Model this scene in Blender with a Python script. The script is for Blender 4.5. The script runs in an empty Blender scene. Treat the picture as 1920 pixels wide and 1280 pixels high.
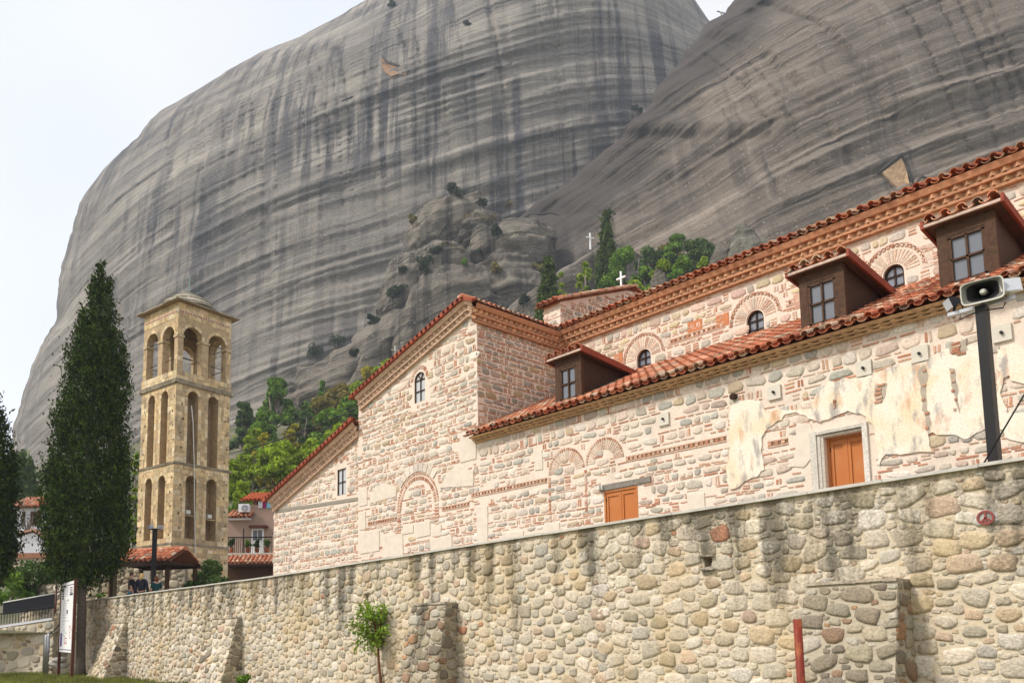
import bpy, math, random
import numpy as np
from mathutils import Vector, Matrix, noise as mnoise
random.seed(7); rng = np.random.default_rng(7)
R = math.radians
scene = bpy.context.scene
COL = scene.collection

# ---------------------------------------------------------------- camera
# world axes: X runs along the church facade (to the right), Y into the church, Z up
EYE = np.array([0.0, 0.0, 1.6])
F, PX, PY = 1513.8, 869.62, 1022.8                  # focal length and principal point for a 1920 px wide frame
CAMM = np.array([[0.65802085, 0.09095732, -0.74748601],
                 [0.75291944, -0.06498167, 0.65489671],
                 [-0.01099476, 0.99373243, 0.11124282]])   # rows: X, Y, Z in (right, up, forward)
cam_d = bpy.data.cameras.new('camera'); cam = bpy.data.objects.new('camera', cam_d); COL.objects.link(cam)
cam_d.sensor_width = 36.0; cam_d.lens = F / 1920 * 36.0
cam_d.shift_x = (960 - PX) / 1920; cam_d.shift_y = (PY - 640) / 1920
cam_d.clip_start = 0.1; cam_d.clip_end = 3000
rt, up, fw = CAMM[:, 0], CAMM[:, 1], CAMM[:, 2]
cam.matrix_world = Matrix(((rt[0], up[0], -fw[0], 0), (rt[1], up[1], -fw[1], 0), (rt[2], up[2], -fw[2], 1.6), (0, 0, 0, 1)))
scene.camera = cam

# ---------------------------------------------------------------- sky, sun, exposure
w = bpy.data.worlds.new('World'); scene.world = w; w.use_nodes = True
nt = w.node_tree; nt.nodes.clear()
SUN_EL, SUN_U, SUN_V = R(46), -0.42, -0.907          # soft light from behind and to the left of the camera
sky = nt.nodes.new('ShaderNodeTexSky'); sky.sky_type = 'NISHITA'; sky.sun_disc = False
sky.sun_elevation = SUN_EL; sky.sun_rotation = math.atan2(SUN_U, SUN_V); sky.dust_density = 3.0
bg1 = nt.nodes.new('ShaderNodeBackground'); bg1.inputs[1].default_value = 0.05
nt.links.new(sky.outputs[0], bg1.inputs[0])
tc = nt.nodes.new('ShaderNodeTexCoord'); nz = nt.nodes.new('ShaderNodeTexNoise'); nz.inputs['Scale'].default_value = 1.6
nz.inputs['Detail'].default_value = 3
rp = nt.nodes.new('ShaderNodeValToRGB')
rp.color_ramp.elements[0].position = 0.35; rp.color_ramp.elements[0].color = (0.87, 0.89, 1.0, 1)
rp.color_ramp.elements[1].position = 0.52; rp.color_ramp.elements[1].color = (1, 0.97, 0.95, 1)
nt.links.new(tc.outputs['Generated'], nz.inputs['Vector']); nt.links.new(nz.outputs['Fac'], rp.inputs['Fac'])
bg2 = nt.nodes.new('ShaderNodeBackground'); bg2.inputs[1].default_value = 0.80
nt.links.new(rp.outputs[0], bg2.inputs[0])
ad = nt.nodes.new('ShaderNodeAddShader'); wo = nt.nodes.new('ShaderNodeOutputWorld')
nt.links.new(bg1.outputs[0], ad.inputs[0]); nt.links.new(bg2.outputs[0], ad.inputs[1]); nt.links.new(ad.outputs[0], wo.inputs[0])
sun_d = bpy.data.lights.new('sun', 'SUN'); sun_d.energy = 2.9; sun_d.angle = R(9); sun_d.color = (1, 0.94, 0.86)
sun = bpy.data.objects.new('sun', sun_d); COL.objects.link(sun)
sdir = Vector((SUN_U * math.cos(SUN_EL), SUN_V * math.cos(SUN_EL), math.sin(SUN_EL)))
sun.rotation_euler = sdir.to_track_quat('Z', 'Y').to_euler()
scene.view_settings.view_transform = 'Standard'; scene.view_settings.look = 'None'
scene.view_settings.exposure = 0.25; scene.view_settings.gamma = 1.0; scene.view_settings.use_curve_mapping = False

# ---------------------------------------------------------------- sight lines (used to measure the place)
hf = fw.copy(); hf[2] = 0; hf /= np.linalg.norm(hf)          # horizontal forward
hr = np.array([hf[1], -hf[0], 0.0])                          # horizontal right
def ray(x, y):
    d = CAMM @ np.array([x - PX, -(y - PY), F]); return d / np.linalg.norm(d)
def on_v(x, y, V): r = ray(x, y); return EYE + r * V / r[1]
def on_u(x, y, U): r = ray(x, y); return EYE + r * U / r[0]
def at(x, y, D): r = ray(x, y); return EYE + r * D / (r @ hf)
def wpos(X, D, Z): return hr * X + hf * D + np.array([0, 0, Z])

# ---------------------------------------------------------------- object helpers
class MB:
    def __init__(s): s.v = []; s.f = []; s.c = []; s.m = []; s.sm = []
    def add(s, verts, faces, col=(1, 1, 1), mat=0, smooth=False):
        b = len(s.v); s.v.extend([tuple(map(float, p)) for p in verts])
        for f in faces: s.f.append(tuple(b + i for i in f)); s.c.append(col); s.m.append(mat); s.sm.append(smooth)
    def quad(s, a, b, c, d, col=(1, 1, 1), mat=0): s.add([a, b, c, d], [(0, 1, 2, 3)], col, mat)
    def hexa(s, p, col=(1, 1, 1), mat=0):          # 8 corners: bottom ring then top ring
        s.add(p, [(3, 2, 1, 0), (4, 5, 6, 7), (0, 1, 5, 4), (1, 2, 6, 5), (2, 3, 7, 6), (3, 0, 4, 7)], col, mat)
    def box(s, lo, hi, col=(1, 1, 1), mat=0):
        x0, y0, z0 = lo; x1, y1, z1 = hi
        s.hexa([(x0, y0, z0), (x1, y0, z0), (x1, y1, z0), (x0, y1, z0), (x0, y0, z1), (x1, y0, z1), (x1, y1, z1), (x0, y1, z1)], col, mat)
    def beam(s, a, b, w, h, col=(1, 1, 1), mat=0, upv=(0, 0, 1)):    # rectangular bar from a to b
        a = np.array(a, float); b = np.array(b, float); d = b - a; d /= np.linalg.norm(d)
        U = np.array(upv, float)
        if abs(d @ U) > 0.95: U = np.array([0, 1.0, 0])
        r = np.cross(d, U); r /= np.linalg.norm(r); q = np.cross(r, d)
        o = [-r * w / 2 - q * h / 2, r * w / 2 - q * h / 2, r * w / 2 + q * h / 2, -r * w / 2 + q * h / 2]
        s.hexa([a + k for k in o] + [b + k for k in o], col, mat)
    def tube(s, pts, rad, n=8, col=(1, 1, 1), mat=0, caps=True):
        pts = [np.array(p, float) for p in pts]; rings = []
        b = len(s.v)
        for i, p in enumerate(pts):
            d = pts[min(i + 1, len(pts) - 1)] - pts[max(i - 1, 0)]; d /= np.linalg.norm(d) + 1e-9
            U = np.array([0, 0, 1.0]) if abs(d[2]) < 0.9 else np.array([0, 1.0, 0])
            r = np.cross(d, U); r /= np.linalg.norm(r); q = np.cross(r, d)
            rr = rad[i] if hasattr(rad, '__len__') else rad
            for k in range(n):
                t = 2 * math.pi * k / n; s.v.append(tuple(p + (r * math.cos(t) + q * math.sin(t)) * rr))
        for i in range(len(pts) - 1):
            for k in range(n):
                k2 = (k + 1) % n
                s.f.append((b + i * n + k, b + i * n + k2, b + (i + 1) * n + k2, b + (i + 1) * n + k)); s.c.append(col); s.m.append(mat); s.sm.append(True)
        if caps:
            for f in (tuple(b + k for k in range(n))[::-1], tuple(b + (len(pts) - 1) * n + k for k in range(n))):
                s.f.append(f); s.c.append(col); s.m.append(mat); s.sm.append(False)
    def build(s, name, mats, parent=None):
        me = bpy.data.meshes.new(name); me.from_pydata(s.v, [], s.f)
        if not isinstance(mats, (list, tuple)): mats = [mats]
        for m in mats: me.materials.append(m)
        n = len(s.f)
        me.polygons.foreach_set('material_index', np.array(s.m, dtype=np.int32))
        me.polygons.foreach_set('use_smooth', np.array(s.sm, dtype=bool))
        at_ = me.color_attributes.new('Col', 'FLOAT_COLOR', 'CORNER')
        tot = np.array([len(f) for f in s.f]); c = np.ones((n, 4)); c[:, :3] = np.array(s.c).reshape(n, 3)
        at_.data.foreach_set('color', np.repeat(c, tot, axis=0).ravel())
        me.update()
        return link(name, me, parent)
def link(name, me, parent=None):
    o = bpy.data.objects.new(name, me); COL.objects.link(o)
    if parent is not None:
        o.parent = parent
        if parent.type == 'EMPTY': o.matrix_parent_inverse = Matrix.Translation(-Vector(parent.location))
    return o
def np_mesh(name, V, Fq, mat, parent=None, smooth=False):
    me = bpy.data.meshes.new(name); V = np.asarray(V, np.float32); Fq = np.asarray(Fq, np.int32)
    k = Fq.shape[1]
    me.vertices.add(len(V)); me.vertices.foreach_set('co', V.ravel())
    me.loops.add(Fq.size); me.loops.foreach_set('vertex_index', Fq.ravel())
    me.polygons.add(len(Fq)); me.polygons.foreach_set('loop_start', np.arange(0, Fq.size, k, dtype=np.int32))
    me.polygons.foreach_set('loop_total', np.full(len(Fq), k, np.int32))
    me.polygons.foreach_set('use_smooth', np.full(len(Fq), smooth, bool))
    me.materials.append(mat); me.update(calc_edges=True); me.validate()
    return link(name, me, parent)
def tag(o, label=None, cat=None, group=None, kind=None):
    if label: o['label'] = label
    if cat: o['category'] = cat
    if group: o['group'] = group
    if kind: o['kind'] = kind
    return o
def thing(name, label, cat, loc, group=None):
    o = bpy.data.objects.new(name, None); COL.objects.link(o); o.location = tuple(map(float, loc)); o.empty_display_size = 0.3
    return tag(o, label, cat, group)

# ---------------------------------------------------------------- numpy noise
_perm = rng.permutation(256); _perm = np.concatenate([_perm, _perm, _perm]); _val = rng.uniform(-1, 1, 256)
def vnoise(x, y, z):
    x, y, z = np.broadcast_arrays(np.asarray(x, float), np.asarray(y, float), np.asarray(z, float))
    xi, yi, zi = np.floor(x).astype(int), np.floor(y).astype(int), np.floor(z).astype(int)
    fx, fy, fz = x - xi, y - yi, z - zi
    fx, fy, fz = [t * t * t * (t * (t * 6 - 15) + 10) for t in (fx, fy, fz)]
    def h(a, b, c): return _val[_perm[(_perm[(_perm[a & 255] + b) & 255] + c) & 255]]
    def L(a, b, t): return a + (b - a) * t
    return L(L(L(h(xi, yi, zi), h(xi + 1, yi, zi), fx), L(h(xi, yi + 1, zi), h(xi + 1, yi + 1, zi), fx), fy),
             L(L(h(xi, yi, zi + 1), h(xi + 1, yi, zi + 1), fx), L(h(xi, yi + 1, zi + 1), h(xi + 1, yi + 1, zi + 1), fx), fy), fz)
def fbm(x, y, z, o=4):
    s = 0; a = 0.5
    for i in range(o): s = s + a * vnoise(x * 2 ** i + 7.3 * i, y * 2 ** i, z * 2 ** i + 3.1 * i); a *= 0.5
    return s

# ---------------------------------------------------------------- materials
def nodes(name, rough=0.9):
    m = bpy.data.materials.new(name); m.use_nodes = True; t = m.node_tree
    b = t.nodes['Principled BSDF']; b.inputs['Roughness'].default_value = rough
    b.inputs['Specular IOR Level'].default_value = 0.25
    return m, t, b
def N(t, kind, **kw):
    n = t.nodes.new(kind)
    for k, v in kw.items():
        if k in n.inputs: n.inputs[k].default_value = v
        else: setattr(n, k, v)
    return n
def ramp(t, src, stops):
    r = t.nodes.new('ShaderNodeValToRGB'); e = r.color_ramp.elements
    while len(e) < len(stops): e.new(0.5)
    for el, (p, c) in zip(e, stops): el.position = p; el.color = (*c, 1) if len(c) == 3 else c
    t.links.new(src, r.inputs[0]); return r.outputs[0]
def mix(t, a, b, fac, mode='MIX'):
    n = t.nodes.new('ShaderNodeMix'); n.data_type = 'RGBA'; n.blend_type = mode
    for i, x in ((0, fac), (6, a), (7, b)):
        if hasattr(x, 'is_linked'): t.links.new(x, n.inputs[i])
        elif isinstance(x, (int, float)): n.inputs[i].default_value = x
        else: n.inputs[i].default_value = (*x, 1)
    return n.outputs[2]
def g(v): return (v, v, v)
def coord(t, scale=(1, 1, 1)):
    c = t.nodes.new('ShaderNodeTexCoord'); mp = t.nodes.new('ShaderNodeMapping'); mp.inputs['Scale'].default_value = scale
    t.links.new(c.outputs['Object'], mp.inputs[0]); return mp.outputs[0]
def noise(t, scale, detail=4, vec=None, rough=0.55):
    n = N(t, 'ShaderNodeTexNoise', Scale=scale, Detail=detail, Roughness=rough)
    t.links.new(vec if vec is not None else coord(t), n.inputs['Vector']); return n.outputs['Fac']
def bump(t, b, h, strength=0.5, dist=0.02):
    n = N(t, 'ShaderNodeBump', Strength=strength, Distance=dist); t.links.new(h, n.inputs['Height']); t.links.new(n.outputs[0], b.inputs['Normal'])
def mat_plain(name, col, rough=0.8, var=0.25, scale=6, bstr=0.2, bd=0.01, metal=0.0):
    m, t, b = nodes(name, rough); n = noise(t, scale, 6)
    c = mix(t, tuple(x * (1 - var) for x in col), tuple(min(1, x * (1 + var)) for x in col), n)
    t.links.new(c, b.inputs['Base Color']); b.inputs['Metallic'].default_value = metal
    if bstr: bump(t, b, n, bstr, bd)
    return m
def mat_attr(name, rough=0.92, lo=0.72, hi=1.2, scale=14, bstr=0.6, bd=0.015, stain=None):
    """colour of each stone comes from the mesh; grain, pits and weather stains are added here"""
    m, t, b = nodes(name, rough)
    a = N(t, 'ShaderNodeAttribute', attribute_name='Col')
    n = noise(t, scale, 8, rough=0.65)
    c = mix(t, a.outputs['Color'], ramp(t, n, [(0.25, g(lo)), (0.75, g(hi))]), 1.0, 'MULTIPLY')
    if stain:
        c = stain(t, c)
    t.links.new(c, b.inputs['Base Color']); bump(t, b, n, bstr, bd)
    return m
def stain_wall(t, c):        # dark lichen running down from the coping and in blotches
    v = noise(t, 1.0, 5, coord(t, (2.2, 2.2, 0.32)))
    sep = N(t, 'ShaderNodeSeparateXYZ'); cc = t.nodes.new('ShaderNodeTexCoord'); t.links.new(cc.outputs['Object'], sep.inputs[0])
    mr = N(t, 'ShaderNodeMapRange'); t.links.new(sep.outputs[2], mr.inputs[0]); mr.inputs[1].default_value = 1.6; mr.inputs[2].default_value = 3.75
    mr.inputs[3].default_value = 0.0; mr.inputs[4].default_value = 0.22
    ad_ = N(t, 'ShaderNodeMath', operation='ADD'); t.links.new(v, ad_.inputs[0]); t.links.new(mr.outputs[0], ad_.inputs[1])
    sp = noise(t, 22, 5); ad2 = N(t, 'ShaderNodeMath', operation='MULTIPLY_ADD'); t.links.new(sp, ad2.inputs[0]); ad2.inputs[1].default_value = 0.28; t.links.new(ad_.outputs[0], ad2.inputs[2])
    f = ramp(t, ad2.outputs[0], [(0.745, g(0)), (0.90, g(0.8))])
    c = mix(t, c, (0.075, 0.068, 0.05), f)
    y = ramp(t, noise(t, 0.9, 4, coord(t, (1, 1, 0.5))), [(0.5, g(0)), (0.68, g(0.35))])
    return mix(t, c, (0.50, 0.36, 0.16), y)
def stain_soft(t, c):
    f = ramp(t, noise(t, 1.3, 6, coord(t, (1.2, 1.2, 0.6))), [(0.55, g(0)), (0.75, g(0.3))])
    return mix(t, c, (0.28, 0.22, 0.16), f)
M = {}
M['rubble'] = mat_attr('rubble_stone', scale=26, lo=.55, hi=1.3, bstr=1.0, bd=0.025, stain=stain_wall)
M['church_stone'] = mat_attr('church_stone', scale=22, lo=0.6, hi=1.25, bstr=0.7, bd=0.015, stain=stain_soft)
M['terracotta'] = mat_attr('terracotta', rough=0.85, scale=9, lo=0.6, hi=1.3, bstr=0.4, bd=0.01)
M['ashlar'] = None
M['wood_dark'] = mat_plain('dark_brown_timber', (0.04, 0.018, 0.01), 0.6, 0.6, 9, 0.3)
M['wood_worn'] = mat_plain('worn_timber', (0.065, 0.03, 0.013), 0.7, 0.85, 14, 0.4)
m, t, b = nodes('orange_brown_paint', 0.6); gr = noise(t, 9, 7, coord(t, (6, 6, .5))); ft = noise(t, 1.7, 5)
c = mix(t, (0.40, 0.125, 0.028), (0.50, 0.18, 0.05), gr); c = mix(t, c, (0.50, 0.24, 0.10), ramp(t, ft, [(0.5, g(0)), (0.75, g(.6))])); t.links.new(c, b.inputs['Base Color']); bump(t, b, gr, .35, .01); M['door'] = m
M['iron'] = mat_plain('black_iron', (0.011, 0.011, 0.012), 0.5, 0.3, 20, 0.1)
m, t, b = nodes('rust_red_paint', 0.6); c = mix(t, (0.23, 0.027, 0.012), (0.15, 0.03, 0.015), noise(t, 7, 5)); c = mix(t, c, (0.30, 0.09, 0.03), ramp(t, noise(t, 18, 7, coord(t, (1, 1, .35))), [(0.56, g(0)), (0.66, g(.8))])); t.links.new(c, b.inputs['Base Color']); bump(t, b, noise(t, 30, 6), .3, .01); M['rust'] = m
M['brownpost'] = mat_plain('brown_paint', (0.09, 0.025, 0.012), 0.5, 0.2, 9, 0.1)
M['white'] = mat_plain('white_paint', (0.8, 0.8, 0.8), 0.6, 0.05, 4, 0.05)
M['offwhite'] = mat_plain('off_white_enamel', (0.62, 0.62, 0.56), 0.45, 0.06, 4, 0.0)
M['plate'] = mat_plain('pale_concrete_plate', (0.60, 0.56, 0.47), 0.85, 0.12, 9, 0.2)
M['marble'] = mat_plain('pale_marble', (0.66, 0.58, 0.48), 0.8, 0.2, 5, 0.3)
M['coping'] = mat_plain('coping_slab', (0.50, 0.48, 0.43), 0.85, 0.3, 7, 0.3)
M['asphalt'] = mat_plain('pavement', (0.25, 0.23, 0.2), 0.95, 0.25, 3, 0.3)
M['bark'] = mat_plain('bark', (0.17, 0.14, 0.115), 0.95, 0.5, 12, 0.8, 0.03)
M['twig'] = mat_plain('red_brown_bark', (0.17, 0.07, 0.035), 0.9, 0.4, 20, 0.4)
M['steel'] = mat_plain('galvanised_steel', (0.35, 0.36, 0.37), 0.4, 0.2, 8, 0.05, metal=0.7)
M['pale_stone'] = mat_plain('dressed_pale_stone', (0.60, 0.52, 0.40), 0.85, 0.3, 6, 0.4)
m, t, b = nodes('window_glass', 0.06); b.inputs['Base Color'].default_value = (0.16, 0.18, 0.22, 1); b.inputs['Specular IOR Level'].default_value = 1.0; M['glass'] = m
m, t, b = nodes('bright_window_glass', 0.05); b.inputs['Base Color'].default_value = (0.15, 0.165, 0.19, 1); b.inputs['Specular IOR Level'].default_value = 0.5; M['glass2'] = m
# mortar of church and of the near wall
def mat_mortar(name, c0, c1, stain):
    m, t, b = nodes(name, 0.95); n = noise(t, 26, 8, rough=0.7); big = noise(t, 1.1, 4)
    c = mix(t, c0, c1, big); c = mix(t, c, ramp(t, n, [(0.2, g(0.78)), (0.7, g(1.06))]), 1.0, 'MULTIPLY')
    if stain: c = stain(t, c)
    t.links.new(c, b.inputs['Base Color']); bump(t, b, n, 0.8, 0.02); return m
M['mortar_wall'] = mat_mortar('lime_mortar', (0.66, 0.585, 0.455), (0.62, 0.52, 0.365), stain_wall)
M['mortar_church'] = mat_mortar('pink_mortar', (0.74, 0.62, 0.51), (0.80, 0.69, 0.575), stain_soft)
M['mortar_butt'] = mat_mortar('stained_mortar', (0.50, 0.44, 0.34), (0.36, 0.31, 0.22), stain_wall)
m, t, b = nodes('glass_sky_tint', 0.08); b.inputs['Base Color'].default_value = (0.48, 0.50, 0.51, 1); M['glass3'] = m  # pale base colour paints the reflected sky into these panes
m, t, b = nodes('old_plaster', 0.9)                   # weathered lime plaster with remains of paint
n1 = noise(t, 1.6, 7); n2 = noise(t, 5, 8, coord(t, (1, 1, 0.35))); n3 = noise(t, 30, 6)
c = mix(t, (0.80, 0.725, 0.60), (0.74, 0.60, 0.38), ramp(t, n1, [(0.47, g(0)), (0.68, g(.8))]))
c = mix(t, c, (0.52, 0.24, 0.11), ramp(t, noise(t, 3.1, 8, coord(t, (1.3, 1.3, 0.5))), [(0.56, g(0)), (0.70, g(0.75))]))
c = mix(t, c, (0.30, 0.28, 0.27), ramp(t, n2, [(0.54, g(0)), (0.66, g(0.75))]))
c = mix(t, c, ramp(t, n3, [(0.3, g(0.8)), (0.7, g(1.1))]), 1.0, 'MULTIPLY')
t.links.new(c, b.inputs['Base Color']); bump(t, b, n2, 0.5, 0.02); M['plaster'] = m
def mat_leaf(name, c0, c1, trans=0.25, nsc=0.9):
    m, t, b = nodes(name, 0.8); b.inputs['Specular IOR Level'].default_value = 0.1
    gm = N(t, 'ShaderNodeNewGeometry'); n = noise(t, nsc, 4)
    rnd = mix(t, c0, c1, gm.outputs['Random Per Island'])
    c = mix(t, rnd, ramp(t, n, [(0.32, g(0.5)), (0.68, g(1.6))]), 1.0, 'MULTIPLY')
    t.links.new(c, b.inputs['Base Color'])
    tr = N(t, 'ShaderNodeBsdfTranslucent'); t.links.new(c, tr.inputs[0])
    mx = N(t, 'ShaderNodeMixShader'); mx.inputs[0].default_value = trans
    t.links.new(b.outputs[0], mx.inputs[1]); t.links.new(tr.outputs[0], mx.inputs[2]); t.links.new(mx.outputs[0], t.nodes['Material Output'].inputs[0])
    return m
M['leaf_cypress'] = mat_leaf('cypress_foliage', (0.011, 0.026, 0.004), (0.060, 0.098, 0.013), 0.12, 2.3)
M['leaf_cypress2'] = mat_leaf('slender_cypress_foliage', (0.035, 0.06, 0.012), (0.11, 0.15, 0.03), 0.15)
M['leaf_pine'] = mat_leaf('pine_foliage', (0.085, 0.165, 0.022), (0.24, 0.38, 0.055))
M['leaf_broad'] = mat_leaf('broadleaf_foliage', (0.15, 0.24, 0.02), (0.38, 0.47, 0.045))
M['leaf_yellow'] = mat_leaf('yellowing_foliage', (0.24, 0.23, 0.025), (0.42, 0.36, 0.045))
M['leaf_autumn'] = mat_leaf('autumn_foliage', (0.15, 0.145, 0.035), (0.30, 0.235, 0.06))
M['leaf_bush'] = mat_leaf('dark_shrub_foliage', (0.045, 0.085, 0.025), (0.13, 0.19, 0.05))
M['leaf_bright'] = mat_leaf('bright_leaf', (0.11, 0.19, 0.02), (0.24, 0.34, 0.05), 0.35)
M['grass'] = mat_leaf('grass_blades', (0.10, 0.13, 0.025), (0.24, 0.24, 0.06))
# ---------------------------------------------------------------- rock materials
def mat_rock(name, c0, c1, dark, tilt, freq, streak=(0.50, 0.66), streak_amt=0.8, zmask=None, streaks=(), edge=None, beds=1.0):
    m, t, b = nodes(name, 0.95)
    co = coord(t)
    dp = N(t, 'ShaderNodeVectorMath', operation='DOT_PRODUCT'); t.links.new(co, dp.inputs[0]); dp.inputs[1].default_value = (-tilt, 0.06, 1.0)
    wn = noise(t, 0.010, 3); wa = N(t, 'ShaderNodeMath', operation='MULTIPLY_ADD'); t.links.new(wn, wa.inputs[0]); wa.inputs[1].default_value = 11; t.links.new(dp.outputs['Value'], wa.inputs[2])
    wn2 = noise(t, 0.12, 4); wb = N(t, 'ShaderNodeMath', operation='MULTIPLY_ADD'); t.links.new(wn2, wb.inputs[0]); wb.inputs[1].default_value = 2.2; t.links.new(wa.outputs[0], wb.inputs[2])
    def strata(f, d, rough=0.6):
        n = N(t, 'ShaderNodeTexNoise', noise_dimensions='1D', Scale=f, Detail=d, Roughness=rough); t.links.new(wb.outputs[0], n.inputs['W']); return n.outputs['Fac']
    s1 = strata(freq * 0.22, 6, 0.72); s2 = strata(freq * 1.1, 4, 0.7)
    s3 = strata(freq * 2.6, 3, 0.6)
    patch = noise(t, 0.03, 6, rough=0.6)
    c = mix(t, c0, c1, ramp(t, s1, [(0.5 - .14 / beds, g(0)), (0.5 + .14 / beds, g(1))]))
    c = mix(t, c, ramp(t, s2, [(0.28, g(0.62)), (0.5, g(1)), (0.72, g(1.14))]), 0.8 * beds, 'MULTIPLY')
    c = mix(t, c, ramp(t, patch, [(0.3, g(0.72)), (0.7, g(1.18))]), 1.0, 'MULTIPLY')
    # dark bands that fill only part of the beds
    band = mix(t, strata(freq * 0.5, 3), noise(t, 0.02, 4), 0.5)
    c = mix(t, c, dark, ramp(t, band, [(0.54, g(0)), (0.66, g(0.75 * beds))]))
    ln = mix(t, ramp(t, s3, [(0.30, g(1)), (0.40, g(0))]), ramp(t, noise(t, 0.05, 5), [(0.42, g(0)), (0.58, g(.85 * beds))]), 1.0, 'MULTIPLY')
    c = mix(t, c, tuple(x * .8 for x in dark), ln)
    c = mix(t, c, tuple(min(1, x * 1.25) for x in c1), mix(t, ramp(t, s3, [(0.60, g(0)), (0.68, g(1))]), ramp(t, noise(t, 0.06, 4, coord(t, (1, 1, 1.3))), [(0.46, g(0)), (0.6, g(.6 * beds))]), 1.0, 'MULTIPLY'))
    # water streaks
    st = noise(t, 1.0, 6, coord(t, (0.19, 0.02, 0.0075)), 0.68)
    mk = noise(t, 0.016, 3)
    sf = mix(t, ramp(t, st, [(streak[0], g(0)), (streak[1], g(1))]), ramp(t, mk, [(0.42, g(0.06)), (0.60, g(1))]), 1.0, 'MULTIPLY')
    if zmask:
        sp = N(t, 'ShaderNodeSeparateXYZ'); t.links.new(co, sp.inputs[0])
        mr = N(t, 'ShaderNodeMapRange'); mr.inputs[1].default_value = zmask[0]; mr.inputs[2].default_value = zmask[1]; mr.inputs[3].default_value = 0.25
        t.links.new(sp.outputs[2], mr.inputs[0]); sf = mix(t, sf, mr.outputs[0], 1.0, 'MULTIPLY')
    sm = N(t, 'ShaderNodeMath', operation='MULTIPLY'); t.links.new(sf, sm.inputs[0]); sm.inputs[1].default_value = streak_amt
    c = mix(t, c, dark, sm.outputs[0])
    st2 = noise(t, 1.0, 4, coord(t, (0.55, 0.04, 0.012)), 0.62)
    c = mix(t, c, dark, mix(t, ramp(t, st2, [(0.55, g(0)), (0.67, g(.9))]), sm.outputs[0], 0.78, 'MIX'))
    for X0, hw, zl, zh, amt in streaks:          # single long water stains
        sx = N(t, 'ShaderNodeSeparateXYZ'); t.links.new(co, sx.inputs[0])
        q = N(t, 'ShaderNodeMath', operation='SUBTRACT'); t.links.new(sx.outputs[0], q.inputs[0]); q.inputs[1].default_value = X0
        q1 = N(t, 'ShaderNodeMath', operation='ABSOLUTE'); t.links.new(q.outputs[0], q1.inputs[0])
        nn = noise(t, 1.0, 5, coord(t, (0.5, 0.5, 0.05))); q2 = N(t, 'ShaderNodeMath', operation='MULTIPLY_ADD'); t.links.new(nn, q2.inputs[0]); q2.inputs[1].default_value = hw * 1.6; t.links.new(q1.outputs[0], q2.inputs[2])
        f1 = N(t, 'ShaderNodeMapRange'); t.links.new(q2.outputs[0], f1.inputs[0]); f1.inputs[1].default_value = hw * 1.9; f1.inputs[2].default_value = hw * 1.2
        za = N(t, 'ShaderNodeMapRange'); t.links.new(sx.outputs[2], za.inputs[0]); za.inputs[1].default_value = zl; za.inputs[2].default_value = zl + 12
        zb = N(t, 'ShaderNodeMapRange'); t.links.new(sx.outputs[2], zb.inputs[0]); zb.inputs[1].default_value = zh; zb.inputs[2].default_value = zh - 14
        f = mix(t, f1.outputs[0], za.outputs[0], 1.0, 'MULTIPLY'); f = mix(t, f, zb.outputs[0], 1.0, 'MULTIPLY'); f = mix(t, f, g(amt), 1.0, 'MULTIPLY')
        c = mix(t, c, (0.055, 0.055, 0.068), f)
    lt = ramp(t, noise(t, 1.0, 5, coord(t, (0.25, 0.03, 0.016))), [(0.60, g(0)), (0.74, g(0.5))])
    c = mix(t, c, (0.33, 0.295, 0.245), lt)
    # pebbles of the conglomerate
    vo = N(t, 'ShaderNodeTexVoronoi', Scale=0.55); t.links.new(co, vo.inputs['Vector'])
    c = mix(t, c, (0.42, 0.40, 0.37), ramp(t, vo.outputs['Distance'], [(0.10, g(0.5)), (0.17, g(0))]))
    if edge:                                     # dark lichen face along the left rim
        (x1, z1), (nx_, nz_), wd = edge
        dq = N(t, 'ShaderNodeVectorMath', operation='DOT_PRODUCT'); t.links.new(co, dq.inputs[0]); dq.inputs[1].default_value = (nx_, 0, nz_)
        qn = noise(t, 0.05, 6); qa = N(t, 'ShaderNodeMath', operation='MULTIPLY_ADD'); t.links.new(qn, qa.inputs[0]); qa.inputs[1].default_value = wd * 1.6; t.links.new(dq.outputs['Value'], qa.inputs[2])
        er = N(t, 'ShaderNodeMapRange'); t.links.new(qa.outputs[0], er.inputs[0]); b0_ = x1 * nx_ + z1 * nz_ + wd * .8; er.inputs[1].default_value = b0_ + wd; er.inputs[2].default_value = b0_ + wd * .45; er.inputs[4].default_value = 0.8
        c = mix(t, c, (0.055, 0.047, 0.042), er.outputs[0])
    fine = noise(t, 1.6, 8, rough=0.75)
    c = mix(t, c, ramp(t, fine, [(0.3, g(0.74)), (0.7, g(1.22))]), 1.0, 'MULTIPLY')
    t.links.new(c, b.inputs['Base Color'])
    h = mix(t, mix(t, s1, s3, 0.45), fine, 0.4); bump(t, b, h, 1.0, 1.6)
    return m
def _st(px, w_, y0, y1, amt, D=246): return ((px - PX) / 1523 * D, w_ / 2 / 1523 * D, (1190 - y1) / 1523 * D, (1190 - y0) / 1523 * D, amt)
STREAKS = [_st(994, 24, -60, 385, .85), _st(936, 12, 200, 420, .5), _st(497, 16, 250, 440, .5, 265), _st(360, 9, 230, 470, .6, 285), _st(272, 12, 260, 520, .4, 300), _st(750, 30, 40, 170, .6), _st(1225, 14, -40, 120, .4, 262), _st(700, 20, 90, 200, .45), _st(880, 60, -60, 160, .5)]
M['rock_far'] = mat_rock('grey_cliff_rock', (0.195, 0.177, 0.155), (0.37, 0.335, 0.283), (0.062, 0.060, 0.066), 0.33, 0.30, (0.47, 0.57), .85, (45, 120), STREAKS, None, .8)
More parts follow.
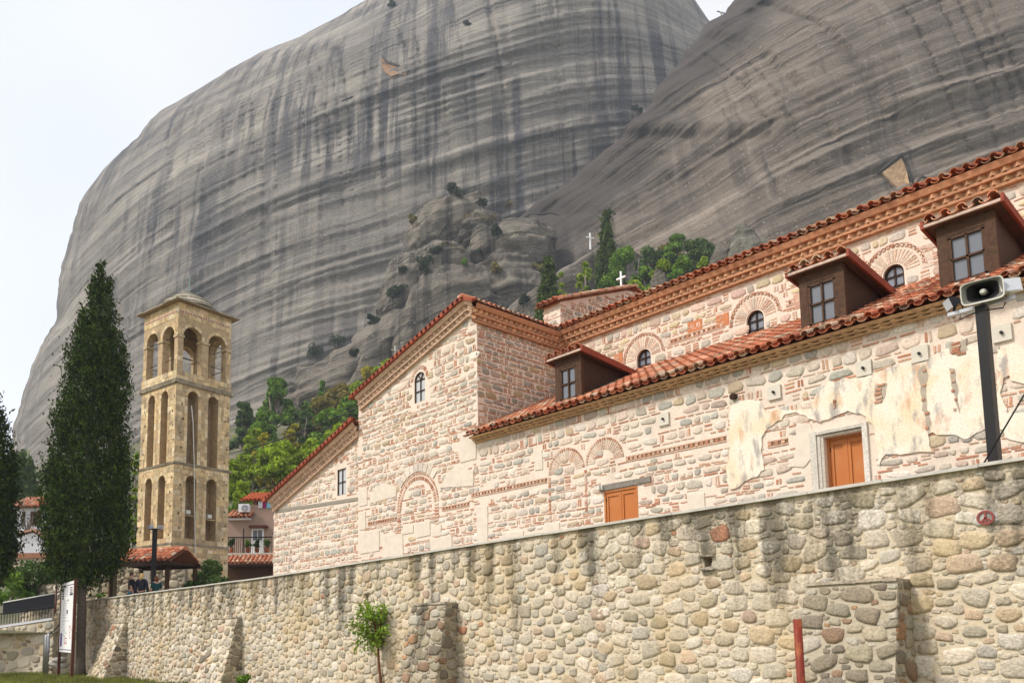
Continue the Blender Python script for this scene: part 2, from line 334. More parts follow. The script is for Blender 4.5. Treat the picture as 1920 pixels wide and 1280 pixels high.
M['rock_near'] = mat_rock('brown_grey_cliff_rock', (0.150, 0.122, 0.096), (0.285, 0.238, 0.19), (0.050, 0.042, 0.036), 0.38, 0.34, (0.53, 0.66), 0.55, None, (), ((66, 167), (.776, -.631), 17))
M['rock_crag'] = mat_rock('crag_rock', (0.150, 0.130, 0.103), (0.275, 0.242, 0.195), (0.045, 0.04, 0.034), 0.30, 0.5, (0.5, 0.62), 0.8)
M['rock_pin'] = mat_rock('pinnacle_rock', (0.19, 0.18, 0.145), (0.44, 0.41, 0.33), (0.05, 0.045, 0.036), 0.1, 0.6, (0.44, 0.58), 0.8)
M['scar'] = mat_plain('fresh_ochre_rock', (0.38, 0.255, 0.145), 0.95, 0.55, 0.7, 0.9, 0.6)
M['scar2'] = mat_plain('orange_rock', (0.27, 0.16, 0.085), 0.95, 0.5, 0.5, 0.8, 0.5); M['scar3'] = mat_plain('pale_flake', (0.40, 0.35, 0.29), 0.95, 0.3, 0.4, 0.5, 0.3)
M['crack'] = mat_plain('crack_shade', (0.03, 0.027, 0.024), 0.95, 0.3, 2, 0.0)  # for dark tubes drawn as cracks; the gap's shade is in the colour
m, t, b = nodes('hill_earth', 0.95)
c = mix(t, (0.06, 0.075, 0.025), (0.17, 0.15, 0.10), ramp(t, noise(t, 0.12, 6), [(0.4, g(0)), (0.65, g(1))])); t.links.new(c, b.inputs['Base Color']); bump(t, b, noise(t, 0.8, 6), 0.8, 0.4); M['hill'] = m
m, t, b = nodes('ground_grass', 0.95)
c = mix(t, (0.12, 0.13, 0.03), (0.22, 0.17, 0.09), ramp(t, noise(t, 0.7, 6), [(0.42, g(0)), (0.62, g(1))])); t.links.new(c, b.inputs['Base Color']); bump(t, b, noise(t, 9, 6), 0.6, 0.05); M['ground'] = m

ROTM = Matrix(((hr[0], hf[0], 0, 0), (hr[1], hf[1], 0, 0), (0, 0, 1, 0), (0, 0, 0, 1)))   # local frame: X to the right, Y away, Z up
RAYS = CAMM
def local_rays(px, py, D):
    d = np.stack([px - PX, -(py - PY), np.full_like(px, F)], -1) @ CAMM.T
    k = D / (d @ hf)
    return np.stack([(d @ hr) * k, D, d[..., 2] * k + 1.6], -1)

TILT = {'cliff': .33, 'cliff_near': .38}
REL = []
def relief(name, mat, rows, lpts, rpts, ncol, Dfun, back):
    """a rock mass: a curved front face, closed round the back"""
    py = np.array(rows, float)
    Lx = np.interp(py, [p[1] for p in lpts], [p[0] for p in lpts]); Rx = np.interp(py, [p[1] for p in rpts], [p[0] for p in rpts])
    Lx = Lx + (15 if 'near' in name else 5) * vnoise(py * 0.035, 1.5, 2.5) + 2.5 * vnoise(py * 0.12, 4.5, 2.5)
    th = np.linspace(-1, 1, ncol); s = np.sin(th * math.pi / 2)
    px = (Lx[:, None] + Rx[:, None]) / 2 + (Rx - Lx)[:, None] / 2 * s[None]
    pyg = np.repeat(py[:, None], ncol, 1); sg = np.repeat(s[None], len(py), 0)
    D0 = Dfun(px, pyg, sg)
    P = local_rays(px, pyg, D0)
    P = local_rays(px, pyg, D0 + ledges(P, sg, name))
    nb = 6                                           # back of the rock
    cols = [P]
    for k in range(1, nb + 1):
        a = k / (nb + 1); e = P[:, -1] * (1 - a) + P[:, 0] * a; e = e.copy(); e[:, 1] += back * math.sin(math.pi * a); cols.append(e[:, None])
    V = np.concatenate(cols, 1); nr, nc = V.shape[:2]
    idx = np.arange(nr * nc).reshape(nr, nc); nx = np.roll(idx, -1, 1)
    Fq = np.stack([idx[1:], nx[1:], nx[:-1], idx[:-1]], -1).reshape(-1, 4)
    top = V[0].mean(0) + np.array([0, 0, 4.0]); V = np.concatenate([V.reshape(-1, 3), top[None]])
    ti = len(V) - 1; Ft = np.stack([idx[0], nx[0], np.full(nc, ti), np.full(nc, ti)], -1)
    me_f = [tuple(q) for q in Fq] ; me = bpy.data.meshes.new(name)
    me.from_pydata([tuple(p) for p in V], [], me_f + [tuple(q[:3]) for q in Ft]); me.materials.append(mat)
    me.polygons.foreach_set('use_smooth', np.ones(len(me.polygons), bool)); me.update()
    o = link('cliff', me); o.matrix_world = ROTM
    return o
def ledges(P, s, name):
    X, Y, Z = P[..., 0], P[..., 1], P[..., 2]
    tilt = TILT[name]
    st = Z - tilt * X + 4 * fbm(X * 0.010, Y * 0.010, Z * 0.010, 2)
    amp = 0.35 + 0.65 * np.clip(fbm(X * .01 + 5, Y * .01, Z * .01, 3) * 2 + .5, 0, 1.3)
    d = 2.4 * vnoise(st * 0.075, 0.5, 0.5) + 1.3 * vnoise(st * 0.21, 3.5, X * 0.01) + 0.55 * vnoise(st * 0.55, 9.5, X * 0.02)
    d = d * amp + 4.0 * fbm(X * 0.02, Y * 0.02, Z * 0.016, 3) + 0.7 * fbm(X * 0.15, Y * 0.1, Z * 0.15, 3)
    for per, am in ((7.5, 1.5), (3.1, .7)):           # undercut beds
        q = st / per + 1.2 * vnoise(X * .012, per, Z * .004); fr_ = q - np.floor(q)
        d = d - am * np.where(fr_ < .82, fr_ / .82, (1 - fr_) / .18) * np.clip(vnoise(np.floor(q) * 3.3, X * .025, per) * 2.2 + .35, 0, 1.2)
    fl = np.abs(vnoise(X * 0.10 + Y * 0.05, 2.2, Z * 0.004)); fl2 = np.abs(vnoise(X * 0.28 + Y * 0.1, 7.2, Z * 0.006))
    top = np.clip((Z - 70) / 80, 0.15, 1)
    d = d + top * (2.4 * np.clip(0.35 - fl, 0, 1) + 1.2 * np.clip(0.3 - fl2, 0, 1)) * 3 * (0.4 + 0.6 * np.clip(vnoise(X * .02, 3.3, Z * .02) + .4, 0, 1))
    return d * np.clip((1 - np.abs(s)) * 22, 0.05, 1)

rowsL = list(np.linspace(-88, 900, 330)) + [960, 1040, 1120]
LL = [(1030, -90), (900, -74), (800, -46), (720, -15), (680, 4), (620, 38), (560, 70), (490, 96), (430, 130), (375, 166), (300, 207), (255, 257), (200, 312), (168, 350), (150, 380), (126, 470), (112, 520), (105, 600), (75, 650), (45, 720), (24, 800), (18, 850), (10, 900), (0, 1120)]
LR = [(1140, -90), (1265, -30), (1303, 0), (1327, 36), (1400, 120), (1600, 400), (1700, 900), (1750, 1120)]
def DL(px, py, s):
    return 340 - 96 * np.power(np.clip(1 - np.abs(s) ** 2.3, 0, 1), 0.45) + (600 - py) * 0.035
cl = relief('cliff', M['rock_far'], rowsL, LL, LR, 430, DL, 70); tag(cl, kind='structure')
rowsR = list(np.linspace(-160, 620, 260)) + [700, 800, 950, 1120]
RL = [(1520, -160), (1440, -60), (1383, 0), (1352, 26), (1326, 40), (1308, 70), (1280, 97), (1262, 130), (1230, 168), (1205, 213), (1165, 245), (1130, 286), (1060, 345), (1010, 376), (972, 412), (930, 480), (890, 570), (870, 700), (860, 1120)]
RR = [(2500, -160), (2700, 300), (2800, 1120)]
def DR(px, py, s):
    return 212 - 40 * np.power(np.clip(1 - np.abs(s) ** 2.2, 0, 1), 0.75) + (500 - py) * 0.03 + 26 * np.clip((py - 230) / 170, 0, 1) * np.clip((-.45 - s) / .5, 0, 1)
cr = relief('cliff_near', M['rock_near'], rowsR, RL, RR, 400, DR, 60); tag(cr, kind='structure')

# ---------------------------------------------------------------- ground and hillside
def big_sheet(name, z, mat, ext=1500):
    mb = MB(); mb.quad((-ext, -ext, z), (ext, -ext, z), (ext, ext, z), (-ext, ext, z)); o = mb.build(name, mat); tag(o, kind='structure'); return o
big_sheet('ground', 0.0, M['ground'])
HB = ([-400, 0, 100, 250, 430, 600, 700, 850, 1040, 1150, 1300, 1900, 2400], [885, 875, 850, 810, 790, 762, 720, 640, 620, 530, 470, 400, 380])
def hill_z(X, D):
    px = PX + X / np.maximum(D, 1) * 1523
    zb = (1190 - np.interp(px, *HB)) / 1523 * 180
    D0 = np.interp(px, [0, 250, 400, 1000, 1400, 1900], [66, 66, 62, 50, 44, 40])
    k = np.clip((D - D0) / (180 - D0), 0, 1.5)
    r_ = np.where(k < 1, k ** 1.1, 1 + (k - 1) * 0.35)
    return 2.4 + zb * r_ + np.clip((D - D0) / 20, 0, 1) * 1.5 * fbm(X * .05, D * .05, 0.3, 3)
def hill_at(px, D):
    X = (px - PX) / 1523 * D
    return X, float(hill_z(np.array(X), np.array(float(D))))
Dg = np.linspace(40, 300, 110); tg = np.linspace(-0.95, 1.2, 160)
DD, TT = np.meshgrid(Dg, tg, indexing='ij'); XX = DD * TT; ZZ = hill_z(XX, DD)
ZZ = np.where(DD <= 41, 2.0, ZZ)
V = np.stack([XX, DD, ZZ], -1).reshape(-1, 3); idx = np.arange(len(V)).reshape(DD.shape)
Fq = np.stack([idx[:-1, :-1], idx[:-1, 1:], idx[1:, 1:], idx[1:, :-1]], -1).reshape(-1, 4)
ho = np_mesh('hillside', V, Fq, M['hill'], smooth=True); ho.matrix_world = ROTM; tag(ho, kind='structure')

# ---------------------------------------------------------------- boulders and crags in front of the cliffs
def boulder(name, label, cx, cy, rx, ry, D, seed, mat=None, p=2.6, rough=0.16, lean=0.0, group=None, nu=120, nv=80, ncut=9):
    c = at(cx, cy, D); c = np.array([c @ hr, c @ hf, c[2]]); k = D / 1523
    a, h = rx * k, ry * k
    u_ = np.linspace(0, 2 * math.pi, nu, endpoint=False); v_ = np.linspace(-math.pi / 2, math.pi / 2, nv)
    U, Vv = np.meshgrid(u_, v_)
    sp = lambda x: np.sign(x) * np.abs(x) ** (2 / p)
    n = np.stack([sp(np.cos(Vv)) * sp(np.cos(U)), sp(np.cos(Vv)) * sp(np.sin(U)), sp(np.sin(Vv))], -1)
    rs = np.random.default_rng(int(seed * 17))
    for _ in range(ncut):                              # flat faces where the rock has split
        pn = rs.normal(size=3); pn[2] = abs(pn[2]) * .7; pn /= np.linalg.norm(pn); dd = rs.uniform(.62, .86)
        ex = np.clip(n @ pn - dd, 0, None); n = n - ex[..., None] * pn * .92
    f = 1 + rough * (.6 - 2.4 * np.abs(fbm(n[..., 0] * 1.6 + seed, n[..., 1] * 1.6, n[..., 2] * 1.6, 4))) + rough * .5 * fbm(n[..., 0] * 6 + seed, n[..., 1] * 6, n[..., 2] * 6, 3)
    P = n * f[..., None] * np.array([a, a * 0.8, h]); P[..., 0] += lean * P[..., 2]
    bed = (c[2] + P[..., 2]) - 0.15 * P[..., 0]
    P[..., 1] += 0.5 * vnoise(bed * 0.5, seed, P[..., 0] * .03) * min(1, a / 8)
    P = P + c
    idx = np.arange(nu * nv).reshape(nv, nu); nx = np.roll(idx, -1, 1)
    Fq = np.stack([idx[:-1], nx[:-1], nx[1:], idx[1:]], -1).reshape(-1, 4)
    o = np_mesh(name, P.reshape(-1, 3), Fq, mat or M['rock_crag'], smooth=True); o.matrix_world = ROTM
    return tag(o, label, 'rock', group)
for lab, cx, cy, rx, ry, D, sd in [
    ('topmost rounded grey crag carrying a dark bush against the cliff', 850, 440, 84, 78, 222, 1.0),
    ('narrow grey shoulder of rock left of the topmost crag', 800, 452, 44, 62, 219, 3.0),
    ('long low ledge of grey rock with dry grass right of the topmost crag', 962, 470, 88, 66, 214, 2.0),
    ('small grey knob between the two upper crags', 905, 430, 50, 42, 212, 12.0),
    ('square grey block below the topmost crag', 838, 500, 62, 44, 208, 13.0),
    ('dark sloping block left of the square block', 762, 545, 60, 66, 208, 14.0),
    ('large dark rounded crag directly above the peak of the tiled gable', 850, 612, 92, 112, 196, 4.0),
    ('dark crag under the grassy ledge with pale drip marks', 960, 550, 84, 72, 204, 15.0),
    ('broad grey crag left of the rounded crag above the gable', 735, 690, 104, 120, 201, 5.0),
    ('small grey block in front of the broad crag', 790, 640, 52, 70, 192, 16.0),
    ('low sloping rock beside the dark bushes near the bell tower', 640, 730, 92, 78, 208, 6.0),
    ('low rock at the foot of the cliff right of the tallest pine', 560, 760, 60, 42, 206, 17.0)]:
    boulder('crag', lab, cx, cy, rx, ry, D, sd, p=2.7, rough=.12, lean=.12, ncut=6)
boulder('boulder', 'huge smooth cracked boulder carrying a white cross behind the cypresses', 1085, 600, 150, 128, 190, 7.0, p=3.0, rough=0.06, lean=0.12, ncut=4)
boulder('rock_pinnacle', 'blunt grey rock pinnacle rising behind the nave roof', 1408, 500, 54, 86, 126, 8.0, p=2.6, rough=0.1, lean=-0.05, mat=M['rock_pin'], ncut=6)
boulder('boulder', 'small pale boulder leaning on the left foot of the pinnacle', 1352, 488, 24, 30, 128, 9.0, rough=0.18, nu=48, nv=32)
boulder('boulder', 'pale boulder between the small pines on the right hillside', 1236, 530, 20, 24, 120, 11.0, rough=0.2, nu=48, nv=32)
bpy.context.view_layer.update(); DG = bpy.context.evaluated_depsgraph_get()
def hit(x, y):                 # where the line of sight through a photo point meets the rock
    ok, loc, nrm, *_ = scene.ray_cast(DG, Vector(EYE), Vector(ray(x, y)))
    return np.array(loc) if ok else at(x, y, 200)
def scar(pts, lab, mat, thick=.5, lips=(), name='rock_scar'):
    P = [hit(x, y) for x, y in pts]; P = [p - ray(x, y) * thick for p, (x, y) in zip(P, pts)]; mb = MB(); n = len(P); c = sum(P) / n + hf * .25 + hr * .4; P = [p + hr * random.uniform(-.25, .25) + np.array([0, 0, random.uniform(-.25, .25)]) for p in P]
    m_ = [(P[i] + P[(i + 1) % n]) / 2 for i in range(n)]
    for i in range(n): mb.add([P[i], m_[i], c], [(0, 1, 2)]); mb.add([m_[i], P[(i + 1) % n], c], [(0, 1, 2)])
    for i in range(n): a_, b_ = P[i], P[(i + 1) % n]; mb.quad(a_, b_, b_ + hf * 4, a_ + hf * 4)
    tag(mb.build(name, mat), lab, 'rock scar')
    if lips:
        mb = MB(); L = [hit(x, y) - ray(x, y) * .3 for x, y in lips]; mb.tube(L, [.25] + [.55] * (len(L) - 2) + [.2], 6); tag(mb.build('overhang', M['rock_near']), 'dark overhanging lip above the ' + lab.split(' on ')[0], 'rock')
scar([(1655, 322), (1690, 294), (1700, 320), (1707, 345), (1712, 366), (1700, 372), (1680, 350)], 'large ochre rock scar on the right cliff above the nave roof', M['scar'], .6, [(1645, 326), (1665, 310), (1690, 290), (1700, 315), (1714, 350)])
scar([(1714, 352), (1728, 336), (1752, 342), (1758, 352), (1740, 368)], 'small ochre rock scar on the right of the large scar', M['scar'], .5, [(1712, 350), (1728, 333), (1756, 340)])
scar([(714, 106), (719, 117), (728, 121), (741, 124), (752, 131), (762, 135), (759, 142), (746, 139), (733, 143), (721, 136), (716, 124)], 'orange rock scar on the upper left cliff', M['scar2'], .6, [(716, 104), (726, 117), (746, 124), (768, 134)])
def crack(pts, lab, rad=.22):
    mb = MB(); L = [hit(x, y) for x, y in pts]; mb.tube(L, [rad * .3] + [rad] * (len(L) - 2) + [rad * .3], 5); tag(mb.build('rock_crack', M['crack']), lab, 'crack')
crack([(1090, 512), (1096, 522), (1104, 536), (1110, 552), (1118, 566)], 'dark zigzag crack running down the huge boulder')
crack([(975, 414), (990, 405), (1010, 402), (1035, 400), (1050, 404)], 'dark curved crack between the ledge and the right cliff', .4)
crack([(824, 442), (838, 422), (852, 400)], 'thin slanting crack on the topmost crag', .25)
crack([(880, 145), (905, 140), (930, 128), (960, 120)], 'long dark bedding crack high on the left cliff', .4)
crack([(640, 190), (660, 182), (690, 168)], 'short bedding crack left of the orange scar', .3)
M['leaf_rock'] = mat_leaf('rock_shrub_foliage', (0.02, 0.035, 0.014), (0.06, 0.085, 0.03))
M['leaf_dry'] = mat_leaf('dry_grass_blades', (0.13, 0.12, 0.05), (0.26, 0.22, 0.10))
# ---------------------------------------------------------------- trees and shrubs
def leaves(P, size, up=0.0, aspect=1.6, outward=None):
    """leaf-sized quads at points P"""
    n = len(P); d = rng.normal(size=(n, 3)); d[:, 2] += up; d /= np.linalg.norm(d, axis=1)[:, None]
    q = rng.normal(size=(n, 3))
    if outward is not None: q = q * 0.6 + outward
    r = np.cross(d, q); r /= np.linalg.norm(r, axis=1)[:, None] + 1e-9
    s = size * rng.uniform(0.6, 1.3, (n, 1))
    a = d * s * aspect / 2; b_ = r * s / 2
    V = np.stack([P - a, P + b_ * .9 - a * .1, P + a, P - b_ * .9 + a * .1], 1).reshape(-1, 3)
    return V, np.arange(4 * n).reshape(-1, 4)
def foliage(name, P, size, mat, parent, up=0.0, aspect=1.6, outward=None):
    V, Fq = leaves(P, size, up, aspect, outward); return np_mesh(name, V, Fq, mat, parent)
def clump_points(centers, radii, n, flat=0.8):
    k = rng.integers(0, len(centers), n); d = rng.normal(size=(n, 3)); d /= np.linalg.norm(d, axis=1)[:, None]
    r = rng.uniform(0.25, 1, (n, 1)) ** 0.5
    off = d * r * radii[k][:, None]; off[:, 2] *= flat
    return centers[k] + off, d
def broad_tree(name, label, cat, px, ytop, wpx, D, mat, n=2600, leaf=0.34, shape='round', group=None, low=0.25, ybase=None):
    X, zb = hill_at(px, D)
    if ybase is not None: zb = at(px, ybase, D)[2]
    zt = at(px, ytop, D)[2]; H = max(zt - zb, 1.5); Rr = wpx / 2 * D / 1523
    base = wpos(X, D, zb - 0.3); root = thing(name, label, cat, base, group)
    # limbs
    mb = MB(); top = base + np.array([rng.normal() * .1 * H, rng.normal() * .1 * H, H * 0.8])
    mb.tube([base, base * .6 + top * .4 + rng.normal(size=3) * .03 * H, top], [max(.05, H * .028), H * .02, H * .006], 7)
    cc = []; rr = []
    nc = int(16 + Rr * 4)
    for i in range(nc):
        f = rng.uniform(low, 1.0)
        if shape == 'pine': ro = Rr * (1.05 - 0.8 * f) * rng.uniform(.5, 1.05); cr = Rr * rng.uniform(.2, .34) * (1.15 - .5 * f)
        elif shape == 'cone': ro = Rr * (1.05 - f) * rng.uniform(.4, 1.0); cr = Rr * rng.uniform(.25, .4) * (1.1 - .7 * f)
        else: ro = Rr * math.sqrt(max(0.05, 1 - (2 * (f - low) / (1 - low) - 0.9) ** 2)) * rng.uniform(.35, .85); cr = Rr * rng.uniform(.2, .36)
        cr = min(cr, H * .3)
        an = rng.uniform(0, 2 * math.pi); c = base + np.array([math.cos(an) * ro, math.sin(an) * ro, f * (H - cr * .6)])
        cc.append(c); rr.append(cr)
        if i % 2 == 0: mb.tube([base + np.array([0, 0, H * f * .6]), c], [H * .012, H * .003], 4, caps=False)
    mb.build('trunk', M['bark'], root)
    P, d = clump_points(np.array(cc), np.array(rr), int(n * 1.5))
    foliage('crown', P, leaf * .9, mat, root, 0.2, 1.7)
    return root
def shrub(name, label, base, Rr, H, mat, n=900, leaf=0.2, cat='shrub', group=None):
    root = thing(name, label, cat, base, group); base = np.array(base, float)
    mb = MB(); cc = []; rr = []
    for i in range(9):
        an = rng.uniform(0, 6.28); ro = Rr * rng.uniform(.1, .7); c = base + np.array([math.cos(an) * ro, math.sin(an) * ro, H * rng.uniform(.2, .8)]); cc.append(c); rr.append(min(Rr, H) * rng.uniform(.3, .45))
        mb.tube([base + np.array([0, 0, -.1]), c], [.03 + H * .01, .01], 4, caps=False)
    mb.build('stems', M['bark'], root)
    P, d = clump_points(np.array(cc), np.array(rr), n, .9)
    foliage('foliage', P, leaf, mat, root, .3, 1.6)
    return root
def cypress(name, label, px, prof, D, mat, n, leaf, trunk=None, tuft=0.5, zb=None):
    """prof: (y, left, right) of the crown outline"""
    ys = np.array([p[0] for p in prof], float); l = np.array([p[1] for p in prof], float); r_ = np.array([p[2] for p in prof], float)
    c0 = at(px, ys[-1], D); base_z = zb if zb is not None else hill_at(px, D)[1]
    X0 = float(at(trunk[0] if trunk else px, 1200, D) @ hr)
    base = wpos(X0, D, base_z); root = thing(name, label, 'cypress tree', base)
    k = D / 1523
    nt_ = n // 60; yy = rng.uniform(0, 1, nt_ * 3)
    ysamp = ys[0] + (ys[-1] - ys[0]) * yy
    wd = np.interp(ysamp, ys, r_ - l); keep = rng.uniform(0, wd.max(), len(wd)) < wd + 4
    ysamp = ysamp[keep][:nt_]; m_ = len(ysamp)
    lo = np.interp(ysamp, ys, l); hi = np.interp(ysamp, ys, r_); cx = (lo + hi) / 2; hw = (hi - lo) / 2 * .93
    an = rng.uniform(0, 2 * math.pi, m_); rad = rng.uniform(0.55, 1.0, m_) ** 0.6
    lx = cx + hw * rad * np.cos(an) * (rng.uniform(.9, 1.06, m_) + .2 * vnoise(np.floor(an * 2.2) * 3.7, ysamp * .035, 1.5)); ld = D + hw * k * rad * np.sin(an)
    ctr = np.array([at(a, b_, D) for a, b_ in zip(lx, ysamp)]) + (ld - D)[:, None] * hf
    out = np.cos(an)[:, None] * hr + np.sin(an)[:, None] * hf
    # tufts: narrow upward plumes
    per = 60
    kk = np.repeat(np.arange(m_), per); t_ = rng.uniform(0, 1, len(kk)); T = (np.minimum(tuft, tuft * .3 + hw * k * .8) * rng.uniform(.7, 1.4, m_))[kk]
    axis = (out * 0.42 + np.array([0, 0, 1.0])); axis /= np.linalg.norm(axis, axis=1)[:, None]
    wdt = T * .34 * np.sin(np.clip(t_ * .9 + .12, 0, 1) * math.pi) ** .7
    P = ctr[kk] + axis[kk] * ((t_ - .4) * T)[:, None] + rng.normal(size=(len(kk), 3)) * (wdt * .6)[:, None]
    foliage('crown', P, leaf, mat, root, 1.3, 2.0)
    mb = MB()
    if trunk:
        a = at(trunk[0], trunk[1], D); b_ = at(trunk[2], trunk[3], D); w2 = trunk[4] * k
        a[2] = base_z - .1; tpt = at(px, ys[0] + (ys[-1] - ys[0]) * .12, D)
        mb.tube([a, a * .85 + b_ * .15, b_, tpt], [w2 * .62, w2 * .5, w2 * .45, .03], 12)
    else:
        tpt = at(px, ys[0] + (ys[-1] - ys[0]) * .1, D); mb.tube([base - np.array([0, 0, .3]), tpt], [.16, .03], 7)
    mb.build('trunk', M['bark'], root)
    # inner dark boughs so the sky does not shine through the middle
    mi = m_ // 2; f = rng.uniform(0, .6, mi) ** .5; an2 = rng.uniform(0, 6.28, mi); j = rng.integers(0, m_, mi)
    ctr2 = np.array([at(cx[a] + hw[a] * f[q] * math.cos(an2[q]), ysamp[a], D + hw[a] * k * f[q] * math.sin(an2[q])) for q, a in enumerate(j)])
    P2 = np.repeat(ctr2, 8, 0) + rng.normal(size=(mi * 8, 3)) * tuft * .25
    foliage('inner_boughs', P2, leaf * 1.7, mat, root, 1.0, 1.8)
    return root
cypress('cypress_tree', 'broad dark cypress with a bare grey trunk beside the white notice board', 178,
        [(492, 188, 193), (520, 182, 202), (560, 169, 206), (600, 160, 212), (650, 142, 220), (690, 132, 236), (720, 127, 236), (760, 121, 232), (800, 108, 238), (850, 100, 240), (900, 88, 244), (950, 82, 243), (1000, 80, 240), (1040, 84, 236), (1070, 98, 214), (1092, 122, 186)],
        36.5, M['leaf_cypress'], 66000, 0.075, (151, 1264, 154, 1085, 17), 1.05, zb=0.05)
cypress('cypress_tree', 'dark cypress cut off by the left edge of the view', -25,
        [(735, -30, -12), (780, -42, 4), (830, -60, 10), (880, -70, 20), (940, -80, 27), (1000, -85, 30), (1050, -80, 22), (1085, -60, 8)], 36.0, M['leaf_cypress'], 30000, 0.08, (-30, 1250, -28, 1080, 26), 1.0, zb=0.05)
cypress('cypress_tree', 'tall slender cypress beside the pines behind the roof cross', 1138, [(400, 1135, 1140), (430, 1131, 1143), (470, 1126, 1149), (510, 1122, 1154), (560, 1118, 1158)], 146, M['leaf_cypress2'], 13000, 0.34, None, 2.0)
cypress('cypress_tree', 'shorter slender cypress left of the tiled upper gable', 1028, [(476, 1026, 1031), (510, 1020, 1037), (545, 1015, 1043), (590, 1010, 1046), (640, 1008, 1046)], 118, M['leaf_cypress2'], 12000, 0.28, None, 1.6)
for i, (px, yt, wd, lab) in enumerate([(27, 845, 20, 'leftmost of the far dark cypresses between the two big cypresses'), (42, 852, 18, 'middle one of the far dark cypresses between the two big cypresses'), (56, 862, 18, 'rightmost of the far dark cypresses between the two big cypresses')]):
    cypress('cypress_tree', lab, px, [(yt, px - 1, px + 1), (yt + 30, px - wd * .4, px + wd * .4), (yt + 70, px - wd * .55, px + wd * .55), (yt + 110, px - wd * .5, px + wd * .5)], 96, M['leaf_bush'], 4500, 0.3, None, 1.3)['group'] = 'far cypresses'
T = broad_tree
for lab, px, yt, wd, D, mt, n in [
    ('leafy green tree on the slope behind the upper part of the tiled rake', 668, 712, 84, 142, 'leaf_broad', 6000),
    ('dense green tree between the rust tinged tree and the tiled rake', 652, 742, 84, 130, 'leaf_pine', 6000),
    ('yellow green tree peeping over the tiled rake next to the crucifix', 712, 690, 60, 134, 'leaf_broad', 4200),
    ('soft green tree under the pointed conifer', 600, 742, 74, 142, 'leaf_autumn', 5200),
    ('bright tree whose crown follows the lower tiled rake', 628, 792, 84, 104, 'leaf_broad', 6000),
    ('small bright tree in front of the dark pines by the tower', 470, 800, 60, 112, 'leaf_broad', 4200),
    ('bushy green tree against the rock shelf left of the rake', 570, 752, 62, 152, 'leaf_pine', 4200)]:
    T('broadleaf_tree', lab, 'tree', px, yt, wd, D, M[mt], n, .4, low=.05)
T('pine_tree', 'tall dark green pine standing above the others left of the church gable', 'pine tree', 512, 708, 92, 150, M['leaf_pine'], 7000, .55, 'pine')
T('pine_tree', 'bluish dark pine close to the right side of the bell tower', 'pine tree', 448, 752, 70, 140, M['leaf_bush'], 4500, .5, 'pine')
T('pine_tree', 'dark pine just below the tallest pine near the bell tower', 'pine tree', 486, 775, 84, 128, M['leaf_pine'], 5500, .5, 'pine')
T('conifer_tree', 'pale green pointed conifer against the foot of the cliff', 'conifer', 599, 710, 40, 160, M['leaf_pine'], 2600, .5, 'cone')
T('autumn_tree', 'rust tinged autumn tree beside the pointed conifer', 'tree', 632, 718, 100, 150, M['leaf_autumn'], 6500, .5)
T('autumn_tree', 'olive yellow tree touching the upper end of the tiled rake', 'tree', 690, 685, 72, 145, M['leaf_yellow'], 4000, .5)
T('broadleaf_tree', 'light green tree behind the middle of the tiled rake', 'tree', 722, 672, 66, 138, M['leaf_broad'], 4000, .45)
T('broadleaf_tree', 'large bright green tree above the orange roofed house', 'tree', 520, 815, 120, 92, M['leaf_broad'], 9000, .36)
T('broadleaf_tree', 'bright green tree pressed against the lower tower stage', 'tree', 446, 838, 74, 88, M['leaf_broad'], 5200, .34)
T('broadleaf_tree', 'dark green tree under the cable above the low rake', 'tree', 612, 765, 92, 118, M['leaf_pine'], 6500, .42)
T('broadleaf_tree', 'small dark tree in the shade between autumn tree and pines', 'tree', 562, 765, 60, 132, M['leaf_bush'], 3800, .45)
T('yellow_tree', 'small yellow leaved tree in the middle of the hillside wood', 'tree', 546, 792, 40, 120, M['leaf_yellow'], 2200, .42)
T('yellow_tree', 'yellow green sapling above the bright green tree', 'tree', 488, 808, 42, 108, M['leaf_yellow'], 2200, .38)
T('broadleaf_tree', 'green tree in front of the low rake and cable', 'tree', 580, 820, 90, 96, M['leaf_broad'], 6000, .36)
T('broadleaf_tree', 'lowest green bush tree right above the air conditioner', 'tree', 448, 895, 46, 74, M['leaf_broad'], 3000, .26)
T('broadleaf_tree', 'thin green tree rising behind the left tower edge', 'tree', 244, 832, 26, 80, M['leaf_broad'], 1200, .3)
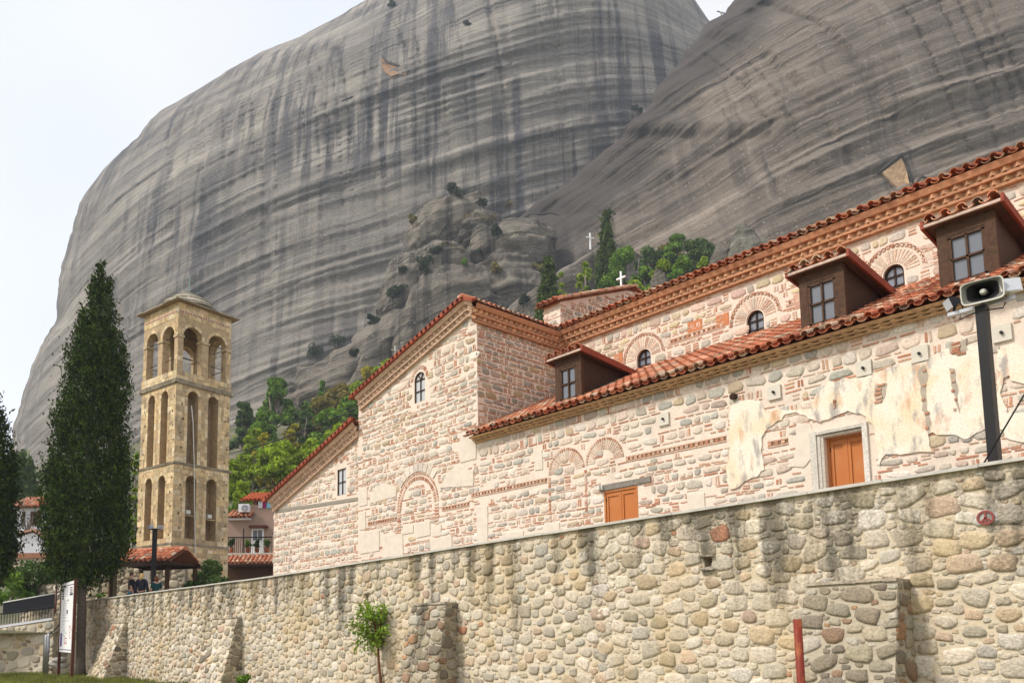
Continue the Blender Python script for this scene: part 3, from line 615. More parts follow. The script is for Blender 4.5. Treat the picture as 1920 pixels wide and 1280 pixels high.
for kind, lab, cat, px, yt, wd, D, mt, n, lf, sh in [
    ('pine_tree', 'bushy bright pine behind the white roof cross', 'pine tree', 1192, 460, 104, 142, 'leaf_pine', 9000, .46, 'round'),
    ('conifer_tree', 'yellow green young conifer between the two slender cypresses', 'conifer', 1068, 504, 50, 116, 'leaf_broad', 3400, .34, 'cone'),
    ('pine_tree', 'bright pine left of the tall slender cypress', 'pine tree', 1112, 488, 56, 140, 'leaf_broad', 4200, .4, 'round'),
    ('pine_tree', 'bright pine low behind the nave tiles beside the bare boulder', 'pine tree', 1268, 488, 84, 120, 'leaf_broad', 6500, .38, 'round'),
    ('pine_tree', 'bright pine in front of the small pale boulder', 'pine tree', 1312, 470, 84, 124, 'leaf_pine', 6500, .38, 'round'),
    ('pine_tree', 'little pine at the left foot of the pinnacle', 'pine tree', 1352, 474, 50, 116, 'leaf_broad', 3600, .34, 'round'),
    ('oak_tree', 'dark evergreen oak left of the pinnacle', 'tree', 1340, 440, 84, 152, 'leaf_bush', 6500, .46, 'round'),
    ('oak_tree', 'mid green oak at the top edge of the right thicket', 'tree', 1300, 436, 70, 158, 'leaf_pine', 5500, .46, 'round'),
    ('oak_tree', 'olive dark bushy oak right of the bright pine behind the cross', 'tree', 1246, 460, 84, 160, 'leaf_bush', 6500, .46, 'round'),
    ('oak_tree', 'brownish green thicket oak against the cliff foot', 'tree', 1278, 458, 76, 165, 'leaf_autumn', 5000, .46, 'round'),
    ('oak_tree', 'low dark oak behind the bright pine of the cross', 'tree', 1165, 466, 76, 168, 'leaf_bush', 5000, .46, 'round'),
    ('oak_tree', 'green oak above the middle of the nave tiles', 'tree', 1232, 496, 70, 138, 'leaf_pine', 5000, .42, 'round'),
    ('oak_tree', 'broad pale green oak low behind the nave tiles next to the roof cross', 'tree', 1212, 520, 70, 122, 'leaf_broad', 5000, .38, 'round')]:
    T(kind, lab, cat, px, yt, wd, D, M[mt], n, lf, sh, low=0.02)
# scattered hillside shrubs between the trees
k = 0
for px, D in [(440, 112), (470, 118), (505, 108), (535, 112), (590, 112), (640, 116), (660, 128), (470, 92), (560, 100), (610, 140), (540, 145), (575, 150), (465, 145), (660, 160), (700, 165), (1180, 128), (1225, 132), (1280, 134), (1300, 128), (1240, 118), (1150, 124), (1095, 126), (1330, 138), (1210, 150), (90, 120), (70, 110), (20, 120), (100, 100), (255, 100)]:
    X, z = hill_at(px, D); k += 1
    s_ = shrub('shrub', 'rounded hillside shrub in the thicket between the trees', wpos(X, D, z - .2), 2.6 + rng.uniform(0, 2), 3.2 + rng.uniform(0, 2.2), [M['leaf_pine'], M['leaf_broad'], M['leaf_bush'], M['leaf_autumn']][k % 4], 1300, .36, 'shrub', 'shrubs of the hillside thicket')
# shrubs growing on the rock
for px, py, w_, h_, D, lab, mt in [(857, 357, 36, 26, 205, 'dark bush on the flat top of the topmost crag', 'leaf_bush'), (795, 495, 34, 44, 196, 'dark bush in the cleft left of the ledges', 'leaf_bush'), (628, 640, 56, 26, 196, 'dark bushes on the rock shelf right of the bell tower', 'leaf_bush'), (593, 657, 40, 22, 196, 'low dark bush left on the rock shelf above the pines', 'leaf_bush'), (930, 432, 26, 18, 196, 'small dark bush in the crevice of the grassy ledge', 'leaf_bush'), (870, 492, 18, 14, 190, 'tiny green bush under the rock ledges', 'leaf_pine'), (1195, 205, 18, 20, 226, 'dark bush on the dark edge between the two cliffs', 'leaf_bush'), (775, 412, 22, 26, 206, 'brownish bush beside the narrow rock shoulder', 'leaf_autumn'), (742, 545, 40, 24, 200, 'grey green bush band on the sloping crag', 'leaf_bush'), (735, 8, 16, 14, 262, 'tiny bush near the top rim of the left cliff', 'leaf_bush'), (875, 45, 20, 8, 256, 'tiny tuft in a hollow high on the left cliff', 'leaf_bush'), (900, 380, 26, 14, 205, 'grey bush right of the topmost crag', 'leaf_bush'), (820, 470, 26, 14, 0, 'dark scrub along the ledge under the slanting crack', 'leaf_bush'), (700, 600, 30, 16, 0, 'dark scrub band low on the broad crag', 'leaf_bush'), (935, 505, 30, 18, 0, 'brown scrub in the gully right of the big crag', 'leaf_autumn'), (905, 470, 20, 16, 0, 'dark tuft between the stacked crags', 'leaf_bush'), (668, 660, 26, 14, 0, 'grey green scrub beside the dark bushes on the shelf', 'leaf_bush'), (760, 505, 22, 14, 0, 'dark scrub above the bush in the cleft', 'leaf_bush'), (1010, 500, 24, 12, 0, 'low scrub at the right end of the grassy ledge', 'leaf_autumn'), (985, 560, 22, 18, 0, 'dark scrub at the foot of the low ledge', 'leaf_bush'),
    (955, 385, 16, 14, 205, 'small brown bush in the gap below the dark streak', 'leaf_autumn')]:
    p = hit(px, py + h_ / 2); kx = (p @ hf) / 1523
    shrub('shrub', lab, p, w_ / 2 * kx * 1.25, h_ * kx * 1.1, M['leaf_rock'] if mt == 'leaf_bush' else M[mt], 1100, .34, 'shrub')
for px, py, w_, D, lab in [(900, 405, 60, 200, 'dry yellow grass on the slope right of the topmost crag'), (985, 440, 90, 194, 'dry yellow grass along the top of the low ledge'), (850, 462, 70, 196, 'dry grass strip along the middle ledge of the crags')]:
    xs_ = rng.uniform(-.5, .5, 260) * w_; P = np.array([hit(px + x_, py + 5 * math.sin(x_ * .12) + rng.normal() * 3) for x_ in xs_])
    V, Fq = leaves(P, .4, 2.0, 1.6); o = np_mesh('dry_grass', V, Fq, M['leaf_dry']); tag(o, lab, 'dry grass', kind='stuff')
# ---------------------------------------------------------------- masonry
def jitter(c, amt=0.15):
    f = 1 + random.uniform(-amt, amt); return tuple(min(1, max(0, x * f * (1 + random.uniform(-.015, .015)))) for x in c)
def pick(pal): return jitter(random.choices([p[0] for p in pal], [p[1] for p in pal])[0])
PAL_RUBBLE = [((.58, .50, .385), 7), ((.50, .445, .35), 5), ((.47, .43, .355), 3), ((.64, .565, .445), 6), ((.53, .42, .275), 3), ((.42, .36, .255), 3), ((.51, .38, .285), 1.2), ((.66, .60, .50), 3), ((.38, .33, .25), 1.2), ((.56, .43, .30), 1.5), ((.44, .22, .13), .3)]
PAL_BUTT = [((.34, .30, .22), 4), ((.26, .22, .16), 4), ((.40, .34, .24), 3), ((.44, .40, .32), 3), ((.30, .20, .13), 2), ((.20, .17, .13), 2), ((.40, .24, .13), 1)]
PAL_CHURCH = [((.60, .52, .42), 6), ((.50, .45, .37), 4), ((.44, .42, .36), 3), ((.64, .53, .43), 4), ((.54, .43, .29), 2), ((.68, .61, .52), 3), ((.48, .38, .31), 1.5)]
PAL_NAVE = [((.58, .49, .34), 4), ((.52, .47, .40), 3), ((.60, .46, .36), 3), ((.64, .55, .44), 4), ((.60, .50, .31), 2), ((.46, .41, .34), 1.5), ((.62, .46, .38), 2)]
PAL_EAST_SHADE = [((.42, .35, .26), 4), ((.36, .32, .27), 4), ((.48, .37, .29), 4), ((.33, .30, .25), 3), ((.44, .34, .2), 2)]  # darker stones for east faces, their shade put into the colour
PAL_BRICK = [((.54, .28, .175), 4), ((.58, .36, .245), 5), ((.47, .21, .125), 3), ((.62, .43, .32), 4), ((.66, .51, .40), 3)]
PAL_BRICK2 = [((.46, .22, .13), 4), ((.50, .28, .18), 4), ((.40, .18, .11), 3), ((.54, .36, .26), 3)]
PAL_VOUS = [((.64, .50, .39), 5), ((.60, .44, .33), 3), ((.68, .57, .46), 4), ((.55, .36, .26), 1)]
def stone(mb, mapf, a, z, hw, hh, bulge, col, rot=0.0, n=10, ex=2.6, mat=0):
    ph = random.uniform(0, 6.28); c_, s_ = math.cos(rot), math.sin(rot); V = []
    w1, w2 = random.uniform(0, 6.28), random.uniform(0, 6.28); jr = [1 + .09 * math.cos(2 * math.pi * k / n * 3 + w1) + .06 * math.cos(2 * math.pi * k / n * 2 + w2) + random.uniform(-.08, .08) for k in range(n)]
    for sc, h in ((1.0, -0.006), (0.94, bulge * .72), (0.6, bulge)):
        for k in range(n):
            t = 2 * math.pi * k / n + .3 * math.sin(ph)
            ct, st = math.cos(t), math.sin(t)
            x = hw * sc * jr[k] * math.copysign(abs(ct) ** (2 / ex), ct); y = hh * sc * jr[k] * math.copysign(abs(st) ** (2 / ex), st)
            V.append(mapf(a + x * c_ - y * s_, z + x * s_ + y * c_, h * (1 + random.uniform(-.2, .2))))
    V.append(mapf(a, z, bulge * 1.04))
    Fc = [(r * n + k, r * n + (k + 1) % n, (r + 1) * n + (k + 1) % n, (r + 1) * n + k) for r in (0, 1) for k in range(n)]
    Fc += [(2 * n + k, 2 * n + (k + 1) % n, 3 * n) for k in range(n)]
    mb.add(V, Fc, col, mat, True)
def brickbit(mb, mapf, a, z, w_, h_, col, rot=0.0, proud=0.014, mat=0):
    c_, s_ = math.cos(rot), math.sin(rot); P = []
    for h in (-.01, proud):
        for x, y in ((-w_, -h_), (w_, -h_), (w_, h_), (-w_, h_)):
            x *= random.uniform(.9, 1.0); y *= random.uniform(.8, 1.0)
            P.append(mapf(a + x / 2 * c_ - y / 2 * s_, z + x / 2 * s_ + y / 2 * c_, h))
    mb.hexa(P, col, mat)
def rubble(mb, mapf, a0, a1, z0, z1, pal, rmax=.2, asp=1.35, bulge=.05, mask=None, rmin=.035, dens=1.0, mat=0, scale_at=None, n=10):
    area = (a1 - a0) * (z1 - z0); cell = 2 * rmax; grid = {}
    r = rmax
    while r > rmin:
        tries = int(dens * area / (r * r) * (0.55 if r > .1 else .8))
        for _ in range(tries):
            a = random.uniform(a0, a1); z = random.uniform(z0, z1); rr = r * random.uniform(.85, 1.1)
            if mask and mask(a, z, rr): continue
            X = a / asp; gi, gj = int(X // cell), int(z // cell); ok = True
            for i in (gi - 1, gi, gi + 1):
                for j in (gj - 1, gj, gj + 1):
                    for (x2, z2, r2) in grid.get((i, j), ()):
                        if (X - x2) ** 2 + (z - z2) ** 2 < (rr + r2) ** 2: ok = False; break
                    if not ok: break
                if not ok: break
            if not ok: continue
            grid.setdefault((gi, gj), []).append((X, z, rr))
            gw = random.uniform(.84, 1.1); stone(mb, mapf, a, z, rr * asp * gw * random.uniform(.92, 1.1), rr * gw * random.uniform(.8, 1.06), bulge * random.uniform(.6, 1.2) * min(1, rr / .09), pick(pal), random.gauss(0, .16), n, random.uniform(2.1, 5.0), mat)
        r *= .84
def cloisonne(mb, mapf, a0, a1, z0, z1, pal, mask, brick=.6, hmin=.11, hmax=.23, wob=.05, bulge=.018, mats=(0, 0), PAL_BRICK=None):
    PAL_BRICK = PAL_BRICK or globals()['PAL_BRICK']
    z = z0; row = 0
    while z < z1:
        hs = random.uniform(hmin, hmax); a = a0 + random.uniform(-.3, 0); ph = random.uniform(0, 50)
        wz = lambda A: wob * float(mnoise.noise((A * .45, ph, 0.3)))
        while a < a1:
            if random.random() < .16 * brick / .6:        # stack of bricks or upright bricks between stones
                if random.random() < .5:
                    for q in range(2):
                        if not mask(a + .04 + q * .07, z + hs / 2, .05): brickbit(mb, mapf, a + .03 + q * .07, z + hs / 2 + wz(a), .04, hs * .9, pick(PAL_BRICK), random.uniform(-.1, .1), mat=mats[1])
                    a += .2
                else:
                    w_ = random.uniform(.14, .26); nb = max(2, int(hs / .07))
                    for q in range(nb):
                        zz = z + (q + .5) * hs / nb
                        if not mask(a + w_ / 2, zz, .06): brickbit(mb, mapf, a + w_ / 2, zz + wz(a), w_ * random.uniform(.8, 1), .038, pick(PAL_BRICK), random.uniform(-.06, .06), mat=mats[1])
                    a += w_ + .05
                continue
            w_ = random.uniform(.16, .5) * (1.0 if random.random() < .8 else .6); hh = hs * random.uniform(.82, 1.08)
            if not mask(a + w_ / 2, z + hs / 2, max(.08, w_ * .4)):
                stone(mb, mapf, a + w_ / 2, z + hs / 2 + wz(a) + random.uniform(-.02, .02), w_ / 2, hh / 2, bulge * random.uniform(.5, 1.2), pick(pal), random.uniform(-.09, .09), 8, random.uniform(2.4, 4.2), mats[0])
            a += w_ + random.uniform(.012, .045)
        z += hs + .02
        for _ in range(1 if random.random() < .72 else 2):
            a = a0
            while a < a1:
                w_ = random.uniform(.1, .36)
                if random.random() < brick and not mask(a + w_ / 2, z + .025, .08):
                    brickbit(mb, mapf, a + w_ / 2, z + .025 + wz(a), w_, random.uniform(.022, .038), pick(PAL_BRICK), random.uniform(-.05, .05), mat=mats[1])
                a += w_ + random.uniform(.02, .06)
            z += .048
        row += 1
def pierced_wall(mb, mapf, a0, a1, z0, z1f, openings, depth, mat=0, soff=1, step=6):
    """wall sheet with arched or square openings and their reveals; openings: (a0, a1, sill, spring, rise)"""
    xs = {a0, a1}
    for o in openings:
        for k in range(13): xs.add(o[0] + (o[1] - o[0]) * (1 - math.cos(math.pi * k / 12)) / 2)
    k = a0
    while k < a1: xs.add(k); k += step
    xs = sorted(xs)
    def top(o, x):
        t = (x - (o[0] + o[1]) / 2) / ((o[1] - o[0]) / 2); return o[3] + o[4] * math.sqrt(max(0, 1 - t * t))
    for x0, x1 in zip(xs, xs[1:]):
        if x1 - x0 < 1e-6: continue
        xm = (x0 + x1) / 2; os_ = sorted([o for o in openings if o[0] < xm < o[1]], key=lambda q: q[2]); lo0 = lo1 = z0
        for o in os_:
            mb.quad(mapf(x0, lo0, 0), mapf(x1, lo1, 0), mapf(x1, o[2], 0), mapf(x0, o[2], 0), mat=mat)
            lo0, lo1 = top(o, x0), top(o, x1)
            mb.quad(mapf(x0, lo0, 0), mapf(x1, lo1, 0), mapf(x1, lo1, -depth), mapf(x0, lo0, -depth), mat=mat)
            mb.quad(mapf(x0, o[2], 0), mapf(x1, o[2], 0), mapf(x1, o[2], -depth), mapf(x0, o[2], -depth), mat=mat)
        mb.quad(mapf(x0, lo0, 0), mapf(x1, lo1, 0), mapf(x1, z1f(x1), 0), mapf(x0, z1f(x0), 0), mat=mat)
    for o in openings:
        for x in (o[0], o[1]): mb.quad(mapf(x, o[2], 0), mapf(x, o[3], 0), mapf(x, o[3], -depth), mapf(x, o[2], -depth), mat=mat)
def in_rects(rects, pad=0.0):
    def f(a, z, r):
        return any(x0 - r - pad < a < x1 + r + pad and y0 - r - pad < z < y1 + r + pad for x0, x1, y0, y1 in rects)
    return f
def cornice(mb, P, a0, a1, H, proj, pitch=.21, col=(.50, .255, .14), rows=2, tooth=(.58, .33, .19)):
    """stepped brick cornice with rows of saw-tooth bricks; P(a, t, h): along, down from the tiles, out from the wall"""
    L = a1 - a0; nseg = max(1, int(L / 1.5))
    def slab(t0, t1, h0, h1, c):
        for i in range(nseg):
            x0 = a0 + L * i / nseg; x1 = a0 + L * (i + 1) / nseg; cc = jitter(c, .1)
            mb.quad(P(x0, t1, h1), P(x1, t1, h1), P(x1, t0, h0), P(x0, t0, h0), cc)
            mb.quad(P(x0, t1, 0), P(x1, t1, 0), P(x1, t1, h1), P(x0, t1, h1), cc)
    slab(0, -H * .26, proj, proj * .80, tuple(x * 1.02 for x in col))
    t = -H * .26; hh = proj * .72
    for r in range(rows):
        th = H * .24; base = hh - proj * .26
        slab(t, t - th, base, base, tuple(x * .8 for x in col))
        n = max(1, int(L / pitch))
        for i in range(n):
            x0 = a0 + L * i / n; x1 = a0 + L * (i + .86) / n; xm = (x0 + x1) / 2; c = jitter(tooth, .25); tt = random.uniform(-.006, .006)
            V = [P(x0, t + tt, base), P(x1, t + tt, base), P(xm, t + tt, hh), P(x0, t - th * .88 + tt, base), P(x1, t - th * .88 + tt, base), P(xm, t - th * .88 + tt, hh)]
            mb.add(V, [(0, 2, 1), (3, 4, 5), (0, 3, 5, 2), (2, 5, 4, 1)], c)
        t -= th; slab(t, t - H * .12, base + proj * .14, base + proj * .12, col); t -= H * .12; hh = base + proj * .04
    return t
def tiles(mb, O, A, S, Nn, la, ls, pitch=.235, course=.36, mat=0, gain=1.0):
    """barrel tiles: O corner at the eave, A along the eave, S up the slope, Nn normal"""
    O, A, S, Nn = [np.array(x, float) for x in (O, A, S, Nn)]
    na = max(1, int(round(la / pitch))); ns = max(1, int(math.ceil(ls / course))); pitch = la / na
    pal = [((.50, .17, .085), 5), ((.56, .23, .12), 4), ((.42, .14, .075), 3), ((.60, .32, .20), 2), ((.40, .19, .11), 2), ((.56, .40, .27), 2.2), ((.34, .24, .17), 1.2)]
    ang = [math.pi * k / 5 for k in range(6)]
    mb.quad(O - Nn * .03 + S * .03, O + A * la - Nn * .03 + S * .03, O + A * la + S * ls - Nn * .03, O + S * ls - Nn * .03, (.3, .12, .07), mat)
    for i in range(na):
        for j in range(ns):
            s0 = j * course; s1 = min(s0 + course * 1.18, ls)
            if s1 - s0 < .05: continue
            for cover in (0, 1):
                ac = (i + (.5 if cover else 0.0)) * pitch; r0, r1 = (.082, .070) if cover else (.085, .075)
                k_ = pitch / .235; r0 *= k_; r1 *= k_
                off = (.075 if cover else .06); sg = 1 if cover else -1
                ac += random.uniform(-.008, .008); ds = random.uniform(-.015, .015) if j else random.uniform(-.03, .01)
                c = tuple(x * gain for x in jitter(pick(pal), .12)); V = []
                for (sv, rr, lift) in ((s0 + ds, r0, .018), (s1, r1, -.004)):
                    for th in ang: V.append(O + A * (ac + rr * math.cos(th)) + S * sv + Nn * (off + lift + sg * rr * math.sin(th) * (1 if cover else .75)))
                for th in ang: V.append(O + A * (ac + (r0 - .017) * math.cos(th)) + S * (s0 + ds) + Nn * (off + .018 + sg * (r0 - .017) * math.sin(th) * (1 if cover else .75)))
                Fc = [(k, k + 1, 6 + k + 1, 6 + k) for k in range(5)] + [(k, k + 1, 12 + k + 1, 12 + k) for k in range(5)]
                mb.add(V, Fc, c, mat, False)
def bars(mb, mapf, a0, a1, z0, zs, rise, cols, rows, th, h, dep=.05, radial=False):
    """window sash: outline and glazing bars"""
    def bar(p, q, t): mb.beam(mapf(*p, h), mapf(*q, h), t, dep, upv=np.array(mapf(0, 0, 1.0)) - np.array(mapf(0, 0, 0.0)))
    ac = (a0 + a1) / 2; hw = (a1 - a0) / 2
    bar((a0, z0), (a0, zs), th); bar((a1, z0), (a1, zs), th); bar((a0 - th / 2, z0), (a1 + th / 2, z0), th)
    if rise > 0:
        pr = [(ac - hw * math.cos(math.pi * k / 10), zs + rise * math.sin(math.pi * k / 10)) for k in range(11)]
        for p, q in zip(pr, pr[1:]): bar(p, q, th)
    else: bar((a0 - th / 2, zs), (a1 + th / 2, zs), th)
    topz = zs + rise
    for c in range(1, cols):
        x = a0 + (a1 - a0) * c / cols; zt = zs + rise * math.sqrt(max(0, 1 - ((x - ac) / hw) ** 2)); bar((x, z0), (x, zs if radial else zt), th * .6)
    zz = [z0 + (topz - z0) * r / rows for r in range(1, rows)] if not radial else [z0 + (zs - z0) * r / rows for r in range(1, rows + 1)]
    for z in zz:
        f = 1 if z <= zs else math.sqrt(max(0, 1 - ((z - zs) / rise) ** 2)); bar((ac - hw * f, z), (ac + hw * f, z), th * .6)
    if radial:
        for t in (math.pi / 3, 2 * math.pi / 3): bar((ac, zs), (ac + hw * math.cos(t), zs + rise * math.sin(t)), th * .6)
def window(parent, name, mapf, a0, a1, z0, zs, rise, cols, rows, mat, glass, th=.06, h=-.1, radial=False, label=None):
    mb = MB(); bars(mb, mapf, a0, a1, z0, zs, rise, cols, rows, th, h, radial=radial); f = mb.build(name, mat, parent)
    if label: f['label'] = label
    mg = MB(); n = 12; ac = (a0 + a1) / 2; hw = (a1 - a0) / 2
    pts = [(a0, z0), (a1, z0), (a1, zs)] + ([(ac + hw * math.cos(math.pi * k / n), zs + rise * math.sin(math.pi * k / n)) for k in range(1, n)] if rise > 0 else []) + [(a0, zs)]
    for p, q in zip(pts, pts[1:] + pts[:1]):
        mg.add([mapf(*p, h - .015), mapf(*q, h - .015), mapf(ac, (z0 + zs) / 2, h - .015)], [(0, 1, 2)])
    mg.build('pane', glass, f); return f
def arch_ring(mb, mapf, ac, zc, r0, r1, n, pal, t0=0, t1=math.pi, proud=.02, gap=.25, mat=0):
    for k in range(n):
        a_ = t0 + (t1 - t0) * k / n; b_ = t0 + (t1 - t0) * (k + 1 - gap) / n; P = []
        for h in (-.01, proud):
            for rr, t in ((r0, a_), (r1, a_), (r1, b_), (r0, b_)): P.append(mapf(ac - rr * math.cos(t), zc + rr * math.sin(t), h))
        mb.hexa(P, pick(pal), mat)
def dentils(mb, mapf, a0, a1, z, size=.075, mat=0):
    n = max(1, int((a1 - a0) / (size * 1.7)))
    mb.hexa([mapf(a, zz, h) for h in (-.01, .018) for a, zz in ((a0, z + size * .55), (a1, z + size * .55), (a1, z + size * .95), (a0, z + size * .95))], (.60, .40, .29), mat)
    mb.hexa([mapf(a, zz, h) for h in (-.01, .018) for a, zz in ((a0, z - size * .95), (a1, z - size * .95), (a1, z - size * .55), (a0, z - size * .55))], (.60, .40, .29), mat)
    mb.hexa([mapf(a, zz, h) for h in (-.01, .004) for a, zz in ((a0, z - size * .5), (a1, z - size * .5), (a1, z + size * .5), (a0, z + size * .5))], (.26, .15, .09), mat)
    for i in range(n):
        a = a0 + (a1 - a0) * (i + .3) / n
        brickbit(mb, mapf, a, z, size, size * .95, pick(PAL_BRICK), 0, .022, mat)

# ---------------------------------------------------------------- the church
VF = 15.6
fac = lambda a, z, h: (a, VF - h, z)
church = thing('stone_church', 'long pale stone and brick church with red tiled roofs below the cliffs', 'church', (-17, 15.6, 2.8))
C1U = on_v(893, 562, VF)[0]; C2V = on_u(1050, 622, C1U)[1]; VN = C2V
nav = lambda a, z, h: (a, VN - h, z)
est = lambda a, z, h: (C1U + h, a, z)
MS = [M['mortar_church'], M['church_stone']]
def uz(x, y, V=VF): p = on_v(x, y, V); return p[0], p[2]
# aisle wall with two doors
d1 = (-12.52, -11.51, 3.2, 5.12, 0); d2 = (-7.03, -6.28, 3.2, 5.40, 0)
plates = [uz(x, y) for x, y in ((1246, 786), (1453, 736), (1621, 691), (1726, 664), (1880, 625))]
# features on the south face
ua = uz(745, 950)[0]; ub = uz(823, 950)[0]; ztop = uz(783, 886)[1]
A1 = ((ua + ub) / 2, ztop - (ub - ua) / 2, (ub - ua) / 2)
a2 = (uz(1029, 900)[0], uz(1097, 900)[0]); A2 = (sum(a2) / 2, uz(1068, 838)[1] - (a2[1] - a2[0]) / 2, (a2[1] - a2[0]) / 2)
a3 = (uz(1099, 890)[0], uz(1171, 890)[0]); A3 = (sum(a3) / 2, uz(1132, 820)[1] - (a3[1] - a3[0]) / 2, (a3[1] - a3[0]) / 2)
slabs = [(675.6, 997, 711.7, 1034.6), (717.6, 1003, 756, 1043), (808, 1008, 848, 1041), (895, 949, 915, 1025), (782, 980, 807, 1005), (811, 984, 828, 1005), (674, 915, 689, 948), (675, 959, 686, 992), (864, 810, 893, 864), (1027, 981, 1050, 1006), (942, 997, 982, 1018), (1003, 845, 1018, 880), (757, 985, 776, 1000), (1290, 925, 1322, 965)]
slab_r = []
for x0, y0, x1, y1 in slabs:
    u0, u1 = uz(x0, (y0 + y1) / 2)[0], uz(x1, (y0 + y1) / 2)[0]; zb, zt = uz((x0 + x1) / 2, y1)[1], uz((x0 + x1) / 2, y0)[1]; slab_r.append((u0, u1, zb, zt))
ring_m = lambda A, lo, hi: (lambda a, z, r: z > A[1] - .1 and lo - r * .5 < math.hypot(a - A[0], z - A[1]) < hi + r * .5)
rm = [ring_m(A1, A1[2] - .32, A1[2] + .06), ring_m(A2, A2[2] - .24, A2[2] + .06), ring_m(A3, A3[2] - .24, A3[2] + .06)]
rects = [(d1[0] - .03, d1[1] + .03, 3, d1[3] + .2), (d2[0] - .3, d2[1] + .12, 3, d2[3] + .2)] + slab_r + [(p[0] - .15, p[0] + .15, p[1] - .15, p[1] + .15) for p in plates]
bands = [(uz(829, 955)[0], uz(880, 944)[0], uz(855, 949)[1]), (uz(884, 930)[0], uz(1026, 898)[0], uz(955, 914)[1]), (uz(1174, 862)[0], uz(1362, 822)[0], uz(1250, 845)[1]), (uz(690, 980)[0], uz(744, 974)[0], uz(716, 977)[1]), (uz(1654, 787)[0], uz(1710, 776)[0], uz(1682, 781)[1]), (uz(1440, 834)[0], uz(1478, 826)[0], uz(1458, 830)[1])]
rects += [(b[0], b[1], b[2] - .09, b[2] + .09) for b in bands]
base_mask = in_rects(rects)
mask_f = lambda a, z, r: base_mask(a, z, r * .8) or any(q(a, z, r * .6) for q in rm)
mb = MB(); zt_a = 7.44
pierced_wall(mb, fac, C1U, 1.0, 2.6, lambda a: zt_a, [d1, d2], .3)
cloisonne(mb, fac, C1U + .1, -2.9, 3.7, 7.2, PAL_CHURCH, mask_f, .75, mats=(1, 1))
mb.quad((1, VF, 2.6), (1, 22, 2.6), (1, 22, 10), (1, VF, 7.4))
for A in (A2, A3):
    arch_ring(mb, fac, A[0], A[1], A[2] - .06, A[2], 26, PAL_BRICK, proud=.02, gap=.4, mat=1)
    arch_ring(mb, fac, A[0], A[1], A[2] - .30, A[2] - .08, 22, PAL_VOUS, proud=.012, gap=.35, mat=1)
for b_ in bands[1:3] + bands[4:]: dentils(mb, fac, *b_, mat=1)
for u_ in (a2[0], a2[1]):
    for q in range(12): brickbit(mb, fac, u_ + .03, A2[1] - .1 - q * .1, .07, .08, pick(PAL_BRICK), 0, .02, 1)
mb.build('aisle_wall', MS, church)
# narthex front (tall mono-pitched front left of the aisle)
VO = VF - .30
rk0 = on_v(660, 745, VO); rk1 = on_v(868, 559, VO); RS = (rk1[2] - rk0[2]) / (rk1[0] - rk0[0]); URIDGE = rk1[0]
ZR = rk1[2]; EU = C1U + .28; ZE = on_v(893, 562, VO)[2]
SE = (ZE - ZR) / (EU - URIDGE)
zrake = lambda a: ZR + (a - URIDGE) * (RS if a < URIDGE else SE)
NW = uz(672, 900)[0]
win_n = (uz(777, 725)[0], uz(797, 725)[0], uz(787, 753)[1], uz(787, 711)[1], .24)
mb = MB(); top_n = lambda a: zrake(a) - .12
pierced_wall(mb, fac, NW, C1U, 2.6, top_n, [win_n], .25, step=.8)
msk_n0 = in_rects([(win_n[0] - .16, win_n[1] + .16, win_n[2] - .05, win_n[3] + .45)] + slab_r)
msk_n = lambda a, z, r: msk_n0(a, z, r * .8) or rm[0](a, z, r * .6) or z > top_n(a) - .42 or a < NW + r * .6 or a > C1U - r * .5 or any(b[0] - r < a < b[1] + r and abs(z - b[2]) < .12 for b in bands)
cloisonne(mb, fac, NW, C1U, 3.8, 11.4, PAL_CHURCH, msk_n, .8, mats=(1, 1))
arch_ring(mb, fac, A1[0], A1[1], A1[2] - .06, A1[2], 34, PAL_BRICK, proud=.02, gap=.4, mat=1)
arch_ring(mb, fac, A1[0], A1[1], A1[2] - .22, A1[2] - .12, 30, PAL_BRICK, proud=.025, gap=.4, mat=1)
arch_ring(mb, fac, A1[0], A1[1], A1[2] + .04, A1[2] + .30, 9, [((.68, .60, .5), 1)], t0=.7, t1=2.4, proud=.03, gap=.1, mat=1)
for sx in (-1, 1):
    for q in range(12): brickbit(mb, fac, A1[0] + sx * (A1[2] - .1), A1[1] - .06 - q * .1, .2, .05, pick(PAL_BRICK), 0, .02, 1)
dentils(mb, fac, *bands[0], mat=1); dentils(mb, fac, *bands[3], mat=1)
wc = (win_n[0] + win_n[1]) / 2
arch_ring(mb, fac, wc, win_n[3], .34, .46, 22, PAL_BRICK, proud=.015, gap=.3, mat=1)
zc = zt_a
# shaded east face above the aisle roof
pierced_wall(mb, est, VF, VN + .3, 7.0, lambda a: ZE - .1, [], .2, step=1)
cloisonne(mb, est, VF + .03, VN - .03, 7.6, ZE - .5, PAL_EAST_SHADE, lambda a, z, r: a < VF + r * .7 or a > VN - r * .6 or z > ZE - .55, 1.0, hmin=.10, hmax=.22, mats=(1, 1), PAL_BRICK=PAL_BRICK2)
mb.quad((NW, VF, 2.6), (NW, VF, top_n(NW)), (NW, 24, top_n(NW)), (NW, 24, 2.6))
mb.quad((NW, 24, 2.6), (C1U, 24, 2.6), (C1U, 24, 11), (NW, 24, top_n(NW)))
mb.build('narthex_wall', MS, church)
mb = MB()
Prk = lambda a, t, h: (a, VF - h, zrake(a) + t - .05)
cornice(mb, Prk, rk0[0] + .15, URIDGE, .46, .30, .2, col=(.62, .43, .31), tooth=(.64, .45, .32)); cornice(mb, Prk, URIDGE, C1U + .1, .46, .30, .2, col=(.62, .43, .31), tooth=(.64, .45, .32))
Pe = lambda a, t, h: (C1U + h, a, ZE + t - .05)
cornice(mb, Pe, VF - .25, VN, .50, .30, .2)
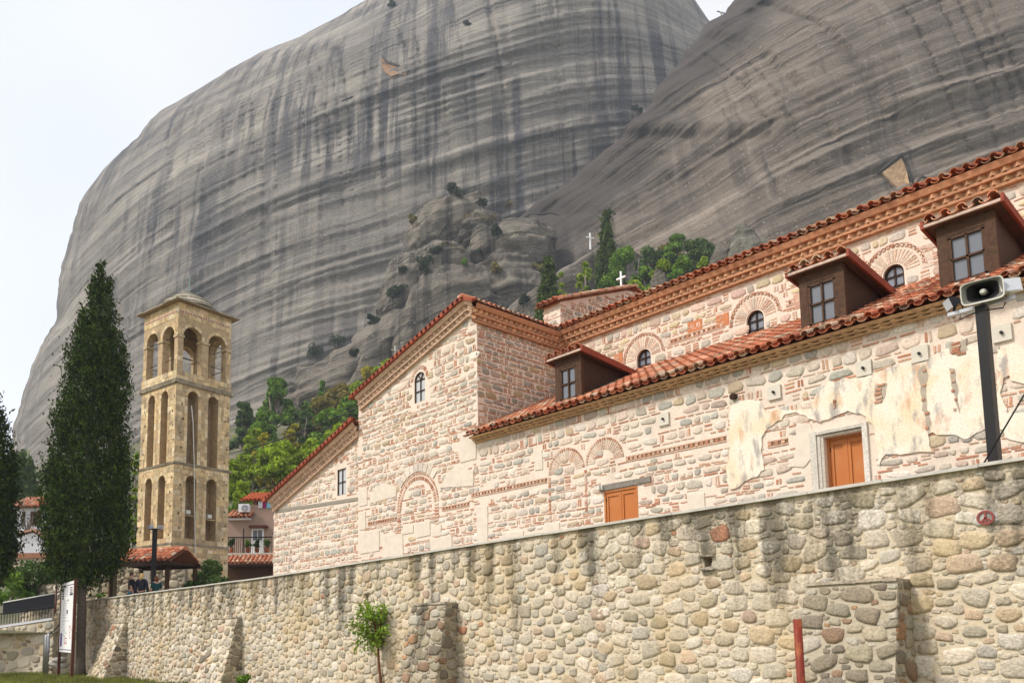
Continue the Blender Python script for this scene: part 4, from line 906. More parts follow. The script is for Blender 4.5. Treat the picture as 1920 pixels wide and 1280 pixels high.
for u_ in (rk0[0] + .15,): mb.quad((u_, VF - .30, zrake(u_) - .05), (u_, VF - .24, zrake(u_) - .17), (u_, VF, zrake(u_) - .17), (u_, VF, zrake(u_) - .05), (.6, .36, .25))
mb.build('narthex_cornice', M['terracotta'], church)
mb = MB(); Sx = np.array([math.cos(math.atan(RS)), 0, math.sin(math.atan(RS))]); Nx = np.array([-Sx[2], 0, Sx[0]])
tiles(mb, (rk0[0] - .1, 24, zrake(rk0[0] - .1)), (0, -1, 0), Sx, Nx, 24 - VO, (URIDGE - rk0[0] + .1) / Sx[0], .26)
S2 = np.array([-math.cos(math.atan(SE)), 0, -math.sin(math.atan(SE))]); N2 = np.array([-S2[2], 0, -S2[0]]); N2 = N2 if N2[2] > 0 else -N2
tiles(mb, (EU, VO - .02, ZE), (0, 1, 0), S2, N2, VN - .35 - VO, (EU - URIDGE) / abs(S2[0]), .2)
mb.tube([(URIDGE, VO - .06, ZR + .03), (URIDGE, 23, ZR + .03)], .11, 8, (.5, .2, .11))
mb.tube([(URIDGE - .25, VO + .05, ZR + .1), (URIDGE - .25, VO + .35, ZR + .12)], .1, 8, (.62, .36, .27))
# red edging tiles along the rake
for i in range(28):
    f0 = i / 28; f1 = (i + 1) / 28 + .012; ua_ = rk0[0] - .1 + (URIDGE - rk0[0] + .1) * f0; ub_ = rk0[0] - .1 + (URIDGE - rk0[0] + .1) * f1
    mb.beam((ua_, VO - .03, zrake(ua_) + .02), (ub_, VO - .03, zrake(ub_) + .035), .09, .13, jitter((.30, .07, .035), .2))
mb.beam((URIDGE, VO - .03, ZR + .02), (EU - .05, VO - .03, ZE + .03), .09, .12, (.30, .07, .035))
mb.build('narthex_roof', M['terracotta'], church)
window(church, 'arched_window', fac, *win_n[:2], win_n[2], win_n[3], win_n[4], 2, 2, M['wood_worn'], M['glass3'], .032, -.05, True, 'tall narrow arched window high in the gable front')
# low western lean-to
lk0 = on_v(497, 938, VO); lk1 = on_v(672, 776, VO); LS = (lk1[2] - lk0[2]) / (lk1[0] - lk0[0]); zl = lambda a: lk1[2] + (a - lk1[0]) * LS
LW = uz(510, 1000)[0]; lf = lambda a, z, h: (a, VF + .08 - h, z)
win_l = (uz(629, 900)[0], uz(645, 900)[0], uz(637, 927)[1], uz(637, 878)[1], 0)
mb = MB(); pierced_wall(mb, lf, LW, NW, 2.6, lambda a: zl(a) - .12, [win_l], .2, step=.8)
lm0 = in_rects([(win_l[0] - .13, win_l[1] + .13, win_l[2] - .1, win_l[3] + .3)]); zled = lambda a: np.interp(a, [uz(519, 958)[0], uz(670, 935)[0]], [uz(519, 957)[1], uz(670, 934)[1]])
cloisonne(mb, lf, LW, NW, 3.6, 9.3, PAL_CHURCH, lambda a, z, r: lm0(a, z, r * .7) or z > zl(a) - .55 or a < LW + r * .5 or a > NW - r * .7 or abs(z - zled(a)) < .12, .7, hmin=.12, hmax=.24, mats=(1, 1))
mb.hexa([lf(a, zled(a) + dz, h) for h in (-.02, .025) for a, dz in ((LW + .2, -.06), (NW - .05, -.06), (NW - .05, .06), (LW + .2, .06))], (.30, .27, .22), 1)
wcl = (win_l[0] + win_l[1]) / 2
for sx in (-.22, .2): arch_ring(mb, lf, wcl + sx, win_l[3] + .16, .16, .30, 8, PAL_BRICK, .3, 2.85, .018, .3, 1)
mb.quad((LW, VF + .08, 2.6), (LW, VF + .08, zl(LW) - .12), (LW, 24, zl(LW) - .12), (LW, 24, 2.6)); mb.build('lean_to_wall', MS, church)
mb = MB(); cornice(mb, lambda a, t, h: (a, VF + .08 - h, zl(a) + t - .05), lk0[0] + .12, NW + .02, .46, .34, .2, col=(.62, .43, .31), tooth=(.64, .45, .32)); mb.build('lean_to_cornice', M['terracotta'], church)
mb = MB(); Sx = np.array([math.cos(math.atan(LS)), 0, math.sin(math.atan(LS))]); Nx = np.array([-Sx[2], 0, Sx[0]])
tiles(mb, (lk0[0] - .1, 24, zl(lk0[0] - .1)), (0, -1, 0), Sx, Nx, 24 - VO, (NW - lk0[0] + .1) / Sx[0], .26)
for i in range(26):
    f0 = i / 26; f1 = (i + 1) / 26 + .012; ua_ = lk0[0] - .1 + (NW - lk0[0] + .1) * f0; ub_ = lk0[0] - .1 + (NW - lk0[0] + .1) * f1
    mb.beam((ua_, VO - .03, zl(ua_) + .02), (ub_, VO - .03, zl(ub_) + .035), .09, .13, jitter((.30, .07, .035), .2))
mb.build('lean_to_roof', M['terracotta'], church)
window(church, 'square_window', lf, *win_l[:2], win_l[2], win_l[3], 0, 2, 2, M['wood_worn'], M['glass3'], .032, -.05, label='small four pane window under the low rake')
# nave wall with its arched windows
ZN = on_v(1300, 521, VN - .35)[2]
nw = []
for px, yb, yt, hw in ((1207, 698, 654, 13.5), (1416, 632, 581, 16.5), (1676, 552, 495, 20)):
    u0, u1 = uz(px - hw, (yb + yt) / 2, VN)[0], uz(px + hw, (yb + yt) / 2, VN)[0]; zt_ = uz(px, yt, VN)[1]; r_ = (u1 - u0) / 2; nw.append((u0, u1, 9.3, zt_ - r_, r_))
nw.append((nw[2][0] + 3.5, nw[2][1] + 3.5, 9.3, nw[2][3], nw[2][4]))
zb_ = uz(1320, 630, VN)[1]
mb = MB(); pierced_wall(mb, nav, C1U, 1.0, 8.8, lambda a: ZN, nw, .25)
ringn = [ring_m(((o[0] + o[1]) / 2, o[3]), o[4] - .05, o[4] + .55) for o in nw]
nm0 = in_rects([(o[0], o[1], 9, o[3] + o[4]) for o in nw])
zbn = 9.93
def nmask(a, z, r):
    return nm0(a, z, r * .7) or any(q(a, z, r * .6) for q in ringn) or abs(z - zbn) < .1 or a < C1U + r * .6
cloisonne(mb, nav, C1U, -3.4, 9.2, ZN - .42, PAL_NAVE, nmask, .8, hmin=.13, hmax=.26, wob=.02, mats=(1, 1))
for o in nw:
    c_ = (o[0] + o[1]) / 2
    arch_ring(mb, nav, c_, o[3], o[4] + .04, o[4] + .34, 19, PAL_VOUS, proud=.015, gap=.25, mat=1)
    arch_ring(mb, nav, c_, o[3], o[4] + .40, o[4] + .46, 20, PAL_BRICK, proud=.03, gap=.4, mat=1)
    arch_ring(mb, nav, c_, o[3], o[4] + .46, o[4] + .50, 6, [((.62, .42, .32), 1)], proud=.03, gap=.02, mat=1)
prev = C1U + .3
for o in nw:
    if o[0] - .55 > prev: dentils(mb, nav, prev, o[0] - .62, zbn, .085, 1)
    prev = o[1] + .62
for px, py, w_ in ((1497, 562, 18), (1908, 416, 22), (1303, 612, 28), (1355, 600, 24), (1248, 640, 18), (1160, 672, 16), (1740, 486, 24)):
    u_, z_ = uz(px, py, VN); ww = uz(px + w_, py, VN)[0] - u_; mb.hexa([nav(a, zz, h) for h in (-.01, .012) for a, zz in ((u_ - ww / 2, z_ - .17), (u_ + ww / 2, z_ - .17), (u_ + ww / 2, z_ + .17), (u_ - ww / 2, z_ + .17))], random.choice([(.56, .22, .10), (.62, .38, .29), (.66, .56, .46)]), 1)
mb.build('nave_wall', MS, church)
mb = MB(); cornice(mb, lambda a, t, h: (a, VN - h, ZN + t), C1U + .02, 1.0, .50, .34, .23); mb.build('nave_cornice', M['terracotta'], church)
SLN = math.atan(.42); Sn = np.array([0, math.cos(SLN), math.sin(SLN)]); Nn_ = np.array([0, -Sn[2], Sn[1]])
mb = MB(); tiles(mb, (C1U + .05, VN - .36, ZN + .0), (1, 0, 0), Sn, Nn_, 18.0, 3.8, .245)
mb.quad((C1U, VN + 3.1, ZN + 1.45), (1, VN + 3.1, ZN + 1.45), (1, VN + 6.6, ZN), (C1U, VN + 6.6, ZN), (.4, .15, .08)); mb.quad((C1U, VN + 6.6, 2.6), (1, VN + 6.6, 2.6), (1, VN + 6.6, ZN), (C1U, VN + 6.6, ZN), (.5, .42, .33))
mb.build('nave_roof', M['terracotta'], church)
for i, o in enumerate(nw): window(church, 'arched_window', nav, o[0] + .02, o[1] - .02, o[2], o[3], o[4] - .02, 2, 3, M['wood_dark'], M['glass'], .06, -.1)
# aisle roof and cornice
VE = VF - .35; ZA = on_v(1500, 627, VE)[2] - .12; AS = (9.30 - ZA) / (VN - VE); zroof = lambda v: ZA + (v - VE) * AS
Sa = np.array([0, 1, AS]); Sa /= np.linalg.norm(Sa); Na = np.array([0, -Sa[2], Sa[1]])
mb = MB(); UL = on_v(874, 806, VE)[0]
tiles(mb, (UL, VE, ZA), (1, 0, 0), Sa, Na, 0.6 - UL, (VN - VE) / Sa[1], .245); mb.build('aisle_roof', M['terracotta'], church)
mb = MB(); cornice(mb, lambda a, t, h: (a, VF - h, ZA + t - .01), UL + .05, .6, ZA - 7.22, .32, .22, (.56, .36, .20), tooth=(.60, .39, .22)); mb.build('aisle_cornice', M['terracotta'], church)
# upper gable behind, with the white cross
gt = on_u(1046, 566, C1U); gr_ = on_u(1186, 543, C1U)
mb = MB(); gm = lambda a, z, h: (C1U + .05 + h, a, z); v0g, vr = VN - .02, gr_[1]; z0g, zrg = gt[2], gr_[2]
ztop_g = lambda a: z0g + (min(a, 2 * vr - a) - v0g) / (vr - v0g) * (zrg - z0g)
pierced_wall(mb, gm, v0g, 2 * vr - v0g, ZN - .5, ztop_g, [], .2, step=.6)
cloisonne(mb, gm, v0g, 2 * vr - v0g, ZN - .3, zrg, PAL_EAST_SHADE, lambda a, z, r: z > ztop_g(a) - r * .5 - .06 or a < v0g + r * .5, .9, hmin=.1, hmax=.2, mats=(1, 1), PAL_BRICK=PAL_BRICK2)
sg_ = lambda a, z, h: (a, v0g - h, z); ug = on_v(1020, 585, v0g)[0]
pierced_wall(mb, sg_, ug, C1U + .05, ZN - .6, lambda a: z0g, [], .2); cloisonne(mb, sg_, ug, C1U, ZN - .4, z0g, PAL_NAVE, lambda a, z, r: a < ug + r * .5 or a > C1U - r * .3 or z > z0g - .08, .8, hmin=.1, hmax=.2, mats=(1, 1))
mb.build('upper_gable_wall', MS, church)
mb = MB(); Sg = np.array([0, vr - v0g, zrg - z0g]); lg = np.linalg.norm(Sg); Sg /= lg; Ng = np.array([0, -Sg[2], Sg[1]])
tiles(mb, (ug - .15, v0g - .2, z0g - .2 * Sg[2] + .05), (1, 0, 0), Sg, Ng, C1U + .25 - ug, lg + .25, .22, gain=1.1)
Sg2 = np.array([0, -Sg[1], Sg[2]]); tiles(mb, (ug - .15, 2 * vr - v0g + .2, z0g + .05), (1, 0, 0), Sg2, np.array([0, Sg2[2], -Sg2[1]]) * 1.0, C1U + .25 - ug, lg + .2, .22)
for i in range(9):
    f = i / 9; p = np.array((C1U + .2, v0g - .15, z0g + .04)) + Sg * lg * f; mb.beam(p, p + Sg * lg / 8, .22, .05, jitter((.55, .33, .22), .2), upv=Ng)
mb.build('upper_gable_roof', M['terracotta'], church)
cb = on_u(1165, 541, C1U - .3); ct = on_u(1164, 509, C1U - .3); hgt = ct[2] - cb[2]
mb = MB(); mb.beam(cb - np.array([0, 0, .2]), ct, .055, .055); mb.beam((cb[0] - hgt * .3, cb[1], cb[2] + hgt * .62), (cb[0] + hgt * .3, cb[1], cb[2] + hgt * .62), .053, .057)
mb.build('white_cross', M['white'], church)
# doors
def door(dd, label, rec):
    mb = MB(); u0, u1, z0, z1, _ = dd
    for x0, x1 in ((u0, u0 + .05), (u1 - .05, u1)): mb.box((x0, VF + rec - .03, z0), (x1, VF + rec + .07, z1))
    mb.box((u0 + .05, VF + rec - .03, z1 - .05), (u1 - .05, VF + rec + .07, z1)); fr = mb.build('door_frame', M['door'], church); fr['label'] = label
    um = (u0 + u1) / 2
    for x0, x1 in ((u0 + .053, um - .012), (um + .012, u1 - .053)):
        mb = MB(); y = VF + rec; w_ = .06
        mb.box((x0, y + .02, z0), (x1, y + .05, z1 - .055))
        mb.box((x0, y - .005, z0), (x0 + w_, y + .02, z1 - .055)); mb.box((x1 - w_, y - .005, z0), (x1, y + .02, z1 - .055)); mb.box((x0 + w_, y - .004, z1 - .15), (x1 - w_, y + .02, z1 - .055)); mb.box((x0 + w_, y - .004, z0), (x1 - w_, y + .02, z0 + .12))
        mb.build('door_leaf', M['door'], fr)
    mb = MB(); mb.box((um - .014, VF + rec - .014, z0), (um + .014, VF + rec + .05, z1 - .055)); mb.build('cover_strip', M['door'], fr)
    mb = MB(); mb.box((um + .03, VF + rec - .03, z0 + 1.02), (um + .05, VF + rec - .006, z0 + 1.16)); mb.tube([(um + .04, VF + rec - .03, z0 + 1.1), (um + .11, VF + rec - .035, z0 + 1.1)], .008, 5); mb.build('handle', M['iron'], fr)
    for x in (u0 + .055, u1 - .055):
        for z in (z1 - .28, z1 - 1.1): mb = MB(); mb.tube([(x, VF + rec - .012, z), (x, VF + rec - .012, z + .1)], .011, 6); mb.build('hinge', M['iron'], fr)
door(d1, 'orange brown double door nearly flush with the wall', .02); door(d2, 'orange brown double door set deep in a pale stone frame', .16)
mb = MB(); mb.hexa([fac(a, z, h) for h in (-.02, .04) for a, z in ((d1[0] - .12, d1[3] + .01), (d1[1] + .4, d1[3] + .03), (d1[1] + .4, d1[3] + .15), (d1[0] - .12, d1[3] + .16))], (.22, .20, .17)); mb.build('lintel', M['terracotta'], church)
mb = MB()
mb.box((d2[0] - .26, VF - .05, 3), (d2[0] - .13, VF + .05, d2[3] + .14), (.62, .58, .50)); mb.box((d2[0] - .128, VF - .02, 3), (d2[0] - .062, VF + .05, d2[3] + .06), (.58, .54, .46)); mb.box((d2[0] - .06, VF - .005, 3), (d2[0] - .004, VF + .05, d2[3] + .02), (.52, .48, .4))
mb.box((d2[1] + .004, VF - .05, 3), (d2[1] + .1, VF + .05, d2[3] + .14), (.68, .64, .57)); mb.box((d2[0] - .128, VF - .05, d2[3] + .07), (d2[1] + .002, VF + .05, d2[3] + .13), (.55, .51, .44)); mb.box((d2[0] - .002, VF - .02, d2[3] + .002), (d2[1] + .002, VF + .2, d2[3] + .068), (.30, .26, .2))
mb.build('stone_door_surround', M['church_stone'], church)
for (u0, u1, z0, z1) in slab_r:
    mb = MB(); mb.hexa([fac(a + random.uniform(-.015, .015), z + random.uniform(-.015, .015), h) for h in (-.02, .022) for a, z in ((u0, z0), (u1, z0), (u1, z1), (u0, z1))]); mb.build('marble_slab', M['marble'], church)
from mathutils.geometry import tessellate_polygon
def patch(pts, name, mat, thick=.034, jag=.04, seed=0.0):
    P = []
    for (x0, y0), (x1, y1) in zip(pts, pts[1:] + pts[:1]):
        a0, z0 = uz(x0, y0); a1, z1 = uz(x1, y1); n = max(1, int(math.hypot(a1 - a0, z1 - z0) / .07))
        for k in range(n):
            f = k / n; a = a0 + (a1 - a0) * f; z = z0 + (z1 - z0) * f; P.append((a + jag * 1.6 * mnoise.noise((a * 6, z * 6, seed)) + jag * random.uniform(-.4, .4), z + jag * 1.6 * mnoise.noise((a * 6, z * 6, seed + 9)) + jag * random.uniform(-.4, .4)))
    tri = tessellate_polygon([[Vector((p[0], p[1], 0)) for p in P]]); mb = MB(); n = len(P)
    mb.add([fac(*p, thick) for p in P], [tuple(t) for t in tri])
    for i in range(n): p, q = P[i], P[(i + 1) % n]; mb.quad(fac(*p, -.01), fac(*q, -.01), fac(*q, thick), fac(*p, thick))
    return mb.build(name, mat, church)
z8 = lambda L: [(1320 + x / 3.2, 600 + y / 3.2) for x, y in L]
patch(z8([(150, 520), (200, 485), (330, 480), (380, 540), (550, 545), (640, 520), (720, 390), (850, 360), (1000, 330), (1230, 250), (1300, 262), (1460, 180), (1700, 130), (1735, 640), (1560, 715), (1480, 680), (1380, 670), (1345, 700), (1370, 790), (1100, 810), (1055, 870), (1020, 640), (985, 585), (890, 540), (700, 610), (640, 592), (560, 560), (490, 570), (360, 680), (345, 770), (370, 890), (250, 970), (170, 1015), (140, 960), (160, 700)]), 'plaster_patch', M['plaster'])
patch(z8([(1765, 180), (1860, 150), (2000, 180), (2000, 420), (1900, 380), (1840, 335), (1800, 360), (1785, 430), (1815, 560), (2000, 560), (2000, 760), (1840, 720), (1770, 640)]), 'plaster_patch', M['plaster'], seed=3)
def bare(pts, seed):           # places where the plaster has fallen off and brickwork shows
    o = patch(pts, 'bare_masonry', M['bare'], .038, .025, seed); P = [uz(*p) for p in pts]; a0, a1 = min(p[0] for p in P), max(p[0] for p in P); z0, z1 = min(p[1] for p in P), max(p[1] for p in P); mb = MB()
    for i in range(5): mb = MB(); brickbit(mb, fac, a0 + (a1 - a0) * random.uniform(.3, .7), z0 + (z1 - z0) * (i + .5) / 5, (a1 - a0) * random.uniform(.3, .55), .045, pick(PAL_BRICK2), random.uniform(-.1, .1), .055); mb.build('brick', M['terracotta'], o)
M['bare'] = mat_plain('bare_grey_mortar', (.40, .34, .27), .95, .35, 9, .6)
bare(z8([(1018, 430), (1040, 385), (1105, 370), (1100, 440), (1070, 500), (1030, 470)]), 11)
bare(z8([(1290, 300), (1325, 262), (1345, 330), (1335, 480), (1370, 640), (1350, 690), (1325, 560), (1300, 420)]), 12)
bare(z8([(1470, 290), (1510, 300), (1530, 420), (1540, 560), (1520, 500), (1490, 420)]), 13)
bare(z8([(1475, 150), (1580, 120), (1590, 180), (1530, 215), (1480, 195)]), 14)
bare(z8([(780, 490), (800, 480), (806, 520), (770, 530)]), 15)
patch([(693.6, 930), (705, 912), (721.5, 904), (744, 912), (743, 930), (695, 943)], 'plaster_patch', M['marble'], .025, .012, 5)
patch([(826, 914), (840, 885), (857, 872), (888, 882), (888, 910)], 'plaster_patch', M['marble'], .025, .012, 6)
patch(z8([(500, 880), (545, 820), (560, 620), (640, 620), (655, 690), (640, 830), (600, 880)]), 'plaster_patch', M['marble'], .02, .02, 7)
for a, z in plates:
    mb = MB(); mb.box((a - .14, VF - .05, z - .145), (a + .14, VF - .034, z + .145)); mb.box((a - .14, VF - .0335, z - .145), (a + .14, VF + .01, z + .145)); p_ = mb.build('anchor_plate', M['plate'], church)
    mb = MB(); mb.tube([(a, VF - .04, z), (a, VF - .10, z)], .028, 6); mb.build('bolt', M['iron'], p_)
mb = MB(); c_ = uz(1378, 742); mb.tube([(c_[0], VF + .05, c_[1]), (c_[0], VF - .12, c_[1] - .04)], .07, 8); mb.build('water_spout', M['wood_dark'], church)
# camera on the wall beside the near-flush door
p = uz(1128, 915); mb = MB(); mb.box((p[0] - .03, VF - .16, p[1] - .05), (p[0] + .05, VF - .03, p[1] + .04)); mb.box((p[0] + .052, VF - .1, p[1] - .06), (p[0] + .09, VF + .0, p[1] + .05)); o = mb.build('security_camera', M['offwhite']); tag(o, 'small white security camera fixed beside the left orange door', 'camera')
# dormers
def roof_hit(x, y):
    r = ray(x, y); n = np.array([0, -AS, 1.0]); k = (np.array([0, VE, ZA]) - EYE) @ n / (r @ n); return EYE + r * k
DM = [(-14.30, -13.38, (1160, 712)), (-7.47, -6.55, (1636, 570)), (-4.86, -3.92, (1911, 490))]
VD = VF + .28
for i, (u0, u1, tip) in enumerate(DM):
    zt_ = 8.96; zb0 = zroof(VD) + .04; vb = min(max(roof_hit(*tip)[1], VD + 1.0), VD + 2.2)
    lab = ('dark timber dormer nearest the shaded gable wall', 'dark timber dormer in the middle of the aisle roof', 'dark timber dormer above the loudspeaker post')[i]
    mb = MB(); pw = .17
    mb.box((u0, VD, zb0), (u0 + pw, VD + .12, zt_)); mb.box((u1 - pw, VD, zb0), (u1, VD + .12, zt_)); mb.box((u0 + pw, VD + .003, zt_ - .24), (u1 - pw, VD + .12, zt_ - .002)); mb.box((u0 + pw, VD + .003, zb0), (u1 - pw, VD + .12, zb0 + .1))
    fr = mb.build('dormer', M['wood_worn'], church); fr['label'] = lab
    zback = zroof(vb) + .02
    for u_ in (u0 + .02, u1 - .06):
        mb = MB(); tri_ = [(VD + .125, zb0 - .05), (vb, zback), (VD + .125, zt_)]
        V = [(u_ + d_, v, z) for d_ in (0, .04) for v, z in tri_]; mb.add(V, [(0, 2, 1), (3, 4, 5), (0, 1, 4, 3), (1, 2, 5, 4), (2, 0, 3, 5)]); mb.build('cheek', M['wood_dark'], fr)
    dz = (zback + .06 - (zt_ + .03)) / (vb - VD); vf0 = VD - .18; zf0 = zt_ + .04 - dz * .18
    Sd = np.array([0, -1, -dz]); ld = np.linalg.norm([vb - vf0, dz * (vb - vf0)]); Sd /= np.linalg.norm(Sd); Nd = np.array([0, Sd[2], -Sd[1]]); Nd = Nd if Nd[2] > 0 else -Nd
    mb = MB(); back = np.array([u0 - .16, vf0, zf0])
    tiles(mb, back, (1, 0, 0), -Sd, Nd, u1 - u0 + .32, ld, .235, .4)
    for u_ in (u0 - .17, u1 + .17): mb.beam((u_, vf0, zf0 + .0), (u_, vb, zf0 + dz * (vb - vf0)), .05, .16, (.28, .065, .035))
    mb.hexa([(u0 - .14, vf0 + .04, zf0 - .05), (u1 + .14, vf0 + .04, zf0 - .05), (u1 + .14, vb, zback - .0), (u0 - .14, vb, zback - .0), (u0 - .14, vf0 + .04, zf0 + .02), (u1 + .14, vf0 + .04, zf0 + .02), (u1 + .14, vb, zback + .05), (u0 - .14, vb, zback + .05)], (.10, .05, .03))
    mb.beam((u0 - .15, vf0 + .03, zf0 - .03), (u1 + .15, vf0 + .03, zf0 - .03), .05, .05, (.55, .42, .34))
    mb.build('dormer_roof', M['terracotta'], fr)
    mb = MB(); mf = lambda a, z, h: (a, VD - h, z); bars(mb, mf, u0 + pw + .03, u1 - pw - .03, zb0 + .14, zt_ - .28, 0, 2, 2, .06, -.03, .05); mb.build('window_sash', M['wood_worn'], fr)
    mb = MB(); mb.quad(mf(u0 + pw, zb0 + .1, -.05), mf(u1 - pw, zb0 + .1, -.05), mf(u1 - pw, zt_ - .24, -.05), mf(u0 + pw, zt_ - .24, -.05)); mb.build('pane', M['glass2'], fr)
    mb = MB(); mb.box((u0 + pw - .02, VD - .05, zb0 + .075), (u1 - pw + .02, VD - .002, zb0 + .1)); mb.build('sill', M['plate'], fr)
# ---------------------------------------------------------------- near retaining wall
VW = 11.7
wm = lambda a, z, h: (a, VW - h, z)
ztopw = lambda a: 3.43 + (a + 22.5) * .0125 if a > -22.5 else 3.43
retw = thing('retaining_wall', 'long rubble stone retaining wall with thin slab coping running across the foreground', 'stone wall', (-20, VW, 0))
butt = [(-5.46, -4.23, 2.30, .40, .95), (-14.75, -13.59, 2.35, .32, .75), (-25.9, -24.08, 2.3, .18, .75), (-36.2, -34.6, 2.35, .15, .95)]
peace = (uz(1853, 970, VW))
holes = [uz(1328, 1052, VW), uz(688, 1118, VW), uz(412, 1140, VW)]
def wmask(a, z, r):
    if z > ztopw(a) - .04 - r: return True
    for b in butt:
        if b[0] - .02 < a < b[1] + .02 and z < b[2] - .02: return True
    if abs(a - peace[0]) < .19 and abs(z - peace[1]) < .14: return True
    return any(abs(a - h[0]) < .13 + r * .5 and abs(z - h[1]) < .1 + r * .5 for h in holes)
mb = MB(); MW = [M['mortar_wall'], M['rubble']]
pierced_wall(mb, wm, -40.6, 1.5, -.3, ztopw, [(h[0] - .07, h[0] + .07, h[1] - .09, h[1] + .06, 0) for h in holes], .4, step=2)
mb.quad((-40.6, VW, -.3), (-40.6, VW + .45, -.3), (-40.6, VW + .45, 3.43), (-40.6, VW, 3.43)); mb.quad((-40.6, VW + .45, 0), (1.5, VW + .45, 0), (1.5, VW + .45, ztopw(1.5)), (-40.6, VW + .45, 3.43))
rubble(mb, wm, -9.5, -2.2, .45, 3.75, PAL_RUBBLE, .13, 1.5, .024, wmask, .02, 1.6, 1, n=12)
rubble(mb, wm, -24.0, -9.5, .1, 3.65, PAL_RUBBLE, .12, 1.4, .028, wmask, .03, 1.4, 1, n=10)
rubble(mb, wm, -40.5, -24.0, -.05, 3.5, PAL_RUBBLE, .125, 1.35, .04, wmask, .042, 1.3, 1, n=8)
stone(mb, wm, *peace, .17, .115, .03, (.60, .57, .52), 0, 14, 2.3, 1)
for h in holes:
    for dz, dw in ((.09, .13), (-.13, .12)): brickbit(mb, wm, h[0], h[1] + dz, dw * 2.2, .03, (.42, .38, .3), random.uniform(-.05, .05), .09, 1)
wall_o = mb.build('wall_body', MW, retw)
mb = MB(); u_ = -40.62
while u_ < 1.5:
    l_ = random.uniform(.9, 1.25); z0 = ztopw(u_); z1 = ztopw(u_ + l_); dz = random.uniform(-.005, .005)
    mb.hexa([(u_ + .004, VW - .07, z0 + .002 + dz), (u_ + l_ - .004, VW - .07, z1 + .002 + dz), (u_ + l_ - .004, VW + .5, z1 + .002), (u_ + .004, VW + .5, z0 + .002), (u_ + .004, VW - .07, z0 + .045 + dz), (u_ + l_ - .004, VW - .07, z1 + .045 + dz), (u_ + l_ - .004, VW + .5, z1 + .045), (u_ + .004, VW + .5, z0 + .045)]); u_ += l_
mb.build('coping', M['coping'], retw)
for bi, (u0, u1, zt_, p0, p1) in enumerate(butt):
    mb = MB(); sl = (p1 - p0) / zt_
    fb = lambda a, z, h: (a, VW - (p0 + (zt_ - z) * sl) - h, z)
    sp = .16 * (1 if bi == 0 else 2.0)
    lf_ = lambda z: u0 - sp * (zt_ - z) / zt_ * (1.0 if bi < 2 else 1.6)
    for z0, z1 in ((-.2, .8), (.8, 1.6), (1.6, zt_)):
        mb.quad(fb(lf_(z0), z0, 0), fb(u1, z0, 0), fb(u1, z1, 0), fb(lf_(z1), z1, 0))
        mb.quad(fb(u1, z0, 0), (u1, VW, z0), (u1, VW, z1), fb(u1, z1, 0)); mb.quad(fb(lf_(z0), z0, 0), (lf_(z0), VW, z0), (lf_(z1), VW, z1), fb(lf_(z1), z1, 0))
    mb.quad(fb(u0, zt_, 0), fb(u1, zt_, 0), (u1, VW, zt_), (u0, VW, zt_))
    pal = PAL_BUTT if bi in (0, 1) else PAL_RUBBLE + PAL_BUTT
    bm_ = lambda a, z, r: a < lf_(z) + r * .8 or a > u1 - r * .9 or z > zt_ - r - .06
    rubble(mb, fb, u0 - .5, u1, 0, zt_, pal, .125, 1.6, .035, bm_, .024 if bi < 2 else .045, 2.6, 1, n=10)
    sd = lambda a, z, h: (u1 + h, VW - a, z)
    rubble(mb, sd, 0, p1, 0, zt_, PAL_BUTT, .13, 1.2, .035, lambda a, z, r: a > p0 + (zt_ - z) * sl - r or a < r or z > zt_ - r, .03, 1.2, 1)
    for q in range(7):
        a = u0 + (u1 - u0) * (q + .5) / 7; brickbit(mb, fb, a, zt_ - .015 + random.uniform(-.01, .01), (u1 - u0) / 6.6, .05, jitter((.38, .33, .25), .2), random.uniform(-.03, .03), .035, 1)
    o = mb.build('buttress', [M['mortar_butt'] if bi < 2 else M['mortar_wall'], M['rubble']], retw); o['label'] = ('dark stained buttress on the right', 'buttress beside the sapling', 'low battered buttress', 'buttress nearest the notice board')[bi]
# peace symbol painted on a stone
mb = MB(); pc = peace; rr = .088; yy = .031
ring_ = [wm(pc[0] - .02 + rr * math.cos(t), pc[1] + rr * .92 * math.sin(t), yy + .012 - .004 * 0) for t in np.linspace(0, 2 * math.pi, 25)]
for a, b_ in zip(ring_, ring_[1:]): mb.beam(a, b_, .008, .026, upv=(0, 1, 0)) if False else mb.beam(a, b_, .026, .008, upv=(0, -1, 0))
cc = np.array(wm(pc[0] - .02, pc[1], yy + .012))
for t in (math.pi / 2, -math.pi / 2, -math.pi / 2 - .75, -math.pi / 2 + .85): mb.beam(cc, cc + np.array([rr * math.cos(t), 0, rr * .92 * math.sin(t)]), .022, .007, upv=(0, -1, 0))
M['redpaint'] = mat_plain('dull_red_paint', (.27, .07, .06), .8, .3, 30, .1)
o = mb.build('peace_symbol', M['redpaint'], retw)
# terrace the church stands on
mb = MB(); mb.box((-75, VW + .46, .02), (4, 60, 2.75)); tag(mb.build('terrace', M['asphalt']), kind='structure')

